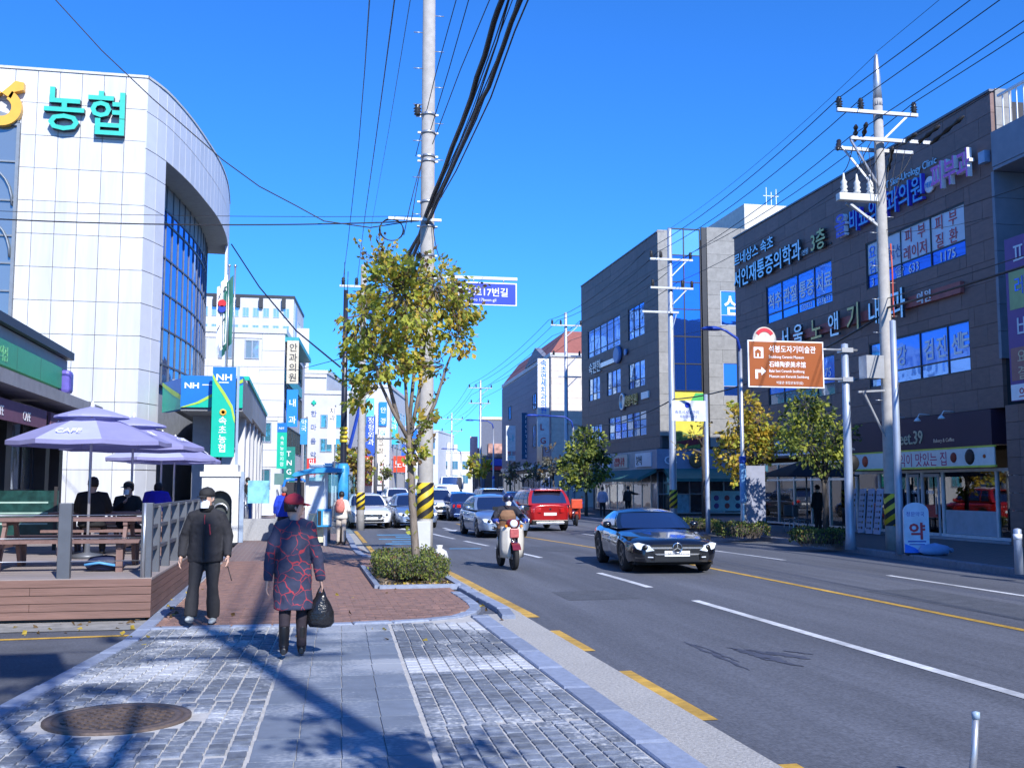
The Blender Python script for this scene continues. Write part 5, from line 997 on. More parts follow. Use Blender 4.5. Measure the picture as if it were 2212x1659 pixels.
b = MB(); b.box(-.75, -.25, -.3, .1, 4.55, 5.15); b.build('junction_box', M_GALV, R1); b = MB(); b.bar((-.9, -.1, 4.2), (-.15, -.1, 4.25), .05); b.bar((-.75, -.1, 4.2), (-.1, -.05, 2.95), .045); b.build('bracket', M_GALV, R1)
b = MB(); b.tube([(.19, -.08, 8.2), (.2, -.1, 7.4), (.19, -.1, 6.6), (.19, -.12, 6.2)], .022, 6); b.tube([(.2, -.08, 5.2), (.22, -.1, 4.4), (.2, -.1, 3.6), (.1, -.2, 3.55)], .025, 6); b.build('red_conduit', mat('red conduit', (.5, .08, .05), .5), R1)
b = MB(); b.tube([(.2, .06, 5.0), (.22, 0, 4.0), (.2, 0, 2.9)], .06, 8); b.build('white_conduit', M_PORC, R1)
def right_pole(px, Y, toppy, lab, **k):
    p = atY(px, toppy, Y); t = util_pole(p.x, Y, p.z, lab, .17, .1, m=mat('pale steel pole', (.42, .46, .52), .4, metal=.4, var=.06), **k); return t, p
R2, p2 = right_pole(1446, 44.5, 495, 'pale pole with three crossarms in front of glazed stair tower', stripe=(.8, 1.6, 3))
for z, x0, x1, ins in ((p2.z - 1.45, -1.0, 1.0, (-.95, -.5, .9)), (p2.z - 2.75, -1.0, 1.0, (-.9, .5, .95)), (p2.z - 3.85, -1.4, .3, ())): crossarm(R2, z, x0, x1, ins)
R3, p3 = right_pole(1222, 69, 676, 'pale pole standing before the red roofed building')
crossarm(R3, p3.z - .9, -1.1, 1.1, (-1.0, -.4, 1.0)); crossarm(R3, p3.z - 3.0, -1.0, 1.0, (-.9, .9)); crossarm(R3, p3.z - 4.4, -.6, 1.0, ())
R4, p4 = right_pole(1038, 108, 822, 'distant pole left of the sign building with cream cornice'); crossarm(R4, p4.z - .8, -1.3, 1.2, (-1.2, -.5, 1.1)); crossarm(R4, p4.z - 2.4, -1.3, 1.0, (-1, .8))
R5, p5 = right_pole(976, 150, 892, 'farthest distant pole over the queue of cars'); crossarm(R5, p5.z - .9, -1.6, 1.6, (-1.5, -.6, 1.5)); crossarm(R5, p5.z - 2.6, -1.5, 1.5, (-1.4, 1.4)); b = MB(); b.box(-.7, -.2, -.3, .2, 7.0, 8.1); b.box(.3, .8, -.3, .2, 6.8, 7.8); b.build('transformer', M_PORC, R5)
tops = [Vector((14.3, -9, 12.6)), Vector((15.12, 25.1, 11.75)), Vector((p2.x, 44.3, p2.z - 1.45)), Vector((p3.x, 68.8, p3.z - .9)), Vector((p4.x, 107.8, p4.z - .8)), Vector((p5.x, 149.8, p5.z - .9))]
names = ('left', 'middle', 'right'); 
for i, (p, q) in enumerate(zip(tops, tops[1:])):
    seg = ('overhead', 'clinic pole', 'stair tower pole', 'red roof pole', 'distant pole')[i]
    for k, dx in enumerate((-1.22, -.6, .95)):
        cable(sag(p + Vector((dx, 0, .35)), q + Vector((dx, 0, .35)), .35 if i < 2 else .5, 10), .013 if i < 2 else .016, ('kerb-side', 'middle', 'shop-side')[k] + (' power line on the right side of the street beyond the %s' % seg if i else ' power line over the right lanes running to the clinic pole'), 5)
    for k, (dx, dz) in enumerate(((-1.0, -.75), (.3, -1.0))):
        cable(sag(p + Vector((dx, 0, dz)), q + Vector((dx, 0, dz)), .3, 10), .012 if i < 2 else .016, ('lower kerb-side', 'lowest')[k] + (' power line on the right side of the street beyond the %s' % seg if i else ' power line over the right lanes running to the clinic pole'), 5)
cable(sag((14.3, -9, 15.2), (15.15, 25.3, 13.55), .3), .007, 'thin earth wire to the spike of the clinic pole'); cable(sag((15.15, 25.3, 13.5), (p2.x, 44.5, p2.z), .3), .007, 'thin earth wire between clinic pole and stair tower pole')
for k, (z0, z1) in enumerate(((6.45, 6.1), (6.7, 6.3))): cable(sag((15.12, 25.2, z0), (15.6, 3, z1 + 1.2), .25), .03 if k == 0 else .012, ('thick telephone cable from the clinic pole past the purple sign', 'thin telephone cable from the clinic pole past the purple sign')[k])
cable(sag((15.12, 25.4, 6.3), (p2.x, 44.3, 5.6), .5), .028, 'thick telephone cable sagging between clinic pole and stair tower pole'); cable(sag((p2.x, 44.3, 5.6), (p3.x, 68.8, 6.0), .6), .028, 'thick telephone cable sagging past the charcoal building'); cable(sag((15.12, 25.3, 8.5), (19.6, 27.0, 9.6), .1), .008, 'service wire from the clinic pole to the wall'); cable(sag((15.12, 25.3, 8.55), (21, 12, 10.5), .3), .009, 'service wire from the clinic pole to the railed terrace')
cable(sag((p2.x, 44.3, 8.4), (19.6, 33, 9.0), .2), .008, 'service wire from stair tower pole to the clinic wall')
# ---- slim blue-grey pole
sp = thing('lamp_pole', 'slim blue-grey pole standing just right of the hazard striped clinic pole', 'lamp pole', (*G(1946, 1197, .09).xy, .09)); b = MB(); b.lathe([(.11, 0), (.1, .6), (.085, 3), (.075, 5.75), (.0, 5.78)], 14); b.build('shaft', M_LB2, sp)
# ---- brown museum sign
bs_ = thing('museum_sign', 'brown museum direction sign with white lettering on two arms of a pale pole', 'sign', (*G(1838, 1187, .09).xy, .09), world=True); bx, by = bs_.location.x, bs_.location.y
zt = atY(1826, 744, by).z; b = MB(); b.lathe([(.15, .09), (.12, .5), (.105, 3), (.09, zt), (0, zt + .03)], 16, (bx, by, 0)); b.build('pole', M_LB2, bs_)
yB = by - .18; q0 = atY(1617, 836, yB); q1 = atY(1778, 739, yB); fM = Fac((q0.x, yB, 0), PX); wM = q1.x - q0.x
for py in (757, 820): z = atY(1800, py, by).z; b = MB(); b.tube([(q1.x - .9, by - .1, z), (bx + .3, by - .1, z)], .035, 8); b.box(bx - .16, bx + .16, by - .16, by + .12, z - .06, z + .06); b.build('arm', M_GALV, bs_)
M_BRN = mat('sign brown', (.33, .085, .018), .4, var=.05); fM.part('border', M_WHITE, bs_, 0, wM, q0.z, q1.z, -.04, 0); bd = fM.part('board', M_BRN, bs_, .035, wM - .035, q0.z + .035, q1.z - .035, .001, .01); zb = q0.z; hB = q1.z - q0.z
for t, s, f in (('석봉도자기미술관', .17, .76), ('Seokbong Ceramic Museum', .088, .625), ('石峰陶瓷美术馆', .14, .445), ('Balai Seni Ceramik Seokbong', .085, .325), ('Museum seni Keramik Seokbong', .085, .21)): fM.text(t, s, wM * .27, zb + hB * f, .011, M_WHITE, bd, .004, sx=.9 if s > .1 else .84, bold=.012)
fM.text('박물관 종합운동장(앞)', .07, wM * .36, zb + hB * .08, .011, M_WHITE, bd, .004)
fM.part('pictogram', M_WHITE, bd, wM * .075, wM * .20, zb + hB * .62, zb + hB * .85, .011, .014); b = MB(); b.prism([(0, 0), (.06, 0), (.06, .1), (.10, .1), (.10, 0), (.16, 0), (.16, .13), (.19, .13), (.08, .22), (-.03, .13), (0, .13)], fM.pt(wM * .075 + .035, zb + hB * .64, .0145), PX, UP, NY * .003); b.build('pictogram_house', M_BRN, bd)
b = MB(); b.prism([(0, 0), (.07, 0), (.07, .16), (.17, .16), (.17, .09), (.30, .20), (.17, .31), (.17, .24), (0, .24)], fM.pt(wM * .09, zb + hB * .18, .011), PX, UP, NY * .004); b.build('arrow', M_WHITE, bd)
tp = MB(); c_ = fM.pt(wM * .23, q1.z, -.03); tp.prism([(.33 * math.cos(math.pi * k / 14), .36 * math.sin(math.pi * k / 14)) for k in range(15)], c_, PX, UP, PY * .05); to_ = tp.build('round_top', mat('cream plate', (.62, .56, .48), .5), bs_); tp = MB(); tp.prism([(.3 * math.cos(R(35) + R(110) * k / 10), .33 * math.sin(R(35) + R(110) * k / 10)) for k in range(11)] + [(.2 * math.cos(R(145) - R(110) * k / 10), .23 * math.sin(R(145) - R(110) * k / 10)) for k in range(11)], c_ - PY * .002, PX, UP, NY * .008); tp.build('red_arc', M_RED, to_)
# ---- blue street lamps
def street_lamp(x, y, h, lab, reach=1.9, side=-1, z0=.09):
    t = thing('street_lamp', lab, 'street lamp', (x, y, z0), 0, 'blue street lamps'); b = MB(); b.lathe([(.14, 0), (.12, .4), (.085, 1.0), (.07, 2.4), (.06, h - .6)], 14); b.build('shaft', M_GALV, t); b = MB(); b.lathe([(.17, 0), (.16, .35), (.11, .45)], 10); b.build('foot', M_BLUEP, t)
    b = MB(); b.lathe([(.1, 1.1), (.11, 1.15), (.11, 2.35), (.1, 2.4)], 12); b.build('banner_sleeve', mat('pale blue sleeve', (.14, .30, .52), .5, var=.3, scale=4), t); b = MB(); b.lathe([(.085, 2.4), (.12, 2.45), (.12, 2.6), (.085, 2.65)], 12); b.build('collar', M_BLUEP, t)
    b = MB(); b.tube([(0, 0, h - .7), (side * .1, 0, h - .25), (side * .5, 0, h), (side * reach, 0, h + .08)], [.06, .05, .045, .035], 8); b.build('arm', M_BLUEP, t)
    b = MB(); b.lathe([(0, .1), (.1, .09), (.19, .03), (.2, 0), (.16, -.04), (0, -.05)], 14, (side * (reach + .25), 0, h + .04), M=Matrix.Diagonal((1.9, .9, 1))); b.build('lamp_head', M_BLUEP, t); return t
L1 = atY(1537, 713, 32.8); street_lamp(G(1655, 1165, .09).x, 32.8, L1.z - .1, 'blue street lamp with curved arm beside the brown museum sign', reach=G(1655, 1165, .09).x - L1.x - .25)
for px, py, Y, h, lab, s in ((1238, 930, 60, 6.5, 'street lamp with white arm in front of the red roofed building', -1), (1066, 930, 88, 6.5, 'street lamp with blue arm before the cream cornice shop', -1), (996, 985, 125, 6.5, 'farthest blue street lamp above the car queue', -1)):
    p = atY(px, py, Y); street_lamp(p.x, Y, p.z + .8, lab, 2.2 if Y < 70 else 1.8, s, 0)
# ---- white notice sign on a pole
ws_ = thing('notice_sign', 'white notice board with blue emblem on a grey pole before the yellow mural', 'sign', (*G(1530, 1152, .09).xy, .09), world=True); wx, wy = ws_.location.x, ws_.location.y; b = MB(); zt = atY(1524, 852, wy).z; b.lathe([(.09, .09), (.08, 1), (.07, zt)], 12, (wx, wy, 0)); b.build('pole', M_LB2, ws_)
q0 = atY(1451, 909, wy - .1); q1 = atY(1524, 866, wy - .1); fX = Fac((q0.x, wy - .1, 0), PX); bd = fX.part('board', mat('notice white', (.60, .64, .70), .5), ws_, 0, q1.x - q0.x, q0.z, q1.z, -.03, 0); LX = q1.x - q0.x
b = MB(); b.lathe([(.1, 0), (.1, .01), (.06, .012)], 16, fX.pt(LX * .47, q1.z - .16, 0), M=Matrix.Rotation(R(90), 3, 'X')); b.build('emblem', M_SB, bd); fX.text('속초시시설관리', .12, .12, q0.z + .26, .001, M_SB, bd, .004); fX.text('자원관리공단', .1, .3, q0.z + .11, .001, M_SB, bd, .004)
# ---- pharmacy sign, sack, bollards
ph = thing('pharmacy_sign', 'white round-topped pharmacy stand sign with red lettering on the right pavement', 'sign', (*G(1981, 1199, .09).xy, .09), R(-18)); b = MB(); n = 14; pp = [(-.29, 0), (.29, 0), (.29, .98)] + [(.29 * math.cos(math.pi * k / n), .98 + .22 * math.sin(math.pi * k / n)) for k in range(1, n)] + [(-.29, .98)]
b.prism(pp, (0, -.05, .06), PX, UP, PY * .1); b.build('board', mat('pale sign face', (.62, .70, .82), .5), ph); text('약', .36, (-.19, -.056, .42), PX, UP, M_RED, ph, .01, bold=.03); text('정문약국', .10, (-.24, -.056, .94), PX, UP, M_FILMD, ph, .008)
b = MB(); b.prism([(-.29, 0), (.1, 0), (-.05, .12), (-.29, .22)], (0, -.051, .06), PX, UP, NY * .006); b.build('blue_corner', M_FILM, ph); b = MB(); b.box(-.25, .25, -.16, .16, 0, .058); b.build('foot', M_BLK, ph); piece('print_line', ph, M_FILMD, (.0, -.053, .33), (.42, .004, .03)); piece('print_line', ph, M_FILMD, (.0, -.053, .26), (.36, .004, .02))
b = MB(); b.tube([(-.42, 0, .1), (-.3, 0, .13), (0, 0, .15), (.3, 0, .12), (.36, 0, .16), (.45, 0, .12)], [.02, .12, .15, .12, .03, .06], 12)
for v in b.v: v += Vector((.0, .03 * mnoise.noise(v * 7), .03 * mnoise.noise(v * 9 + Vector((3, 1, 0))))); v.z = max(v.z, .0)
c_ = G(2020, 1200, .09); b.xform(Matrix.Translation(c_)); single('plastic_sack', b, mat('pale blue plastic', (.30, .42, .70), .35, trans=.15), 'pale blue stuffed plastic sack lying beside the pharmacy sign', 'sack')
def bollard(x, y, h, lab, z0=.09, m=M_LB2):
    t = thing('bollard', lab, 'bollard', (x, y, z0)); b = MB(); b.lathe([(.08, 0), (.075, h - .15), (.075, h - .02), (.05, h), (0, h + .01)], 14); b.build('post', m, t); b = MB(); b.lathe([(.081, h - .2), (.081, h - .1)], 14); b.build('reflective_band', M_WHITE, t)
bollard(*G(2202, 1240, .09).xy, .85, 'grey bollard with white band on the right pavement corner')
pt_ = thing('lane_post', 'thin pale metal post standing at the near road edge', 'post', (*G(2096, 1712, ZR).xy, ZR), 0); b = MB(); b.tube([(0, 0, 0), (.035, 0, .22), (.07, .02, .42)], [.022, .02, .019], 10); b.build('tube', M_GALV, pt_); b = MB(); b.lathe([(.023, 0), (.023, .04), (0, .045)], 10, (.07, .02, .41)); b.build('cap', mat('cap blue-grey', (.3, .4, .5), .4), pt_)
# ---- bus shelter
BS = thing('bus_shelter', 'small bus shelter with blue curved roof and white info panel', 'bus shelter', (.2, 32.2, 0), world=True); M_SBL = mat('shelter blue', (.03, .30, .60), .4, var=.06)
yq = 31.9; r0, r1 = atY(630, 1030, yq), atY(742, 1030, yq)
b = MB(); prof = [(r0.x, 2.05), (r0.x + .08, 2.14), (r0.x + .5, 2.26), (r1.x - .4, 2.29), (r1.x, 2.26), (r1.x, 2.16), (r1.x - .4, 2.15), (r0.x + .5, 2.12), (r0.x + .1, 2.02)]
b.prism([(x, z) for x, z in prof], (0, yq - .5, 0), PX, UP, PY * 3.2); b.build('roof', M_SBL, BS); b = MB(); b.cbox(((r0.x + r1.x) / 2 + .1, yq + .4, 2.36), (.7, .5, .14)); b.build('roof_unit', M_ALU, BS, bevel=.04)
for px in (663, 704):
    x = atY(px, 1100, yq).x; b = MB(); b.box(x - .05, x + .05, yq - .05, yq + .05, 0, 2.2); b.build('post', M_RAILW, BS)
for x in (r0.x + .2, r1.x - .35): b = MB(); b.box(x - .05, x + .05, yq + 2.2, yq + 2.3, 0, 2.25); b.build('post', M_POST, BS)
fQ = Fac((atY(663, 1100, yq).x, yq, 0), PX); wQ = atY(704, 1100, yq).x - fQ.o.x; fQ.part('info_panel', mat('route map white', (.66, .70, .78), .4, var=.12, scale=3), BS, .06, wQ - .06, .95, 1.9, -.03, .0); fQ.part('lower_panel', mat('pale yellow panel', (.66, .66, .45), .5, var=.3, scale=5), BS, .06, wQ - .06, .1, .9, -.03, .0); fQ.part('glass', clear_glass(), BS, .06, wQ + .9, .3, 2.1, -1.2, -1.18)
b = MB(); b.bar((fQ.o.x + .1, yq - .03, 1.0), (fQ.o.x + wQ - .04, yq - .03, 2.1), .05); b.build('strut', M_RAILW, BS); bx_ = MB(); bx_.cbox((fQ.o.x + wQ - .05, yq - .25, .82), (.42, .3, .52)); bb = bx_.build('notice_box', M_SBL, BS, bevel=.02)
piece('notice_sheet', bb, mat('notice sheet', (.5, .62, .62), .5, var=.3, scale=9), (fQ.o.x + wQ + .02, yq - .405, .82), (.22, .006, .4)); piece('dark_side', bb, M_BLK, (fQ.o.x + wQ - .19, yq - .405, .82), (.1, .006, .42)); b = MB(); b.cbox((fQ.o.x - .3, yq + 1.4, .45), (1.2, .35, .05)); b.cbox((fQ.o.x - .3, yq + 1.4, .21), (.9, .06, .42)); b.build('bench', M_POST, BS)
for k, (px, c) in enumerate(((768, '#0d5fd0'), (640, '#1850c8'))): pass
hg = thing('information_hood', 'blue framed telephone hood beyond the bus shelter', 'booth', (atY(633, 1100, 38).x, 38.2, 0)); b = MB(); b.tube([(-.35, 0, 0), (-.35, 0, 1.75), (-.28, 0, 1.95), (-.1, 0, 1.98), (.35, 0, 1.98), (.4, 0, 1.9)], .05, 8); b.build('frame', mat('hood blue', (.02, .2, .7), .4), hg); b = MB(); b.box(-.3, .38, .0, .5, 1.2, 1.9); b.build('hood', M_DARKW, hg)
cn_ = thing('traffic_cone', 'small orange traffic cone beside the golden tree', 'traffic cone', (*G(1606, 1146, .09).xy, .09)); M_OR = mat('cone orange', (.62, .12, .03), .5); b = MB(); b.lathe([(.12, .03), (.035, .68), (.02, .7)], 14); b.build('cone', M_OR, cn_); b = MB(); b.lathe([(.095, .3), (.075, .42)], 14); b.build('white_band', M_WHITE, cn_); b = MB(); b.cbox((0, 0, .015), (.34, .34, .03)); b.build('foot', M_BLK, cn_)
rm_ = thing('traffic_mirror', 'round dark traffic mirror behind the brown sign pole', 'mirror', (*atY(1842, 1150, 28.2).xy, .09)); zc = atY(1842, 1000, 28.2).z - .09; b = MB(); b.tube([(0, .05, 0), (0, .05, zc)], .04, 8); b.build('post', M_GALV, rm_); b = MB(); b.lathe([(0, .1), (.2, .08), (.25, .03), (.25, 0), (0, 0)], 22, (0, -.02, zc), M=Matrix.Rotation(R(90), 3, 'X')); b.build('mirror_back', M_BLK, rm_)
bd_ = thing('board_stand', 'plain grey board standing beside the blue street lamp', 'board', (*G(1640, 1158, .09).xy, .09)); b = MB(); b.cbox((0, .3, 1.2), (.75, .08, 2.3)); b.build('panel', mat('grey board', (.28, .30, .38), .6), bd_); b = MB(); b.cbox((0, .3, .03), (.9, .4, .06)); b.build('foot', M_POST, bd_)
# ================================================================== BACKGROUND BUILDINGS
M_WB = mat('far white wall', (.56, .57, .59), .7, var=.05, scale=1, stain=.06); M_WB2 = mat('far cream wall', (.66, .62, .54), .7, var=.06, stain=.08); M_TEAL = glass('teal window', (.05, .20, .24), (.55, .85, .95), .35); M_PALEG = glass('pale apartment glass', (.25, .38, .5), (.7, .85, 1), .35)
def block(name, lab, x0, x1, y0, y1, z, m, side=None, skew=0.0, roof=None, grp=None):
    """a plain storeyed block: body and roof rim; returns the thing and its front and street-side facades"""
    t = thing(name, lab, 'building', ((x0 + x1) / 2, (y0 + y1) / 2, 0), world=True, group=grp)
    b = MB(); b.add([(x0, y0, -.1), (x1, y0, -.1), (x1 + skew, y1, -.1), (x0 + skew, y1, -.1), (x0, y0, z), (x1, y0, z), (x1 + skew, y1, z), (x0 + skew, y1, z)], [(3, 2, 1, 0), (4, 5, 6, 7), (0, 1, 5, 4), (1, 2, 6, 5), (2, 3, 7, 6), (3, 0, 4, 7)]); b.build('wall', m, t)
    b = MB(); b.add([(x0 - .1, y0 - .1, z + .003), (x1 + .1, y0 - .1, z + .003), (x1 + skew + .1, y1, z + .003), (x0 + skew - .1, y1, z + .003), (x0 - .1, y0 - .1, z + .35), (x1 + .1, y0 - .1, z + .35), (x1 + skew + .1, y1, z + .35), (x0 + skew - .1, y1, z + .35)], [(3, 2, 1, 0), (4, 5, 6, 7), (0, 1, 5, 4), (1, 2, 6, 5), (2, 3, 7, 6), (3, 0, 4, 7)]); b.build('roof_rim', roof or m, t)
    front = Fac((x0, y0, 0), PX); right = Fac((x1, y0, 0), (skew, y1 - y0, 0)); left = Fac((x0 + skew, y1, 0), (-skew, y0 - y1, 0))
    return t, front, right, left
def rows(t, f, u0, u1, n, zs, h, wfrac=.7, gm=None, fm=M_ALU, us=(.5,), vs=()):
    s = (u1 - u0) / n
    for z in zs:
        for k in range(n): f.window(t, u0 + s * (k + .5 - wfrac / 2), u0 + s * (k + .5 + wfrac / 2), z, z + h, us, vs, fm, gm, d=-.02, fd=.08, fw=.07, mull=.06)
def vsign(parent, fac, u0, w_, z0, z1, m, s, lm, size, d=.05, th=.18, name='vertical_sign'):
    p = fac.part(name, m, parent, u0, u0 + w_, z0, z1, d, d + th); n = len(s); st = (z1 - z0 - .2) / n
    for k, ch in enumerate(s): fac.text(ch, size, u0 + w_ * .5 - size * .5, z1 - .12 - st * (k + .85), d + th, lm, p, .02, bold=.01)
    return p
# white clinic block behind the bank
t, f, r_, l_ = block('white_office_building', 'white panelled office building with teal corner bay behind the bank annex', -11, -1.35, 70, 88, 11.7, M_WB, skew=1.3)
f.panels(t, mat('office panel', (.60, .61, .63), .6, var=.04, piece=.04), 0, 9.65, 3.0, 11.65, 1.6, 1.06, [(3.8, 8.2, 9.9, 11.35), (2.9, 7.3, 7.45, 8.6), (3.4, 9.3, 4.5, 6.0)], -.01, .05, gap=.03); rows(t, f, 3.4, 8.4, 3, (10.0,), 1.25, .55, M_PALEG); f.window(t, 5.0, 7.2, 7.55, 8.5, [.5], [], M_FRAME, M_TEAL, d=-.01); f.window(t, 3.0, 4.6, 7.55, 8.5, [.5], [], M_FRAME, M_TEAL, d=-.01); rows(t, f, 3.5, 9.2, 4, (4.6, 1.6), 1.3, .6, M_TEAL)
rows(t, r_, .5, 15, 6, (9.6, 6.9, 4.2), 1.6, .85, M_TEAL, M_FRAME); r_.part('teal_awning', mat('teal awning', (.04, .35, .38), .5), t, 0, 12, 11.2, 11.5, .0, .9); r_.part('teal_band', MATS['teal awning'], t, 0, 14, 8.6, 9.3, .01, .12)
fv = Fac((-1.25, 69.7, 0), PX); vsign(t, fv, .05, .75, 8.4, 11.2, mat('cream sign', (.6, .55, .42), .5), '안과의원', M_DARKL, .5); vsign(t, fv, .1, .7, 5.6, 8.0, M_FILM, '내과', M_WHITE, .45); vsign(t, fv, .0, .7, 1.8, 4.3, mat('green sign', (.0, .2, .16), .5), 'TNGT', M_WHITE, .4)
for k, (dx, c) in enumerate(((-3.4, '#20a0d8'), (-2.6, '#f0c020'), (-3.0, '#30a050'))): f.part('roof_board', mat('board ' + c, c, .5), t, 9.65 + dx, 10.2 + dx, 5.8 + .3 * k, 6.7 + .2 * k, .15, .25)
# second bank sign down the street
V2 = thing('vertical_bank_sign', 'far vertical turquoise bank sign hanging at the white office building', 'sign', (-1.0, 58, 3), world=True); p = atY(597, 1012, 58); fq = Fac((p.x, 58, 0), PX); vb = fq.part('sign_board', M_NHG, V2, 0, .52, p.z, p.z + 2.45, -.1, 0); fq.part('blue_head', M_NHB, vb, 0, .52, p.z + 1.95, p.z + 2.45, .001, .01)
fq.text('NH', .16, .08, p.z + 2.1, .011, M_WHITE, vb, .01)
for k, ch in enumerate('속초농협지점'): fq.text(ch, .2, .16, p.z + 1.55 - k * .28, .002, M_WHITE, vb, .01)
b = MB(); b.box(p.x + .22, p.x + .30, 58.02, 58.08, -.05, p.z + 2.5); b.build('pole', M_ALU, V2); fq.part('notice', mat('dark notice', (.1, .2, .2), .5), V2, -.1, .4, 1.85, 2.45, -.05, 0)
# apartment tower far behind
t, f, r_, l_ = block('apartment_tower', 'distant white apartment tower with dark roof rim and many small windows', -13.5, -1.6, 135, 150, 25.5, M_WB, skew=1.2, roof=M_FRAME)
rows(t, f, .4, 11.6, 9, (23.0, 20.8, 18.8, 16.8), 1.2, .62, M_PALEG)
for k in range(4): f.part('roof_bracket', M_FRAME, t, 2 + k * 2.8, 2.5 + k * 2.8, 24.2, 25.4, .05, .5)
r_.part('blue_strip', mat('pale blue strip', (.35, .5, .75), .5), t, 1, 4, 2, 25, .01, .1); rows(t, r_, 5, 14, 2, (22, 18, 14), 1.5, .6, M_PALEG)
b = MB(); b.box(-1.9, .4, 140, 148, 0, 22.5); b.build('side_wing', M_WB, t)
# white blocks beyond the bus shelter
t, f, r_, l_ = block('white_corner_block', 'tall blank white block rising behind the green cross building', -1.0, 2.2, 112, 125, 13.6, M_WB, skew=2.5); f.part('cornice', M_WB2, t, 0, 3.2, 13.2, 13.5, .0, .2); rows(t, r_, 1, 11, 3, (10, 7), 1.3, .5, M_TEAL)
t, f, r_, l_ = block('pharmacy_block', 'white low building with green cross and teal windows beyond the bus shelter', -.9, 4.0, 98, 111, 10.2, M_WB, skew=2.2)
rows(t, f, 2.2, 4.9, 2, (7.1, 4.9, 2.6), 1.25, .8, M_TEAL); f.window(t, .9, 1.2, 3, 8, [], fr(3), M_FRAME, M_GLASS2, d=-.01)
b = MB(); b.prism([(.0, .13), (.13, .13), (.13, 0), (.3, 0), (.3, .13), (.43, .13), (.43, .3), (.3, .3), (.3, .43), (.13, .43), (.13, .3), (0, .3)], f.pt(1.5, 9.2, .05), PX, UP, NY * .08); b.build('green_cross', M_NHG, t)
for k, ch in enumerate('한마음약국'): f.text(ch, .5, 1.45, 8.2 - k * 1.25, .02, mat('blue-grey letter', (.16, .22, .45), .5), t, .05)
t, f, r_, l_ = block('sign_covered_building', 'white building covered in tall vertical shop signs down the street', 5.0, 9.2, 116, 132, 12.6, M_WB, skew=3.2); rows(t, f, .2, 1.4, 1, (9, 6, 3), 1.5, .9, M_TEAL); rows(t, r_, 1, 15, 5, (9, 6.2, 3.4), 1.5, .7, M_TEAL)
vsign(t, f, 1.6, .85, 8.6, 11.4, mat('aqua sign', (.12, .55, .6), .5), '치과', M_WHITE, .6); vsign(t, f, 1.55, .85, 5.3, 8.4, mat('blue sign', (.03, .12, .5), .5), '정형외과', M_WHITE, .55); vsign(t, f, 1.5, .85, 1.9, 5.1, mat('red sign', (.55, .05, .05), .5), '노래연습장', M_WHITE, .5)
vsign(t, f, 3.0, .85, 8.4, 11.0, M_FILM, '안경', M_WHITE, .6); vsign(t, f, 3.0, .85, 5.2, 8.2, mat('white sign', (.7, .72, .74), .5), '미용실', MATS['aqua sign'], .6); vsign(t, f, 2.95, .85, 2.0, 5.0, MATS['white sign'], '당구장', M_RED, .6)
t, f, r_, l_ = block('far_shop_row', 'far low pale shops at the end of the left street side', 10.2, 15, 140, 170, 9.5, M_WB, skew=5); rows(t, f, .3, 4.6, 3, (6.6, 4.0), 1.4, .7, M_TEAL); f.part('red_sign', mat('red sign', (.55, .05, .05), .5), t, .4, 2.6, 5.5, 6.3, .02, .2); f.part('blue_sign', M_FILM, t, 2.4, 4.6, 8.1, 9.3, .02, .2); rows(t, r_, 2, 26, 6, (6.2, 3.2), 1.6, .7, M_GLASS2)
t, f, r_, l_ = block('far_white_house', 'tiny white building with blue sign closing the view over the cars', 19.6, 27, 215, 235, 13.0, M_WB, skew=6); rows(t, f, .5, 7, 4, (9.5, 6.4), 1.8, .7, M_GLASS2); f.part('blue_sign', M_FILM, t, 1, 6, 3.5, 5.6, .02, .4)
t, f, r_, l_ = block('distant_block', 'pale distant block beside the far white house', 28, 38, 225, 245, 9.0, M_WB2, skew=6); rows(t, f, .5, 9.5, 4, (5.5, 2.5), 1.8, .6, M_GLASS2)
# traffic signal arm far left
ts = thing('traffic_signal', 'dark traffic signal arm with red light over the far left lane', 'traffic signal', (5.2, 78, 0)); b = MB(); b.lathe([(.12, 0), (.09, 5.6)], 10); b.build('pole', M_POST, ts); b = MB(); b.box(-.05, 4.4, -.05, .05, 5.2, 5.32); b.build('arm', M_POST, ts); b = MB(); b.box(3.0, 4.3, -.15, .05, 5.0, 5.5); b.build('signal_head', M_BLK, ts); b = MB(); b.lathe([(.14, 0), (.12, .05)], 12, (3.2, -.16, 5.25), M=Matrix.Rotation(R(90), 3, 'X')); b.build('red_lens', mat('signal red', (1, .05, .03), .4, emit=2), ts)
# ---- right side beyond the charcoal building
cnr = atY(1191, 980, 84); t, f, r_, l_ = block('red_roof_building', 'stone building with red mansard roof and small gable behind charcoal building', cnr.x, cnr.x + 9, 84, 112, 12.4, mat('pale coursed stone', (.60, .54, .48), .75, var=.1, piece=.05), skew=1.2, roof=M_WB)
M_BS = mat('shade-blue siding', (.17, .19, .26), .7, var=.1, piece=.06)  # blue shade of the street side is put into the board colour
l_.panels(t, M_BS, 0, 28.0, 3.6, 12.3, 5.7, .62, (), -.01, .06, name='siding_board'); f.panels(t, mat('stone course', (.66, .60, .54), .75, var=.1, piece=.08), 0, 9, 3.6, 12.3, 4.5, .55, [(3.2, 5.2, 8.6, 9.9), (3.2, 5.2, 5.4, 6.7)], -.01, .05, name='stone_course')
for z in (8.6, 5.4): f.window(t, 3.2, 5.2, z, z + 1.3, [.5], [], M_FRAME, M_TEAL, d=-.02)
for u in (5.0, 19.8, 23.0): l_.window(t, u, u + 1.6, 8.6, 10.0, [.5], [], M_FRAME, M_GLASS, d=.05, fd=.08)
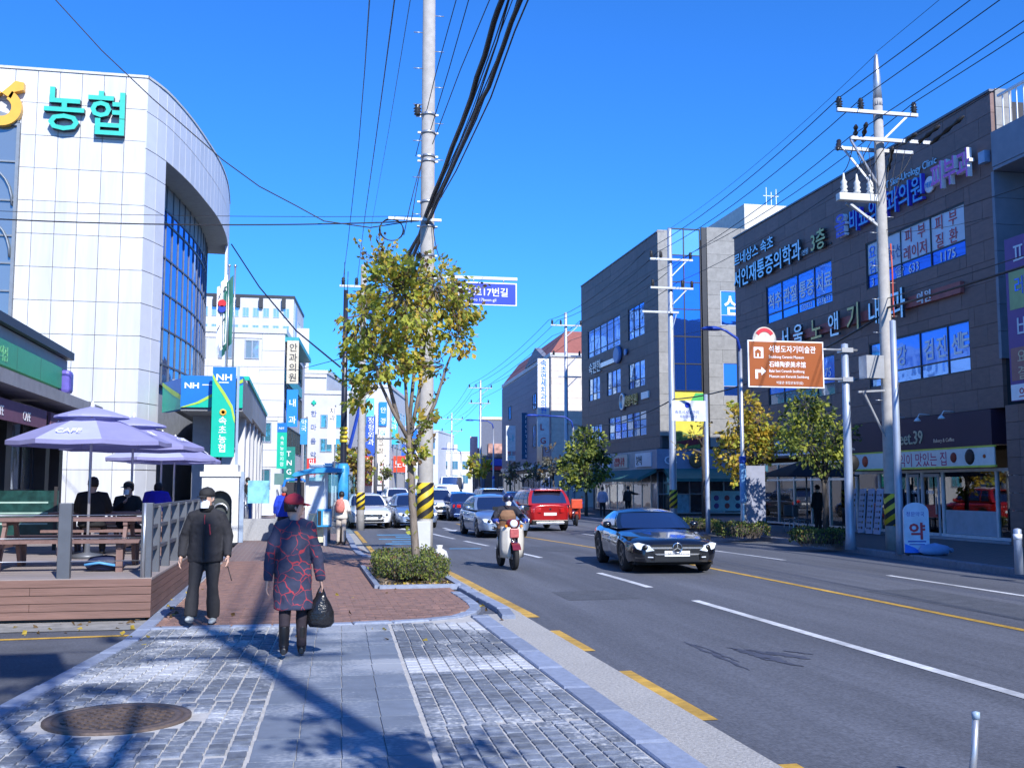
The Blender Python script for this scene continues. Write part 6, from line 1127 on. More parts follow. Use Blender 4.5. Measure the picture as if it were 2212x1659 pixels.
l_.window(t, 19.8, 21.2, 5.2, 7.2, [.5], [], M_FRAME, M_GLASS, d=.05, fd=.08); l_.window(t, 26.0, 27.4, 4.6, 6.0, [.5], [], M_FRAME, M_GLASS, d=.05, fd=.08); l_.part('stair_glass', mat('brown glass strip', (.10, .09, .06), .3, var=.3, scale=2), t, 21.9, 24.6, 3.2, 7.6, .062, .12)
b = MB(); b.tube([l_.pt(23.2 + .9 * math.cos(a), 7.6 + 1.0 * math.sin(a), .12) for a in [math.pi * k / 10 for k in range(11)]], .14, 6); b.build('arch', M_WB, t)
b = MB(); q = [l_.pt(6, 12.4, .08), l_.pt(14.2, 12.4, .08), l_.pt(10.2, 14.2, .08)]; b.prism([(7.0, 10.6), (15.2, 12.5), (13.2, 13.6), (11.5, 13.6)], l_.pt(0, 0, .065), l_.ax, UP, l_.n * .02); 
b2 = MB(); b2.prism([(15.8, 12.76), (25.4, 12.76), (21.5, 14.0)], l_.pt(0, 0, -.3), l_.ax, UP, l_.n * .5); b2.build('gable', M_BS, t)
M_RR = mat('red roof', (.26, .085, .07), .7, var=.1, stretch=(1, 1, 1)); x0 = cnr.x; b = MB(); b.add([(x0, 84, 12.76), (x0 + 9, 84, 12.76), (x0 + 10.2, 112, 12.76), (x0 + 1.2, 112, 12.76), (x0 + 1.6, 85.5, 14.8), (x0 + 8, 85.5, 14.8), (x0 + 9.2, 110, 14.8), (x0 + 2.6, 110, 14.8)], [(4, 5, 6, 7), (0, 1, 5, 4), (1, 2, 6, 5), (2, 3, 7, 6), (3, 0, 4, 7)]); b.build('mansard_roof', M_RR, t)
fv = Fac((cnr.x - 1.25, 83.9, 0), PX); vsign(t, fv, .05, .95, 7.6, 12.2, MATS['white sign'], '속초연세치과의원', M_FILM, .5); vsign(t, fv, .05, .95, 5.0, 7.4, MATS['white sign'], 'LG', M_RED, .6)
fv2 = Fac((atY(1126, 950, 96).x, 96, 0), PX); vsign(t, fv2, 0, 1.0, 4.3, 8.6, mat('deep teal sign', (.02, .12, .24), .5), 'NIGHTCLUB', M_WHITE, .34)
l_.part('shop_canopy', M_WB, t, 10, 28, 3.2, 3.5, .1, 1.6); l_.window(t, 1, 28, .2, 3.0, fr(10), [], M_FRAME, M_GLASSD, d=.05, name='shopfront'); f.part('blue_sign', MATS['aqua sign'], t, 3.0, 6.0, 2.6, 4.4, .1, .3)
fr_ = atY(1050, 960, 122); t, f, r_, l_ = block('cornice_shop', 'dark blue-grey shop with cream cornice and picture sign left of the red roofed building', atY(1036, 960, 122).x, atY(1036, 960, 122).x + 8, 122, 135, 9.6, mat('slate wall', (.12, .14, .20), .6, var=.08), skew=2.5, roof=MATS['cream sign']); f.part('picture_sign', mat('picture sign', (.45, .25, .2), .5, var=.6, scale=1.6), t, 1.0, 5.5, 5.2, 6.8, .02, .3); f.part('blue_sign', M_FILMD, t, .8, 6, 4.2, 5.0, .02, .3); f.window(t, .6, 7.4, .3, 3.6, fr(4), [], M_FRAME, M_GLASSD, d=-.01, name='shopfront'); f.part('red_awning', M_RED, t, .2, 4, 3.7, 4.1, .0, 1.2)
s5 = atY(1103, 930, 92); vs_ = thing('pylon_sign', 'white vertical street sign with teal and red letters before the cornice shop', 'sign', (s5.x, 92, 0), world=True); fz = Fac((s5.x - .45, 92, 0), PX); zz = atY(1103, 995, 92).z; vsign(vs_, fz, 0, .85, zz, zz + 3.1, MATS['white sign'], '나은', MATS['aqua sign'], .55, name='sign_board'); fz.text('병원', .36, .1, zz + .5, .24, M_RED, vs_, .02); b = MB(); b.box(s5.x - .1, s5.x, 92.1, 92.2, 0, zz + .1); b.build('pole', mat('green pole', (.08, .16, .1), .6), vs_)
s6 = atY(1022, 930, 130); vq = thing('pylon_sign', 'small pinkish vertical sign left of the cornice shop', 'sign', (s6.x, 130, 0), world=True); fz = Fac((s6.x - .4, 130, 0), PX); fz.part('sign_board', mat('pinkish sign', (.7, .5, .55), .5, var=.2), vq, 0, .95, 4.2, 8.0, 0, .2); fz.part('post', M_POST, vq, .35, .5, 0, 4.2, .02, .12)
t, f, r_, l_ = block('far_right_shops', 'dim row of small shops behind the far right street trees', 22.0, 32, 137, 175, 6.5, mat('shop row wall', (.2, .18, .18), .7, var=.2), skew=6); rows(t, f, .5, 9, 4, (.4,), 2.6, .8, M_GLASSD, M_FRAME); f.part('sign_strip', M_YS, t, .3, 9, 3.6, 4.6, .02, .2)
# projecting shop signs crowding the far left pavement
for k, (px, py0, py1, Y, wd, c, tx, lab) in enumerate(((655, 905, 960, 84, .6, '#2a8ac8', '약국', 'small sky blue projecting sign on the far left shops'), (672, 990, 1030, 88, .7, '#c83030', '미용실', 'red projecting sign near the green cross building'), (716, 880, 960, 92, .7, '#e8e8ea', '치과', 'pale projecting sign beside the dark lamp pole'), (742, 960, 1010, 96, .8, '#20a090', '안경', 'teal projecting sign far along the left pavement'), (800, 900, 985, 108, .9, '#2050b0', '정형외과', 'deep blue projecting sign beside the sign covered building'), (822, 940, 1000, 112, .8, '#e0d8c8', '당구장', 'cream projecting sign beside the sign covered building'), (850, 900, 960, 118, .9, '#30b0c0', '내과', 'aqua projecting sign at the far corner'), (862, 985, 1020, 120, 1.4, '#d04020', '노래', 'orange red projecting sign over the far left shops'), (882, 960, 985, 128, 1.8, '#1858c0', '중앙로', 'blue direction board over the far left lane'), (905, 975, 1010, 135, 1.6, '#e8e8ea', '의원', 'white board over the far left shops'))):
    p0, p1 = atY(px, py1, Y), atY(px, py0, Y); t = thing('shop_sign', lab, 'sign', (p0.x, Y, 0), 0, None); h_ = p1.z - p0.z; m_ = mat('sign ' + c, c, .5, var=.08); b = MB(); b.cbox((0, 0, p0.z + h_ / 2), (wd, .18, h_)); b.build('sign_box', m_, t); lt = M_DARKL if c in ('#e8e8ea', '#e0d8c8') else M_WHITE; sz = min(wd * .7, h_ / (len(tx) + .4))
    if wd < 1.2:
        for j, ch in enumerate(tx): text(ch, sz, (-sz * .5, -.1, p1.z - sz * (1.15 * j + 1.1)), PX, UP, lt, t, .02)
    else: text(tx, h_ * .45, (-wd * .4, -.1, p0.z + h_ * .3), PX, UP, lt, t, .02)
    b = MB(); b.box(wd / 2 - .1, wd / 2, .1, .2, 0, p1.z + .2); b.build('mast', M_POST, t)
# hills and low roofs closing the horizon
M_HILL = mat('far hill', (.06, .085, .05), .95, var=.3, scale=.05, bump=.3, bscale=.5); b = MB(); n = 60
b.grid([[(-500 + 1000 * k / n, y, z * (8 + 7 * mnoise.noise(Vector((k * .21, 3, 0))))) for k in range(n + 1)] for y, z in ((560, 0), (620, 1.0), (700, 1.1), (800, 0))]); setp(b.build('hills', M_HILL), kind='structure')
# ================================================================== TREES AND HEDGES
LEAFM = {'olive': mat('leaf olive', (.25, .30, .06), .6, var=.25, scale=3, trans=.45), 'lime': mat('leaf lime', (.50, .53, .08), .6, var=.2, scale=3, trans=.55), 'yellow': mat('leaf yellow', (.62, .46, .07), .6, var=.2, scale=3, trans=.45), 'brown': mat('leaf brown', (.16, .10, .04), .7, var=.2, trans=.3), 'deep': mat('leaf deep green', (.045, .085, .025), .6, var=.25, trans=.35), 'grey': mat('leaf grey', (.13, .13, .10), .8, var=.2, trans=.2)}
M_BARK = mat('bark', (.20, .165, .135), .9, var=.25, scale=9, bump=.6, bscale=25, stretch=(2, 2, .5)); M_BARKD = mat('bark dark', (.07, .06, .052), .9, var=.25, bump=.5, bscale=25)
def rv(r): 
    while True:
        v = Vector((r.uniform(-1, 1), r.uniform(-1, 1), r.uniform(-1, 1)))
        if .02 < v.length < 1: return v
def leaf(b, p, d, s, mi, r):
    """one folded leaf blade"""
    n = rv(r).normalized(); d = (d + rv(r) * .8 - UP * .35).normalized(); x = d.cross(n).normalized(); f = x.cross(d) * (s * .14); i = len(b.v)
    b.v += [p, p + d * (s * .55) + x * (s * .42) + f, p + d * (s * 1.1), p + d * (s * .55) - x * (s * .42) + f]; b.f += [[i, i + 1, i + 2], [i, i + 2, i + 3]]; b.mi += [mi, mi]; b.sm += [False, False]
def tree(name, lab, base, trunk, limbs, blobs, n, ls, pal, grp='street trees', seed=1, bark=M_BARK, tips=0, along=0, cat='tree', r0=.1):
    """trunk and limbs as tapered tubes, twigs through the crown, leaves gathered round the twig ends"""
    r = random.Random(seed); t = thing(name, lab, cat, base, 0, grp); base = Vector(base); L = lambda p: Vector(p) - base
    b = MB(); k = len(trunk); b.tube([L(p) for p in trunk], [r0 * (1.25 if i == 0 else 1 - .45 * i / k) for i in range(k)], 10); tr = b.build('trunk', bark, t)
    for pts in limbs:
        b = MB(); q = [L(p) for p in pts]; m = len(q); b.tube(q, [r0 * (.52 - .36 * i / (m - 1)) for i in range(m)], 7); b.build('limb', bark, tr)
    lm = MB(); tw = MB(); names = list(pal.keys()); wts = list(pal.values()); tot = sum(w_ for _, _, w_ in [(c, q, q ** 2) for c, q in [(Vector(c), q) for c, q in blobs]])
    ends = [L(q[-1]) for q in limbs] + [L(p) for q in limbs for p in q[len(q) // 2:]] + [L(trunk[-1])]
    for c, q in blobs:
        c = L(c); cnt = int(n * q ** 2 / tot); root = min(ends, key=lambda e: (e - c).length); ncl = max(4, cnt // 16)
        for _ in range(ncl):
            v = rv(r); v = v * (v.length ** -.25); e = c + Vector((v.x * q, v.y * q, v.z * q)); mid = root.lerp(e, .55) + rv(r) * (q * .15)
            tw.tube([root.lerp(e, r.uniform(.1, .4)), mid, e], [.012, .008, .004], 4, caps=False)
            tone = r.choices(names, wts)[0]
            for _ in range(cnt // ncl):
                p = e + rv(r) * (q * .30 + .06); leaf(lm, p, (p - root).normalized(), ls * r.uniform(.5, 1.35), names.index(tone if r.random() < .6 else r.choices(names, wts)[0]), r)
    for _ in range(tips):
        c, q = r.choice(blobs); c = L(c); d = Vector((r.uniform(-.9, .9), r.uniform(-.6, .6), r.uniform(.4, 1))).normalized(); a = c + d * q * .7; e = c + d * (q + r.uniform(.15, .55)); tw.tube([a, e], [.007, .003], 4, caps=False)
        for k2 in range(5): p = a.lerp(e, .3 + .17 * k2) + rv(r) * .04; leaf(lm, p, d, ls * r.uniform(.6, 1), r.randrange(len(names)), r)
    for _ in range(along):
        i = r.randrange(len(trunk) // 2, len(trunk)); p = L(trunk[i]).lerp(L(trunk[i - 1]), r.random()) + rv(r) * .13; leaf(lm, p, rv(r), ls, names.index('lime') if 'lime' in names else 0, r)
    setp(tw.build('twigs', bark, t, recalc=False), kind='stuff'); setp(lm.build('crown', [LEAFM[q] for q in names], t, recalc=False), kind='stuff'); return t
YT = 20.4; T = lambda px, py, dy=0.: atY(px, py, YT + dy)
rr = lambda px: px / 2275 * 20.8
tree('street_tree', 'slender street tree with yellow-green autumn leaves growing from the clipped hedge', (T(898, 1240).x, YT, 0), [T(900, 1255), T(897, 1180), T(890, 1080), T(886, 990), T(882, 940)],
     [[T(883, 950), T(850, 890, -.1), T(822, 830, -.15), T(800, 750, -.2), T(780, 680, -.2)], [T(884, 960), T(878, 860), T(872, 760, .1), T(868, 640, .1)], [T(885, 950), T(905, 850, .1), T(918, 740, .15), T(935, 620, .1)], [T(886, 985), T(940, 870, -.1), T(965, 790, -.15), T(990, 730, -.2)], [T(882, 940), T(895, 800, .25), T(905, 700, .35), T(900, 590, .3)], [T(860, 905), T(830, 790, .2), T(840, 690, .3)]],
     [(T(850, 635), rr(66)), (T(925, 610, .2), rr(58)), (T(880, 690, -.3), rr(72)), (T(975, 660, -.1), rr(58)), (T(800, 710, -.2), rr(62)), (T(790, 795), rr(44)), (T(770, 850, .1), rr(28)), (T(870, 590, .3), rr(45)), (T(985, 730, -.2), rr(38)), (T(850, 770, -.4), rr(48)), (T(910, 900), rr(26)), (T(895, 980, -.1), rr(22)), (T(765, 740), rr(30)), (T(1000, 690), rr(30)), (T(815, 580, .1), rr(32)), (T(930, 800, .1), rr(36))],
     4600, .115, {'olive': 2, 'lime': 6, 'yellow': 3, 'brown': 1}, seed=4, tips=85, along=60, r0=.085)
# clipped hedge round the trunk
def hedge(name, lab, x0, x1, y0, y1, h, n, pal, ls=.04, seed=3, z=0.):
    r = random.Random(seed); t = thing(name, lab, 'hedge', ((x0 + x1) / 2, (y0 + y1) / 2, z), 0, 'clipped hedges'); dx, dy = (x1 - x0) / 2, (y1 - y0) / 2; lm = MB(); tw = MB(); names = list(pal); cx, cy = (x0 + x1) / 2, (y0 + y1) / 2
    b = MB(); b.lathe([(.75, .08), (.84, h * .5), (.78, h * .85), (.0, h * .9)], 18, M=Matrix.Diagonal((dx, dy, 1))); b.build('core', M_BARKD, t)
    for _ in range(n):
        a = r.uniform(0, 2 * math.pi); q = abs(math.cos(a)) ** 6 + abs(math.sin(a)) ** 6; f = (1 / q) ** (1 / 6); u = r.random()
        if u < .45: p = Vector((dx * f * math.cos(a) * r.uniform(0, 1) ** .5, dy * f * math.sin(a) * r.uniform(0, 1) ** .5, h * r.uniform(.88, 1.06)))
        else: p = Vector((dx * f * math.cos(a), dy * f * math.sin(a), h * r.uniform(.25, 1))) * 1
        p += Vector((r.gauss(0, .035), r.gauss(0, .035), .13 * mnoise.noise(Vector((p.x * 3 + seed, p.y * 3, 0))) + r.gauss(0, .02))); leaf(lm, p, UP, ls * r.uniform(.7, 1.3), r.choices(range(len(names)), list(pal.values()))[0], r)
    for _ in range(120):
        a = r.uniform(0, 2 * math.pi); p = Vector((dx * .95 * math.cos(a), dy * .95 * math.sin(a), 0)); tw.tube([p * .8, p + Vector((r.gauss(0, .05), r.gauss(0, .05), h * r.uniform(.5, .9)))], [.008, .004], 4, caps=False)
    setp(tw.build('twigs', M_BARK, t, recalc=False), kind='stuff'); setp(lm.build('foliage', [LEAFM[q] for q in names], t, recalc=False), kind='stuff'); return t
hx0, hx1 = G(832, 1255).x + .05, G(978, 1255).x; hedge('clipped_hedge', 'clipped green hedge round the slender tree by the striped pole', 1.42, 2.60, 18.75, 22.3, .40, 7600, {'olive': 5, 'deep': 3, 'grey': 2, 'brown': 1}, .040)
pb = thing('planter_bed', 'bare soil planter bed under the clipped hedge strewn with dry leaves', 'planter', (2.0, 20.4, 0), world=True); M_SOIL = mat('dry soil', (.20, .16, .12), .95, var=.3, scale=12, bump=.6, bscale=40); b = MB(); b.box(1.32, 2.62, 18.3, 22.9, -.03, .02); b.build('soil', M_SOIL, pb)
kerbs = [((1.30, 18.22), (2.64, 18.22)), ((1.27, 18.3), (1.27, 22.9)), ((2.66, 18.3), (2.66, 22.9))]
for (a, c) in kerbs: b = MB(); b.bar((a[0], a[1], .02), (c[0], c[1], .02), .09, .09); b.build('edging', M_GRAN, pb)
r = random.Random(5); lm = MB()
for _ in range(420): leaf(lm, Vector((r.uniform(1.35, 2.6) - 2.0, r.choice([r.uniform(18.3, 19.0), r.uniform(18.3, 22.8)]) - 20.4, .025)), Vector((r.uniform(-1, 1), r.uniform(-1, 1), .4)), .07, r.randrange(3), r)
o = lm.build('dry_leaves', [LEAFM['brown'], LEAFM['yellow'], mat('leaf tan', (.36, .27, .17), .8)], None, recalc=False); o.parent = pb; setp(o, kind='stuff')
lm = MB()
for _ in range(60): 
    x = r.choice([r.uniform(-2.2, 2.9), r.uniform(-2.1, -1.6), r.uniform(2.2, 3.0)]); y = r.uniform(12, 19); leaf(lm, Vector((x, y, .012 if x < 2.3 else -.02)), Vector((r.uniform(-1, 1), r.uniform(-1, 1), .3)), .075, r.randrange(2), r)
for _ in range(40): leaf(lm, Vector((r.uniform(-5, -1.9), r.uniform(13.6, 14.6), -.02)), Vector((r.uniform(-1, 1), r.uniform(-1, 1), .3)), .075, r.randrange(2), r)
setp(lm.build('fallen_leaves', [LEAFM['yellow'], LEAFM['brown']], None, recalc=False), kind='stuff')
# ---- right-hand street trees
def rtree(lab, px, Y, crown, n, pal, ls=.12, seed=1, trunk_py=1000, r0=.09, basez=.09, bark=M_BARKD, tips=10, name='street_tree', spread=.8):
    """crown = [(px, py, radius px)]; the tree stands at depth Y"""
    k = math.hypot(Y, atY(px, 1000, Y).x) / F_PX; b0 = atY(px, 1100, Y); bx = b0.x; r = random.Random(seed); top = atY(px, trunk_py, Y); tr = [Vector((bx, Y, basez)), Vector((bx + .03, Y, basez + (top.z - basez) * .5)), Vector((bx - .03, Y, top.z))]
    blobs = [(atY(cx, cy, Y + r.uniform(-.4, .4)), q * k) for cx, cy, q in crown]; limbs = []
    for c, q in blobs: a = tr[-1].lerp(tr[1], r.uniform(0, .3)); limbs.append([a, a.lerp(c, .5) + Vector((0, 0, .12)), c])
    return tree(name, lab, (bx, Y, basez), tr, limbs, blobs, n, ls, pal, seed=seed, bark=bark, tips=tips, r0=r0)
rtree('golden yellow tree in front of the gap between clinic and charcoal building', 1636, 35.5, [(1590, 920, 38), (1620, 975, 45), (1580, 985, 30), (1640, 920, 32), (1610, 880, 25), (1600, 1030, 25), (1665, 960, 30), (1630, 1045, 22)], 2800, {'yellow': 6, 'lime': 2, 'brown': 1, 'olive': 1}, .15, 11, 1040)
rtree('leafy tree with lime top shading the shop with white lettering', 1782, 30.0, [(1740, 880, 32), (1775, 900, 34), (1720, 925, 30), (1800, 945, 34), (1745, 960, 36), (1700, 960, 24), (1790, 990, 30), (1830, 940, 22)], 2600, {'olive': 4, 'lime': 2, 'deep': 5}, .12, 12, 1030)
rtree('round green tree in front of the charcoal building shops', 1266, 58, [(1255, 970, 30), (1280, 960, 28), (1240, 1005, 30), (1290, 1005, 28), (1265, 1025, 30), (1225, 1030, 22), (1262, 945, 18)], 2600, {'olive': 4, 'deep': 4, 'lime': 1}, .2, 13, 1040)
rtree('pruned bare tree with a few yellow shoots beside white notice sign', 1522, 39.0, [(1500, 940, 12), (1512, 980, 12), (1475, 975, 10), (1520, 915, 10)], 120, {'yellow': 2, 'brown': 1}, .13, 14, 960, .12, tips=4)
rtree('amber leaved tree on the left pavement behind the dark lamp pole', 765, 52, [(760, 985, 26), (780, 1010, 24), (750, 1020, 20), (770, 965, 18), (775, 1045, 20)], 800, {'yellow': 3, 'olive': 3, 'brown': 2}, .2, 15, 1040, basez=0)
rtree('small yellow-green tree far along the right pavement', 1036, 100, [(1030, 1005, 18), (1045, 1015, 16), (1022, 1022, 14)], 420, {'lime': 3, 'olive': 3, 'yellow': 1}, .32, 16, 1030)
rtree('grey leafless tree before the red roofed building', 1130, 78, [(1120, 1025, 22), (1150, 1020, 22), (1100, 1030, 18), (1175, 1020, 20)], 700, {'grey': 4, 'brown': 1, 'olive': 1}, .22, 17, 1035)
rtree('grey bare tree beside the round green tree', 1196, 66, [(1190, 985, 16), (1200, 1010, 20), (1182, 1025, 16)], 300, {'grey': 5, 'brown': 1}, .18, 18, 1030)
rtree('dark small tree far left among shop signs', 826, 90, [(822, 1022, 14), (832, 1032, 12)], 200, {'olive': 2, 'grey': 2}, .25, 19, 1040, basez=0)
for lab, px, py, w_, d_ in (('low dark hedge at the foot of the golden tree', 1615, 1163, 1.6, 1.0), ('low dark hedge under the leafy tree with lime top', 1793, 1182, 1.5, 1.0), ('low dark hedge beside the white notice sign pole', 1522, 1150, 1.2, 1.0)):
    p = G(px, py, .09); hedge('clipped_hedge', lab, p.x - w_ / 2, p.x + w_ / 2, p.y, p.y + d_, .42, 1600, {'deep': 4, 'olive': 2, 'brown': 1}, .06, int(px), .09)
# ---- trees behind the viewer shade the crossing; the unseen banner is added for shade
tree('street_tree', 'leafy street tree behind the viewer shading the crossing', (2.5, .3, 0), [(2.5, .3, 0), (2.48, .32, 2), (2.5, .3, 4)], [[(2.5, .3, 3.5), (2.2, .6, 4.6), (2.0, .8, 5.4)], [(2.5, .3, 3.6), (2.9, .2, 4.8), (3.0, .1, 5.6)], [(2.5, .3, 3.8), (2.5, -.2, 5), (2.4, -.3, 6.4)]], [((2.1, .7, 5.2), .42), ((2.9, .1, 5.6), .36), ((2.4, -.2, 6.4), .36)], 330, .1, {'olive': 3, 'yellow': 1}, seed=30, r0=.11)
tree('street_tree', 'tall street tree behind the viewer on the pavement corner', (1.4, -3, 0), [(1.4, -3, 0), (1.42, -3, 4), (1.4, -3, 8)], [[(1.4, -3, 7), (1.0, -2.8, 8.6), (.7, -2.6, 9.6)], [(1.4, -3, 7.2), (1.9, -3.2, 8.8), (2.1, -3.2, 9.8)], [(1.4, -3, 7.6), (1.4, -3, 9.5), (1.4, -3, 10.8)]], [((.8, -2.7, 9.4), .55), ((2.0, -3.2, 9.6), .45), ((1.4, -3, 10.5), .55), ((1.5, -3, 8.2), .4)], 650, .11, {'olive': 3, 'yellow': 1}, seed=31, r0=.17)
sb_ = thing('shade_banner', 'unseen cloth banner added behind the viewer to shade the side street', 'banner', (-3, 1.8, 6.9), world=True); b = MB(); b.box(-8, .3, 1.78, 1.81, 6.9, 8.0); b.build('cloth', M_WHITE, sb_); b = MB(); b.tube([(-14, 1.8, 8.02), (4.2, 1.8, 8.05)], .012, 5); b.build('rope', M_CABLE, sb_)
# ================================================================== VEHICLES
def paint(name, c, metal=.35, rough=.28): return mat('paint ' + name, c, rough, metal=metal, var=.03, scale=1, coat=1.0, spec=.6)
M_CGL = glass('car glass', (.012, .018, .035), (.55, .70, 1.0), .16); M_TYRE = mat('tyre', (.018, .018, .019), .85, var=.1); M_RIM = mat('alloy rim', (.36, .37, .38), .3, metal=.85); M_RIMD = mat('dark alloy', (.07, .07, .075), .3, metal=.8); M_UND = mat('underbody', (.01, .01, .011), .9)
M_HL = mat('headlight lens', (.72, .78, .84), .12, var=.15, scale=9, coat=1); M_TL = mat('tail lamp', (.50, .015, .015), .15, coat=1); M_CHR = mat('chrome', (.75, .76, .78), .12, metal=1); M_GRL = mat('grille black', (.012, .012, .013), .35); M_PLATE = mat('number plate', (.80, .81, .80), .5); M_AMB = mat('amber lens', (.6, .22, .02), .2)
SPEC = {
 'coupe': dict(L=4.68, W=1.90, H=1.25, belt=.88, nose=.62, hood=.84, tail=.88, A=-.50, B=.30, C=1.05, D=1.62, wf=-1.36, wr=1.24, R=.345, wbt=.80, wrf=.60, sill=.20),
 'sedan': dict(L=4.82, W=1.84, H=1.47, belt=.97, nose=.66, hood=.93, tail=1.0, A=-.92, B=-.10, C=1.10, D=1.86, wf=-1.42, wr=1.38, R=.325, wbt=.84, wrf=.62, sill=.22),
 'suv': dict(L=4.45, W=1.86, H=1.69, belt=1.07, nose=.78, hood=1.05, tail=1.05, A=-.98, B=-.30, C=1.72, D=2.12, wf=-1.34, wr=1.32, R=.36, wbt=.86, wrf=.66, sill=.28),
 'van': dict(L=5.1, W=1.92, H=1.97, belt=1.12, nose=.85, hood=1.08, tail=1.1, A=-1.55, B=-.95, C=2.2, D=2.50, wf=-1.65, wr=1.45, R=.345, wbt=.88, wrf=.76, sill=.28),
 'bus': dict(L=8.6, W=2.3, H=2.95, belt=1.55, nose=1.3, hood=1.5, tail=1.5, A=-4.2, B=-3.95, C=3.9, D=4.2, wf=-2.9, wr=2.4, R=.45, wbt=.96, wrf=.88, sill=.35)}
def car(kind, lab, x, y, rz, pm, group='cars on the road', rim=None, star=False, rear=False, face='bar', name='car', cat='car', plate='', trim=None, detail=True):
    S_ = SPEC[kind]; L, W, H = S_['L'], S_['W'] / 2, S_['H']; t = thing(name, lab, cat, (x, y, ZR + .002), rz, group); h = L / 2
    lerp = lambda a, b, f: a + (b - a) * f; ss = lambda f: f * f * (3 - 2 * f)
    def ztop(v):
        if v < S_['A']: f = (v + h) / (S_['A'] + h); return lerp(S_['nose'], S_['hood'], min(1, f * 1.15) ** .62)
        if v > S_['D']: f = (v - S_['D']) / (h - S_['D'] + 1e-6); return lerp(S_['belt'] + .02, S_['tail'], f) - .10 * max(0, f - .6)
        f = (v - S_['A']) / (S_['D'] - S_['A']); return lerp(S_['hood'], S_['belt'] + .02, f)
    def wid(v):
        f = abs(v) / h; k = 1 - .20 * max(0, (f - .70) / .30) ** 2.0; return W * k * (.985 if v > 0 else 1)
    ys = sorted(set([-h, -h + .05, -h + .14, -h + .3, h - .28, h - .12, h - .04, h] + [round(lerp(-h + .4, h - .35, k / 22), 3) for k in range(23)] + [c + S_['R'] * 1.14 * math.cos(a) for c in (S_['wf'], S_['wr']) for a in [math.pi * k / 10 for k in range(11)]]))
    Ra = S_['R'] * 1.14
    def zbot(v):
        z = S_['sill'] + (.05 if abs(v) > h - .5 else 0)
        for c in (S_['wf'], S_['wr']):
            if abs(v - c) < Ra: z = max(z, S_['R'] + math.sqrt(max(0, Ra ** 2 - (v - c) ** 2)))
        return z
    rows_ = []
    for v in ys:
        zt, zb, w_ = ztop(v), zbot(v), wid(v); e = (h - abs(v)); rd = 1 - .12 * max(0, 1 - e / .14) ** 2; w_ *= rd
        if v < -h + .1: zt -= .05 * (1 - (v + h) / .1)
        zs = zt - .13; zb = min(zb, zs - .02)
        half = [(w_ * .93, zb), (w_ * .985, lerp(zb, zs, .3)), (w_ * 1.0, lerp(zb, zs, .62)), (w_ * .985, lerp(zb, zs, .9)), (w_ * .955, zs + .03), (w_ * .86, zt - .035), (w_ * .62, zt - .002), (w_ * .3, zt + .015), (0, zt + .02)]
        rows_.append([(p, v, z) for p, z in half] + [(-p, v, z) for p, z in half[-2::-1]])
    b = MB(); b.grid(rows_); n = len(rows_[0])
    for i in (0, len(rows_) - 1): base = i * n; b.f.append([base + k for k in range(n)]); b.mi.append(0); b.sm.append(False)
    body = b.build('body', pm, t)
    A, B_, C_, D_ = S_['A'], S_['B'], S_['C'], S_['D']; wb, wr = W * S_['wbt'] * 1.08, W * S_['wrf'] * 1.12; zl = S_['belt'] - .03; zr_ = H - .07
    def side(u, v, s, o=0.): 
        yb = lerp(A + .05, D_ - .03, u); yt = lerp(B_, C_, u); f = v ** 1.15; xx = lerp(wb, wr, v) + .05 * math.sin(math.pi * v); zc = .035 * math.sin(math.pi * u)
        return (s * (xx + o), lerp(yb, yt, v), lerp(zl, zr_ + zc * v, v) )
    def endf(u, v, front, o=0.):
        p0 = side(0 if front else 1, v, 1); bul = .16 * (1 - (2 * u - 1) ** 2) * (1 - .3 * v); return (p0[0] * (2 * u - 1), p0[1] - (bul + o if front else -(bul * .6 + o)), p0[2] + .02 * (1 - (2 * u - 1) ** 2) * v + o * .4)
    fr_n = [k / 8 for k in range(9)]; b = MB()
    for s in (-1, 1): b.grid([[side(u, v, s) for v in (0, .25, .5, .75, 1)] for u in fr_n])
    b.grid([[endf(u, v, True) for u in fr_n] for v in (0, .25, .5, .75, 1)]); b.grid([[endf(u, v, False) for u in fr_n] for v in (0, .25, .5, .75, 1)])
    rf = []
    for u in fr_n:
        p = side(u, 1, 1); row = []
        for k in fr_n:
            q = 2 * k - 1; bul = .16 * .7 * (1 - q * q); yy = p[1] + (-bul if u == 0 else (bul * .6 if u == 1 else (-bul * (1 - u * 2) if u < .5 else bul * .6 * (2 * u - 1)))); row.append((p[0] * q, yy, p[2] + .07 * (1 - q * q) * (.3 + .7 * math.sin(math.pi * min(1, max(0, u * .9 + .05))))))
        rf.append(row)
    b.grid(rf); b.build('cabin', trim or pm, t)
    def gl(name_, f, u0, u1, v0, v1, *a):
        b = MB(); b.grid([[f(lerp(u0, u1, i / 6), lerp(v0, v1, j / 4), *a) for j in range(5)] for i in range(7)]); return b.build(name_, M_CGL, t)
    gl('windscreen', endf, .06, .94, .03, .93, True, .012); gl('rear_window', endf, .08, .92, .12 if kind in ('suv', 'van', 'bus') else .06, .9, False, .012)
    cuts = {'coupe': ((.06, .60),), 'sedan': ((.05, .45), (.48, .80), (.82, .93)), 'suv': ((.04, .36), (.39, .70), (.73, .95)), 'van': ((.03, .25), (.28, .60), (.63, .96)), 'bus': tuple((.02 + k * .122, .13 + k * .122) for k in range(8))}[kind]
    for s in (-1, 1):
        for u0, u1 in cuts: gl('side_window', side, u0, u1, .1, .88, s, .012)
        if kind != 'bus':
            b = MB(); p = side(.08, .06, s); b.lathe([(0, -.1), (.075, -.07), (.09, 0), (.07, .07), (0, .09)], 10, (s * (wb + .17), p[1] + .12, S_['belt'] + .05), M=Matrix.Diagonal((1.15, .8, .85))); b.box(min(s * (wb - .06), s * (wb + .12)), max(s * (wb - .06), s * (wb + .12)), p[1] + .08, p[1] + .15, S_['belt'] - .01, S_['belt'] + .04); b.build('mirror', pm, t)
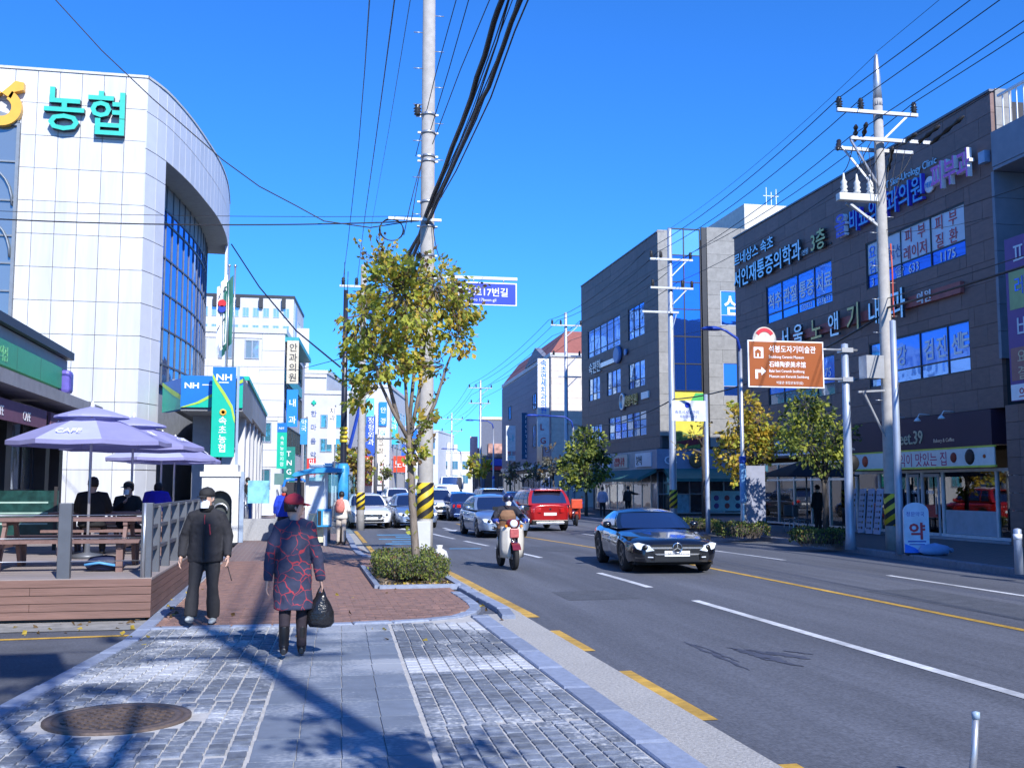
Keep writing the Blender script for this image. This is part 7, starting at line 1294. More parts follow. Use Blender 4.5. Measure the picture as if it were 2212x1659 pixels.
    # wheels
    for c in (S_['wf'], S_['wr']):
        for s in (-1, 1):
            Rw = S_['R']; cx = s * (W - .125); M_ = Matrix.Rotation(R(90) * s, 3, 'Y'); b = MB(); b.lathe([(Rw * .60, -.10), (Rw * .9, -.11), (Rw, -.08), (Rw, .08), (Rw * .9, .11), (Rw * .62, .10)], 24, (cx, c, Rw), M=M_); wh = b.build('wheel', M_TYRE, t)
            b = MB(); b.lathe([(Rw * .66, .06), (Rw * .66, .105), (Rw * .60, .105), (Rw * .56, .04), (0, .03)], 20, (cx, c, Rw), M=M_); b.build('rim', M_UND, wh)
            b = MB(); n5 = 5
            for k in range(n5):
                a = 2 * math.pi * k / n5 + .3
                for da in (-.13, .13): b.bar(M_ @ Vector((.05 * math.cos(a), .05 * math.sin(a), .085)) + Vector((cx, c, Rw)), M_ @ Vector((Rw * .62 * math.cos(a + da), Rw * .62 * math.sin(a + da), .09)) + Vector((cx, c, Rw)), .035, .03)
            b.lathe([(Rw * .16, .07), (Rw * .14, .1), (0, .105)], 10, (cx, c, Rw), M=M_); b.lathe([(Rw * .66, .09), (Rw * .66, .11), (Rw * .60, .11), (Rw * .60, .09)], 24, (cx, c, Rw), M=M_); b.build('spokes', rim or M_RIM, wh)
    b = MB(); b.box(-W * .86, W * .86, -h + .25, h - .25, S_['sill'] - .02, S_['sill'] + .3)
    for c in (S_['wf'], S_['wr']): b.box(-W * .93, W * .93, c - Ra * .98, c + Ra * .98, S_['sill'] - .0, S_['R'] + Ra * .98)
    b.build('underbody', M_UND, t)
    # front
    zn = S_['nose']; yf = -h; wN = wid(-h) * .88
    b = MB()
    if face == 'star': b.prism([(-.42, .39), (.42, .39), (.54, .46), (.56, .57), (.5, .60), (-.5, .60), (-.56, .57), (-.54, .46)], (0, yf - .015, 0), PX, UP, PY * .05)
    elif kind == 'bus': b.prism([(-.8, .5), (.8, .5), (.8, .8), (-.8, .8)], (0, yf - .015, 0), PX, UP, PY * .05)
    else: b.prism([(-.36, zn - .24), (.36, zn - .24), (.46, zn - .10), (.42, zn - .045), (-.42, zn - .045), (-.46, zn - .10)], (0, yf - .012, 0), PX, UP, PY * .05)
    gr = b.build('grille', M_GRL, t)
    if face == 'star':
        b = MB(); b.box(-.54, .54, yf - .035, yf - .016, .515, .55); b.build('chrome_bar', M_CHR, gr); b = MB(); b.prism([(-.42, .392), (.42, .392), (.47, .42), (-.47, .42)], (0, yf - .03, 0), PX, UP, PY * .012); b.build('chrome_trim', M_CHR, gr)
        b = MB(); b.tube([(.095 * math.cos(a), yf - .05, .535 + .095 * math.sin(a)) for a in [2 * math.pi * k / 24 for k in range(25)]], .012, 6, caps=False)
        for a in (90, 210, 330): b.bar((0, yf - .05, .535), (.09 * math.cos(R(a)), yf - .05, .535 + .09 * math.sin(R(a))), .018, .012)
        b.build('emblem', M_CHR, gr); b = MB(); b.lathe([(.088, 0), (.088, .01)], 20, (0, yf - .03, .535), M=Matrix.Rotation(R(90), 3, 'X')); b.build('emblem_disc', M_GRL, gr)
    else:
        for k in range(2): b = MB(); z = zn - .10 - k * .07; b.box(-.38, .38, yf - .03, yf - .012, z - .012, z + .012); b.build('chrome_bar', M_CHR, gr)
        b = MB(); b.lathe([(.05, 0), (.045, .012)], 14, (0, yf - .03, zn - .07), M=Matrix.Rotation(R(90), 3, 'X')); b.build('badge', M_CHR, gr)
    for s in (-1, 1):
        M_ = Matrix.Rotation(s * R(27), 3, 'Z'); c_ = Vector((s * W * .69, yf + .062, zn - .075)); b = MB()
        hw, hh = (.20, .095) if kind != 'bus' else (.16, .1)
        if kind == 'bus': c_ = Vector((s * W * .74, yf + .02, .75)); M_ = Matrix.Identity(3)
        poly = [(-hw, -hh * .7), (-hw * .2, -hh), (hw * .8, -hh * .4), (hw * 1.15, hh * .75), (hw * .6, hh * 1.0), (-hw * .6, hh * .35)]
        if s < 0: poly = [(-p, q) for p, q in poly][::-1]
        b.prism(poly, (0, 0, 0), M_ @ PX, Vector((0, .25, 1)).normalized(), M_ @ (PY * .14)); b.v = [v + c_ - M_ @ (PY * .03) for v in b.v]; hl = b.build('headlight', M_HL, t, bevel=.012)
        b = MB(); b.lathe([(.06, 0), (.05, .02), (.0, .03)], 12, c_ + M_ @ Vector((s * -.02, -.032, -.005)), M=M_ @ Matrix.Rotation(R(90), 3, 'X')); b.build('lamp', M_GRL, hl)
        b = MB(); zi = S_['sill'] + .15; b.prism([(-.13, -.06), (.15, -.06), (.11, .07), (-.13, .045)] if s > 0 else [(-.15, -.06), (.13, -.06), (.13, .045), (-.11, .07)], (s * W * .62, yf + .02, zi), M_ @ PX, UP, M_ @ (PY * .06)); it = b.build('side_intake', M_GRL, t)
        b = MB(); b.cbox((s * W * .62, yf + .005, zi), (.2, .02, .02), M_); b.build('running_light', M_HL, it)
    b = MB(); b.box(-.46, .46, yf - .01, yf + .05, S_['sill'] + .07, S_['sill'] + .17); b.build('lower_intake', M_GRL, t)
    b = MB(); b.box(-.26, .26, yf - .03, yf - .008, S_['sill'] + .165, S_['sill'] + .275); pl = b.build('number_plate', M_PLATE, t)
    if plate: text(plate, .06, (-.2, yf - .0305, S_['sill'] + .195), PX, UP, M_DARKL, pl, .002)
    # rear
    zt = ztop(h); yr = h
    for s in (-1, 1):
        M_ = Matrix.Rotation(-s * R(22), 3, 'Z'); hw, hh = (.21, .085) if kind != 'van' else (.1, .22); b = MB(); b.cbox(Vector((s * W * .62, yr - .06, zt - .18)), (hw * 2, .12, hh * 2), M_); b.build('tail_lamp', M_TL, t, bevel=.02)
    b = MB(); zp = zt - .38 if kind in ('suv', 'van', 'bus') else zt - .3; b.box(-.26, .26, yr - .0, yr + .012, zp, zp + .11); b.build('number_plate', M_PLATE, t)
    b = MB(); b.box(-W * .8, W * .8, yr - .12, yr + .015, S_['sill'] - .01, S_['sill'] + .17); b.build('rear_bumper', M_GRL if kind in ('suv', 'van') else pm, t, bevel=.02)
    if kind == 'suv':
        b = MB(); b.box(-W * .62, W * .62, yr - .1, yr + .03, S_['sill'] + .0, S_['sill'] + .10); b.build('skid_plate', M_ALU, t, bevel=.015); b = MB(); b.box(-W * .62, W * .62, C_ - .05, C_ + .28, H - .08, H - .04); b.build('roof_spoiler', pm, t, bevel=.01); b = MB(); b.lathe([(.05, 0), (.045, .012)], 14, (0, yr, zt - .13), M=Matrix.Rotation(R(-90), 3, 'X')); b.build('badge', M_CHR, t)
        for s in (-1, 1): b = MB(); b.tube([(s * wr * .93, B_ + .2, H - .03), (s * wr * .93, B_ + .35, H + .04), (s * wr * .93, C_ - .35, H + .04), (s * wr * .93, C_ - .2, H - .03)], .018, 6); b.build('roof_rail', M_ALU, t)
    if detail and kind != 'bus':
        for s in (-1, 1):
            for yy in ((.35,) if kind == 'coupe' else (.15, 1.0)): b = MB(); b.cbox((s * (W * .985 + .012), yy, S_['belt'] - .17), (.03, .2, .03)); b.build('door_handle', M_CHR if kind == 'sedan' else pm, t, bevel=.008)
    return t
P_BLACK = paint('black', (.008, .009, .014), .3, .22); P_WHITE = paint('white', (.74, .75, .76), 0, .35); P_SILV = paint('blue silver', (.30, .40, .56), .6, .3); P_RED = paint('red', (.42, .012, .012), .25, .25); P_GREY = paint('grey', (.20, .23, .28), .6, .3); P_NAVY = paint('navy', (.02, .05, .18), .5, .25); P_BLK2 = paint('dark', (.03, .03, .04), .4, .25)
car('coupe', 'black sports coupe with three-pointed star grille driving towards the crossing', 7.66, 22.85, R(-5), P_BLACK, rim=M_RIMD, face='star', plate='33가 0517')
car('sedan', 'white sedan facing the viewer in the bay beside the left pavement', 2.75, 47.6, R(3), P_WHITE)
car('sedan', 'silver-blue sedan right behind the scooter rider', 6.85, 38.4, R(2), P_SILV)
car('suv', 'bright red sport utility car seen from behind in the right lane', 9.65, 43.6, R(182), P_RED, trim=P_RED)
car('sedan', 'pale silver car half hidden behind the slender tree trunk', 4.75, 47.5, R(2), P_SILV)
p = G(950, 1122); car('suv', 'white small car with black grille behind the striped pole', p.x, p.y + 2, R(4), P_WHITE)
for px, py, kd, pm_, lab, a in ((1006, 1124, 'sedan', P_NAVY, 'dark navy car waiting in the turning lane left of the silver-blue sedan', 182), (1068, 1118, 'suv', P_GREY, 'dark grey sport utility car behind the silver-blue sedan', 180), (988, 1112, 'sedan', P_BLK2, 'dark car in the middle of the queue under the minibus', 181), (1120, 1112, 'sedan', P_NAVY, 'dark blue car ahead of the bright red sport utility car', 180)):
    q = G(px, py); car(kd, lab, q.x, q.y + 2.2, R(a), pm_)
for px, py, kd, pm_, lab, a in ((862, 1104, 'suv', P_WHITE, 'white car following behind the white sedan in the bay', 4), (832, 1096, 'sedan', P_NAVY, 'blue car far down the left lane behind the white cars', 5), (935, 1100, 'sedan', P_BLK2, 'dark taxi with amber roof sign in the left queue', 4)):
    q = G(px, py); car(kd, lab, q.x, q.y + 2.4, R(a), pm_, detail=False)
q = G(985, 1087); car('bus', 'white minibus with blue-tinted windscreen above the queue of cars', q.x, q.y + 4, R(-6), P_WHITE, name='minibus', cat='bus', detail=False)
q = G(968, 1102); car('van', 'white van with red tail lamps in the middle queue', q.x, q.y + 2.5, R(178), P_WHITE, name='van', cat='van', detail=False)
q = G(1030, 1092); car('sedan', 'grey car at the far end of the right lane queue', q.x + 1, q.y + 2.5, R(174), P_GREY, detail=False)
car('sedan', 'white car parked at the cafe side behind the deck railing', -8.6, 20.4, R(60), P_WHITE, group='parked vehicles')
# ---- two-wheelers
def wheel2(t, y, r_, w_=.05, m=M_RIM):
    M_ = Matrix.Rotation(R(90), 3, 'Y'); b = MB(); b.lathe([(r_ * .78, -w_ * .8), (r_ * .95, -w_), (r_, -w_ * .4), (r_, w_ * .4), (r_ * .95, w_), (r_ * .78, w_ * .8)], 22, (0, y, r_), M=M_); wh = b.build('wheel', M_TYRE, t); b = MB(); b.lathe([(r_ * .8, -.03), (r_ * .8, .03), (r_ * .7, .03), (r_ * .7, -.03)], 20, (0, y, r_), M=M_)
    for k in range(6): a = math.pi * k / 6; b.bar((0, y + r_ * .75 * math.cos(a), r_ + r_ * .75 * math.sin(a)), (0, y - r_ * .75 * math.cos(a), r_ - r_ * .75 * math.sin(a)), .02, .012)
    b.lathe([(.06, -.05), (.06, .05)], 10, (0, y, r_), M=M_); b.build('rim', m, wh)
def scooter(lab, x, y, rz, shield, dark, group, box=None, name='scooter'):
    t = thing(name, lab, 'scooter', (x, y, ZR), rz, group); wheel2(t, -.62, .28); wheel2(t, .60, .27)
    b = MB(); b.tube([(0, -.62, .28), (0, -.55, .55), (0, -.42, .98)], [.03, .035, .04], 8); 
    for s in (-1, 1): b.tube([(s * .07, -.62, .28), (s * .07, -.53, .62)], .025, 8)
    b.build('fork', M_CHR, t)
    b = MB(); b.grid([[(.09 * c, -.62 + .31 * math.cos(a), .28 + .31 * math.sin(a)) for c in (-1, -.6, 0, .6, 1)] for a in [R(25) + R(125) * k / 8 for k in range(9)]]); b.build('front_mudguard', dark, t)
    for s in (-1, 1):
        b = MB(); b.grid([[(s * (.09 + .17 * f * (1.15 - .5 * abs(z - .55))), -.60 - .04 * math.cos(f * 2) + .16 * f, z + .02 * f) for f in (0, .33, .66, 1)] for z in (.24, .42, .62, .80, .9)]); o = b.build('leg_shield', shield, t); m_ = o.modifiers.new('th', 'SOLIDIFY'); m_.thickness = .02
    b = MB(); b.lathe([(0, -.13), (.09, -.11), (.13, 0), (.10, .09), (0, .12)], 14, (0, -.50, .98), M=Matrix.Diagonal((1.25, .75, .85))); b.build('headlight_cowl', dark, t); b = MB(); b.lathe([(.09, 0), (.08, .03), (.0, .045)], 14, (0, -.585, .98), M=Matrix.Rotation(R(80), 3, 'X')); b.build('headlight', M_HL, t)
    b = MB(); b.cbox((0, -.64, .78), (.2, .05, .2)); b.build('front_panel', mat('panel pink-red', (.42, .10, .10), .4, var=.3, scale=14), t, bevel=.02)
    b = MB(); b.tube([(-.34, -.28, 1.03), (-.2, -.38, 1.05), (0, -.42, 1.02), (.2, -.38, 1.05), (.34, -.28, 1.03)], .016, 8); hb = b.build('handlebar', M_GRL, t)
    for s in (-1, 1):
        b = MB(); b.tube([(s * .27, -.33, 1.04), (s * .38, -.25, 1.03)], .05, 10); b.build('hand_cover', mat('blue hand cover', (.02, .05, .30), .6), hb); b = MB(); b.lathe([(.035, 0), (.03, .03)], 8, (s * .17, -.58, .93), M=Matrix.Rotation(R(90), 3, 'X')); b.build('indicator', M_AMB, t)
        b = MB(); b.tube([(s * .22, -.38, 1.06), (s * .33, -.36, 1.28)], .008, 5); b.cbox((s * .35, -.35, 1.30), (.12, .02, .08)); b.build('mirror', M_GRL, t)
    b = MB(); b.tube([(0, -.35, .42), (0, .0, .36), (0, .35, .42), (0, .72, .62)], [(.08, .08), (.13, .1), (.13, .12), (.07, .05)], 12); b.build('body', shield, t); b = MB(); b.tube([(0, .02, .72), (0, .25, .76), (0, .62, .78)], [(.09, .05), (.14, .06), (.12, .05)], 12); b.build('seat', M_BLK, t)
    b = MB(); b.cbox((0, .1, .33), (.2, .36, .2)); b.tube([(.14, .2, .25), (.15, .75, .3)], .04, 8); b.build('engine', M_RIMD, t)
    if box: b = MB(); b.cbox((0, .66, 1.0), (.5, .5, .42)); b.build('delivery_box', box, t, bevel=.03)
    return t
SX, SY = 4.42, 22.95; scooter('cream and red scooter ridden towards the viewer ahead of the silver-blue sedan', SX, SY, R(3), mat('cream plastic', (.70, .66, .58), .35), paint('dark red', (.22, .02, .03)), 'two-wheelers')
q = G(1243, 1133, .0); scooter('parked delivery scooter with red box beside the right kerb', q.x, q.y, R(170), paint('scooter red', (.5, .05, .02)), P_BLK2, 'two-wheelers', mat('red delivery box', (.60, .07, .02), .45))
# black cafe umbrella and seats before the lettered shop
pu = thing('parasol', 'black square parasol in front of the shop with white lettering', 'parasol', (*atX(1745, 1150, 17.6).xy, .09)); b = MB(); b.tube([(0, 0, 0), (0, 0, 2.5)], .03, 8); b.build('pole', M_POST, pu); b = MB(); b.grid([[(1.35 * f * c, 1.35 * f * s, 2.0 + (1 - f) * .62) for c, s in ((-1, -1), (1, -1), (1, 1), (-1, 1))] for f in (1, .98, .5, .02)], closed=True, smooth=False); b.build('canopy', mat('black canopy', (.012, .012, .018), .8), pu); b = MB(); b.lathe([(.3, 0), (.3, .08), (.06, .12)], 12); b.build('base', M_BLK, pu)
for k, (px, lab) in enumerate(((1712, 'grey cafe chair nearest the blue lamp under the black parasol'), (1732, 'grey cafe chair directly under the black parasol'))):
    t = thing('cafe_chair', lab, 'chair', (*atX(px, 1150, 17.4).xy, .09), R(40 * k), 'chairs under the black parasol')
    for s in (-1, 1):
        for f in (-1, 1): b = MB(); b.tube([(s * .22, f * .22, 0), (s * .2, f * .2, .45)], .015, 6); b.build('leg', M_GALV, t)
    b = MB(); b.cbox((0, 0, .46), (.46, .46, .05)); b.build('seat', M_POST, t, bevel=.015); b = MB(); b.cbox((0, .22, .78), (.44, .04, .42)); b.build('backrest', M_POST, t, bevel=.015)
# ================================================================== PEOPLE
M_SKIN = mat('skin', (.58, .36, .27), .5, var=.06, scale=9); M_HAIR = mat('black hair', (.012, .010, .010), .5, var=.3, scale=60, bump=.4, bscale=120); M_HAIRG = mat('grey hair', (.22, .21, .21), .6, var=.3, scale=60, bump=.4, bscale=120); M_MASK = mat('white mask', (.76, .80, .84), .7)
def fab(name, c, bump=.5, **k): return mat('cloth ' + name, c, .85, var=.12, scale=7, bump=bump, bscale=14, **k)
def blob(name, b, m, parent, vox=.014, sm=3, disp=0.):
    """closed tubes grown together into one continuous surface"""
    o = b.build(name, m, parent); r_ = o.modifiers.new('skin', 'REMESH'); r_.mode = 'VOXEL'; r_.voxel_size = vox; r_.use_smooth_shade = True
    s = o.modifiers.new('soft', 'SMOOTH'); s.factor = .5; s.iterations = sm
    if disp:
        tx = bpy.data.textures.get('folds') or bpy.data.textures.new('folds', 'CLOUDS'); tx.noise_scale = .16; d = o.modifiers.new('folds', 'DISPLACE'); d.texture = tx; d.strength = disp; d.mid_level = .5; d.texture_coords = 'GLOBAL'
    return o
def hand(b, w_, d, s, k=1., curl=.3):
    """palm, four unequal bent fingers and a side thumb, from wrist w_ pointing along d; s = side of the thumb"""
    d = Vector(d).normalized(); side_ = Vector((0, -1, 0)) - d * Vector((0, -1, 0)).dot(d)
    if side_.length < .2: side_ = PX.copy()
    side_.normalize(); nrm = d.cross(side_) * s; p0 = Vector(w_); b.tube([p0 - d * .03 * k, p0 + d * .02 * k, p0 + d * .085 * k], [(.022 * k, .03 * k), (.016 * k, .036 * k), (.013 * k, .038 * k)], 10)
    for i, (o, l) in enumerate(((.028, .072), (.010, .080), (-.009, .075), (-.027, .058))):
        a = p0 + d * .08 * k + side_ * o * k; m_ = a + (d * .55 + nrm * curl * .5).normalized() * l * .5 * k; e = m_ + (d * .5 + nrm * curl * 1.6).normalized() * l * .5 * k; b.tube([a - d * .015 * k, m_, e], [.0098 * k, .009 * k, .007 * k], 6)
    a = p0 + d * .02 * k + side_ * .028 * k; m_ = a + (d * .5 + side_ * .8 + nrm * .2).normalized() * .04 * k; b.tube([a, m_, m_ + (d * .9 + side_ * .15 + nrm * .3).normalized() * .035 * k], [.013 * k, .011 * k, .008 * k], 6)
def person(label, loc, rz, H, P, top, legs, shoe, head=0., tilt=0., hair=M_HAIR, cap=None, mask=False, long_=None, near=True, fat=1., group=None, seated=False, hood=None, capback=False, name='person', collar=None, vest=None, helmet=None):
    k = H / 1.75; t = thing(name, label, 'person', loc, rz, group); J = {a: Vector(q) * k for a, q in P.items() if len(q) == 3}; vx = .008 if near else .016
    hc = J['head']; M_ = (Matrix.Rotation(head, 3, 'Z') @ Matrix.Rotation(tilt, 3, 'X'))
    HM = lambda v: hc + M_ @ (Vector(v) * k)
    b = MB(); b.lathe([(0, -.125), (.045, -.118), (.062, -.085), (.074, -.03), (.079, .03), (.07, .085), (.04, .115), (0, .122)], 16); b.v = [HM((v.x, v.y * 1.2, v.z)) for v in b.v]
    b.tube([HM((0, -.085, .02)), HM((0, -.108, -.022)), HM((0, -.092, -.034))], [.010 * k, .017 * k, .008 * k], 8); 
    for s in (-1, 1): b.tube([HM((s * .076, .012, .022)), HM((s * .088, .02, .0)), HM((s * .08, .012, -.03))], [.010 * k, .015 * k, .009 * k], 6)
    b.tube([HM((-.028, -.088, -.066)), HM((.028, -.088, -.066))], [.009 * k, .009 * k], 6)
    b.tube([hc - UP * .06 * k, J['neck'] + UP * .03 * k, J['chest']], [.05 * k, .055 * k, .09 * k], 10); b.tube([J['chest'] + UP * .1 * k, J['waist'], J['hip']], [(.13 * k, .08 * k)] * 3, 10)
    for s in 'lr':
        e, w_ = J['el' + s], J['wr' + s]; b.tube([J['chest'] + UP * .08 * k, J['sh' + s], e, w_], [.05 * k, .045 * k, .036 * k, .025 * k], 8); hand(b, w_, (w_ - e), -1 if s == 'l' else 1, k)
        b.tube([J['hip'], J['hp' + s], J['kn' + s], J['an' + s]], [.08 * k, .075 * k, .05 * k, .035 * k], 8)
    blob('body', b, M_SKIN, t, vx, 2)
    for s in (-1, 1):
        b = MB(); b.lathe([(0, -.010), (.012, 0), (0, .010)], 8); b.v = [HM((v.x + s * .032, v.y * .6 - .083, v.z + .012)) for v in b.v]; b.build('eye', M_DARKL, t)
        b = MB(); b.tube([HM((s * .016, -.090, .034)), HM((s * .048, -.083, .036))], .005 * k, 5); b.build('eyebrow', hair, t)
    # hair
    if hair is not None:
        b = MB(); b.lathe([(.083, -.045), (.092, .0), (.090, .06), (.06, .115), (0, .135)], 16); b.v = [HM((v.x, v.y * 1.14 + .016 + (.03 if v.z < .03 and v.y < -.03 else 0), v.z)) for v in b.v]; b.build('hair', hair, t)
    if cap is not None:
        b = MB(); b.lathe([(.096, .035), (.099, .07), (.09, .11), (.055, .145), (.012, .158), (0, .162)], 18); b.v = [HM((v.x, v.y * 1.13 + .008, v.z)) for v in b.v]; cp = b.build('cap', cap, t)
        b = MB(); b.grid([[HM((.075 * c, -.10 - f * .085 * math.cos(c * 1.3), .052 - .018 * f - .015 * c * c)) for c in (-1, -.6, -.2, .2, .6, 1)] for f in (0, .5, 1)]); o = b.build('brim', cap, cp); m_ = o.modifiers.new('th', 'SOLIDIFY'); m_.thickness = .006
        if capback: b = MB(); b.lathe([(.034, 0), (.03, .006)], 12); b.v = [HM((v.x, .122 + v.z, .052 + v.y)) for v in b.v]; b.build('cap_opening', M_HAIR, cp)
    if helmet is not None:
        b = MB(); b.lathe([(.105, -.03), (.122, .03), (.115, .09), (.07, .145), (0, .16)], 18); b.v = [HM((v.x, v.y * 1.1 + .015, v.z)) for v in b.v]; hm = b.build('helmet', helmet, t); b = MB(); b.grid([[HM((.118 * math.sin(c), -.128 * math.cos(c) - .005, z)) for c in (-1, -.5, 0, .5, 1)] for z in (.03, .075)]); b.build('visor', M_CGL, hm)
    if mask:
        b = MB(); b.grid([[HM((.072 * math.sin(c) * f, -.105 * math.cos(c) * (1.0 if abs(f) > .9 else 1.09), z)) for c in (-1.2, -.7, -.25, .25, .7, 1.2)] for z, f in ((-.012, .95), (-.035, 1.0), (-.07, 1.0), (-.115, .8))]); b.build('mask', M_MASK, t)
    # trousers
    b = MB(); b.tube([J['waist'], J['hip'], J['hip'] - (UP * .07 * k if not seated else UP * .02 * k)], [(.165 * k * fat, .115 * k * fat), (.178 * k * fat, .125 * k * fat), (.16 * k, .11 * k)], 12)
    for s in 'lr': b.tube([J['hp' + s] + UP * .03 * k, J['hp' + s].lerp(J['kn' + s], .5), J['kn' + s], J['kn' + s].lerp(J['an' + s], .5), J['an' + s] + (J['kn' + s] - J['an' + s]).normalized() * .0], [.098 * k * fat, .088 * k * fat, .07 * k, .064 * k * P.get('hem', (1,))[0], .058 * k * P.get('hem', (1,))[0]], 10)
    blob('trousers', b, legs, t, .012 if near else .02, 3, .014 if near else 0)
    # shoes
    for s in 'lr':
        a = J['an' + s]; d = Vector(P.get('toe' + s, (0, -1, 0))).normalized(); b = MB(); b.tube([a - d * .07 * k - UP * .035 * k, a + d * .02 * k - UP * .04 * k, a + d * .11 * k - UP * .05 * k, a + d * .185 * k - UP * .057 * k], [(.038 * k, .038 * k), (.044 * k, .044 * k), (.046 * k, .034 * k), (.03 * k, .02 * k)], 12); b.tube([a + UP * P.get('boot', (.06,))[0] * k, a - UP * .03 * k], [.055 * k, .05 * k], 10); sh = blob('shoe', b, shoe, t, .01 if near else .018, 2)
    # jacket or coat
    b = MB(); hemz = long_ if long_ else P.get('hemz', (.84,))[0]; wz = J['waist']; hip = J['hip']; low = hip + (UP * (hemz - .92) * k if not seated else UP * .02)
    b.tube([low, hip.lerp(low, .35) if long_ else hip, wz, J['chest'], J['chest'] + UP * .10 * k, J['neck'] - UP * .01 * k], [((.225 if long_ else .205) * k * fat, (.165 if long_ else .15) * k * fat), (.215 * k * fat, .16 * k * fat), (.195 * k * fat, .145 * k * fat), (.205 * k * fat, .145 * k * fat), (.18 * k, .12 * k), (.085 * k, .08 * k)], 16)
    for s in 'lr': b.tube([J['chest'] + UP * .09 * k + (J['sh' + s] - J['chest']) * .3, J['sh' + s] + UP * .0, J['sh' + s].lerp(J['el' + s], .5), J['el' + s], J['el' + s].lerp(J['wr' + s], .55), J['wr' + s] + (J['el' + s] - J['wr' + s]).normalized() * .015], [.085 * k, .080 * k * fat, .076 * k * fat, .068 * k * fat, .06 * k, .052 * k], 10)
    jk = blob('coat' if long_ else 'jacket', b, top, t, .011 if near else .018, 3, .034 if near else .01)
    if collar is not None: b = MB(); b.lathe([(.095, -.03), (.088, .05), (.075, .06), (.08, -.03)], 14, J['neck'] + UP * .01 * k, M=Matrix.Diagonal((k, k * 1.0, k))); b.build('collar', collar, jk)
    if vest is not None: b = MB(); b.tube([J['waist'] - UP * .08, J['waist'], J['chest'], J['chest'] + UP * .1], [(.215 * k * fat, .16 * k), (.212 * k * fat, .16 * k), (.215 * k * fat, .157 * k), (.165 * k, .13 * k)], 16); blob('vest', b, vest, jk, .014, 2)
    return t, J
WALK = dict(head=(0, -.02, 1.62), neck=(0, 0, 1.47), chest=(0, 0, 1.30), waist=(0, 0, 1.06), hip=(0, 0, .93), shl=(-.175, 0, 1.385), shr=(.175, 0, 1.385), ell=(-.26, .03, 1.13), elr=(.26, .03, 1.13), wrl=(-.28, -.05, .90), wrr=(.28, -.04, .90), hpl=(-.09, 0, .90), hpr=(.09, 0, .90), knl=(-.10, -.05, .49), knr=(.10, .02, .49), anl=(-.10, -.10, .10), anr=(.11, .16, .12))
STAND = dict(WALK, knl=(-.09, -.01, .49), knr=(.09, -.01, .49), anl=(-.09, .02, .09), anr=(.09, .02, .09))
# man with mask walking towards the viewer (local -y is forward)
JB = fab('charcoal jacket', (.020, .020, .025), stain=.1); JC = fab('black collar', (.012, .012, .013)); TB = fab('black trousers', (.022, .022, .026)); SH = mat('grey shoe', (.36, .40, .42), .6, var=.2, scale=20)
mp = dict(WALK, anl=(-.13, -.22, .135), knl=(-.11, -.14, .50), anr=(.10, .10, .10), knr=(.10, -.01, .49), wrl=(-.30, -.06, .86), wrr=(.30, -.10, .87), ell=(-.27, .04, 1.13), elr=(.27, .03, 1.13), toel=(0, -1, .25), hem=(1.4,), hemz=(.80,), head=(0, -.03, 1.615))
mt, mj = person('man in charcoal jacket, black cap and white mask walking beside the deck', (*G(440, 1350).xy, .0), R(-6), 1.70, mp, JB, TB, SH, head=R(-20), cap=mat('cloth black cap', (.02, .02, .022), .8), hair=M_HAIRG, mask=True, fat=1.08, collar=JC)
b = MB(); b.tube([(.012, -.168, 1.36), (.008, -.190, 1.2), (.006, -.192, 1.0), (.006, -.178, .82)], .006, 5); b.build('zip', JC, mt)
b = MB(); b.bar((.012, -.172, 1.42 * .97), (.012, -.182, 1.30 * .97), .022, .006); b.build('red_zip', mat('red zip', (.5, .04, .05), .5), mt); b = MB(); b.bar((.07, -.176, 1.26), (.085, -.178, 1.13), .014, .006); b.build('red_zip', MATS['red zip'], mt)
b = MB(); wv = Vector(mp['wrr']) * (1.7 / 1.75); b.tube([wv + Vector((0, -.03, -.09)), wv + Vector((.07, -.1, -.28))], .006, 5); single_ = b.build('cane', M_BLK, mt)
# woman in patterned coat walking away
CO = fab('patterned coat', (.030, .036, .075), bump=.3)
def coat_pattern(m):
    N = m.node_tree.nodes; L = m.node_tree.links; bs = N['Principled BSDF']; src = bs.inputs['Base Color'].links[0].from_socket; ge = N.new('ShaderNodeTexCoord'); no = N.new('ShaderNodeTexNoise'); no.inputs['Scale'].default_value = 5; L.new(ge.outputs['Object'], no.inputs['Vector'])
    mx = N.new('ShaderNodeMix'); mx.data_type = 'RGBA'; mx.inputs[0].default_value = .16; L.new(ge.outputs['Object'], mx.inputs[6]); L.new(no.outputs['Color'], mx.inputs[7]); mp_ = N.new('ShaderNodeMapping'); mp_.inputs['Scale'].default_value = (8.6, 6, 11.0); L.new(mx.outputs[2], mp_.inputs[0])
    vo = N.new('ShaderNodeTexVoronoi'); vo.feature = 'DISTANCE_TO_EDGE'; vo.inputs['Scale'].default_value = 1.0; L.new(mp_.outputs[0], vo.inputs['Vector']); n2 = N.new('ShaderNodeTexNoise'); n2.inputs['Scale'].default_value = 9; L.new(ge.outputs['Object'], n2.inputs['Vector'])
    ad = N.new('ShaderNodeMath'); ad.operation = 'MULTIPLY_ADD'; ad.inputs[1].default_value = .16; L.new(n2.outputs[0], ad.inputs[0]); L.new(vo.outputs['Distance'], ad.inputs[2]); mr = N.new('ShaderNodeMapRange'); mr.inputs[1].default_value = .094; mr.inputs[2].default_value = .114; mr.inputs[3].default_value = 1; mr.inputs[4].default_value = 0; L.new(ad.outputs[0], mr.inputs[0])
    m2 = N.new('ShaderNodeMix'); m2.data_type = 'RGBA'; m2.inputs[7].default_value = (.36, .035, .05, 1); L.new(mr.outputs[0], m2.inputs[0]); L.new(src, m2.inputs[6]); L.new(m2.outputs[2], bs.inputs['Base Color'])
coat_pattern(CO); LG = fab('plum leggings', (.022, .016, .024)); BT = mat('black boot', (.014, .013, .014), .35, var=.2)
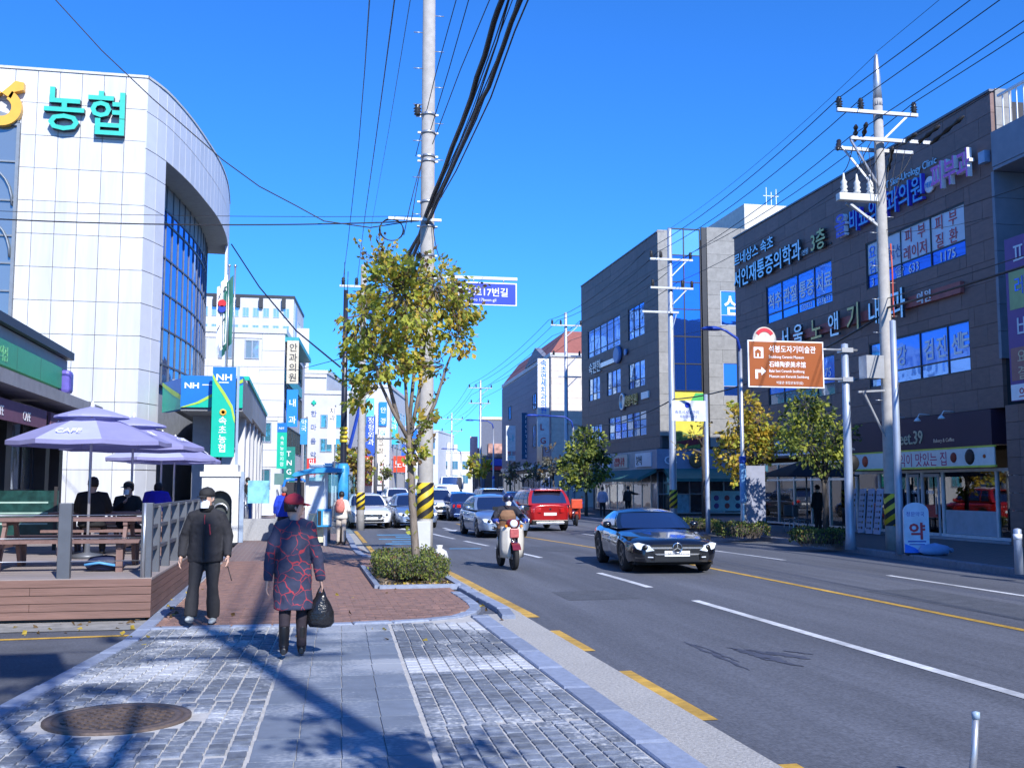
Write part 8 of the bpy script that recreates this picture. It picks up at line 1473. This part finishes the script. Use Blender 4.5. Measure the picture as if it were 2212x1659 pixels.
wp = dict(WALK, anl=(-.10, -.05, .10), anr=(.08, .12, .12), knl=(-.10, -.06, .49), knr=(.08, .02, .50), wrr=(.27, .06, .80), elr=(.245, .08, 1.09), wrl=(-.30, -.02, .80), ell=(-.25, .05, 1.09), shl=(-.155, 0, 1.40), shr=(.155, 0, 1.40), boot=(.22,), hem=(.95,), head=(0, -.02, 1.60))
wp = {a: ((-q[0], q[1], q[2]) if False else q) for a, q in wp.items()}
wt, wj = person('woman in navy coat with red line pattern and dark red cap walking away', (*G(630, 1418).xy, .0), R(178), 1.65, wp, CO, LG, BT, head=R(-70), cap=mat('cloth maroon cap', (.34, .022, .04), .8, var=.1), hair=M_HAIR, long_=.50, fat=.95, capback=False)
# black plastic bag in her right-hand side grip
hw = wj['wrl']; gx = Matrix.Rotation(R(178), 3, 'Z') @ hw + wt.location; r_ = random.Random(3); b = MB(); b.lathe([(0, -.40), (.10, -.41), (.135, -.36), (.13, -.26), (.10, -.18), (.055, -.10), (.04, -.06)], 18, M=Matrix.Diagonal((1.05, .7, 1)))
for v in b.v: v += Vector((mnoise.noise(v * 14), mnoise.noise(v * 13 + Vector((9, 0, 0))), .6 * mnoise.noise(v * 12 + Vector((0, 9, 0))))) * .02
bag = thing('plastic_bag', 'shiny black plastic carrier bag hanging from the hand of the patterned coat woman', 'bag', gx - UP * .055); o = b.build('sack', mat('black plastic film', (.014, .014, .016), .22, bump=.9, bscale=16, var=.3), bag); o.location.z = 0
for s in (-1, 1): b = MB(); b.tube([(s * .035, 0, -.08), (s * .02, 0, -.03), (0, 0, .012)], [.014, .009, .006], 6); b.build('handle', MATS['black plastic film'], bag)
# man in bright blue padded jacket
person('grey haired man in bright blue padded jacket walking away by the bus shelter', (*G(612, 1172).xy, 0), R(185), 1.74, dict(WALK, hemz=(.80,)), fab('blue puffer', (.012, .05, .52), bump=.9), fab('dark trousers', (.03, .03, .04)), BT, hair=M_HAIRG, near=False, fat=1.2, collar=mat('red collar', (.55, .06, .04), .8))
pw, pj = person('woman in cream jacket with coral backpack standing by the kerb', (*G(736, 1177).xy, 0), R(165), 1.60, dict(STAND, wrl=(-.25, -.2, 1.02)), fab('cream jacket', (.66, .62, .54)), fab('beige trousers', (.48, .42, .36)), BT, near=False, head=R(20))
b = MB(); b.lathe([(0, -.2), (.11, -.19), (.14, -.08), (.13, .1), (.08, .19), (0, .21)], 12, M=Matrix.Diagonal((1.05, .62, 1))); b.v = [v + Vector((0, .18, 1.16)) for v in b.v]; b.xform(Matrix.Translation(pw.location) @ Matrix.Rotation(R(165), 4, 'Z')); single('backpack', b, mat('coral backpack', (.62, .20, .16), .7, var=.3, scale=12), 'coral pink backpack on the back of the cream jacket woman', 'backpack')
# seated people on the deck
SIT = dict(head=(0, -.04, 1.24), neck=(0, .0, 1.09), chest=(0, .01, .92), waist=(0, .02, .68), hip=(0, .02, .52), shl=(-.19, 0, 1.03), shr=(.19, 0, 1.03), ell=(-.26, -.10, .80), elr=(.26, -.10, .80), wrl=(-.16, -.32, .80), wrr=(.16, -.32, .80), hpl=(-.1, .0, .51), hpr=(.1, .0, .51), knl=(-.13, -.42, .50), knr=(.13, -.42, .50), anl=(-.13, -.40, .10), anr=(.13, -.38, .10))
BK = fab('black coat', (.012, .012, .013)); p = atY(201, 1100, 19.7)
person('person in black jacket with short hair seated with back to the street', (p.x, 19.62, DZ - .02), R(182), 1.78, SIT, BK, BK, BT, near=False, seated=True, fat=1.1, group='people seated on the deck')
p = atY(272, 1100, 21.0); person('person in black with cap and raised hand seated across the picnic table', (p.x, 21.15, DZ - .02), R(20), 1.66, dict(SIT, wrl=(-.12, -.30, .98), ell=(-.24, -.12, .82)), BK, BK, BT, near=False, seated=True, cap=MATS['cloth black cap'], head=R(-60), mask=True, group='people seated on the deck')
p = atY(338, 1100, 23.6); person('person in ultramarine jacket bent over the rear picnic table', (p.x, 23.55, DZ - .02), R(175), 1.78, dict(SIT, head=(0, -.16, 1.16), neck=(0, -.08, 1.05)), fab('ultramarine jacket', (.02, .02, .50), bump=.9), BK, BT, near=False, seated=True, hair=M_HAIR, group='people seated on the deck')
# scooter rider
RID = dict(SIT, head=(0, -.08, 1.50), neck=(0, -.02, 1.36), chest=(0, .02, 1.18), waist=(0, .10, .94), hip=(0, .14, .80), shl=(-.2, .0, 1.29), shr=(.2, .0, 1.29), ell=(-.34, -.12, 1.08), elr=(.34, -.12, 1.08), wrl=(-.33, -.30, 1.03), wrr=(.33, -.30, 1.03), hpl=(-.12, .12, .80), hpr=(.12, .12, .80), knl=(-.20, -.25, .66), knr=(.20, -.25, .66), anl=(-.19, -.12, .30), anr=(.19, -.12, .30))
person('rider in brown vest, navy helmet and white mask on the cream scooter', (SX, SY, ZR), R(3), 1.72, RID, fab('navy jacket', (.015, .017, .03)), fab('black riding trousers', (.015, .015, .02)), BT, near=False, seated=True, mask=True, hair=None, helmet=paint('navy helmet', (.02, .03, .12)), vest=fab('brown vest', (.24, .13, .075)))
# people on the right pavement
p = G(1768, 1150, .09); person('dark dressed person standing under the leafy tree on the right pavement', (*p.xy, .09), R(200), 1.72, STAND, BK, BK, BT, near=False)
p = G(1302, 1118, .09); person('person in pale top walking past the charcoal building shops', (p.x, p.y, .09), R(170), 1.65, WALK, fab('pale top', (.35, .33, .42)), BK, BT, near=False); p = G(1357, 1116, .09); person('dark dressed person reaching sideways at the charcoal building shop window', (p.x, p.y, .09), R(190), 1.7, dict(STAND, ell=(-.42, .0, 1.30), wrl=(-.66, .0, 1.28)), BK, BK, BT, near=False)
p = atY(548, 1060, 40); person('person in dark jacket and blue jeans on the bank ramp steps', (p.x - .2, 39.6, .42), R(160), 1.66, WALK, BK, fab('blue jeans', (.03, .10, .32)), BT, near=False)
bake_texts()
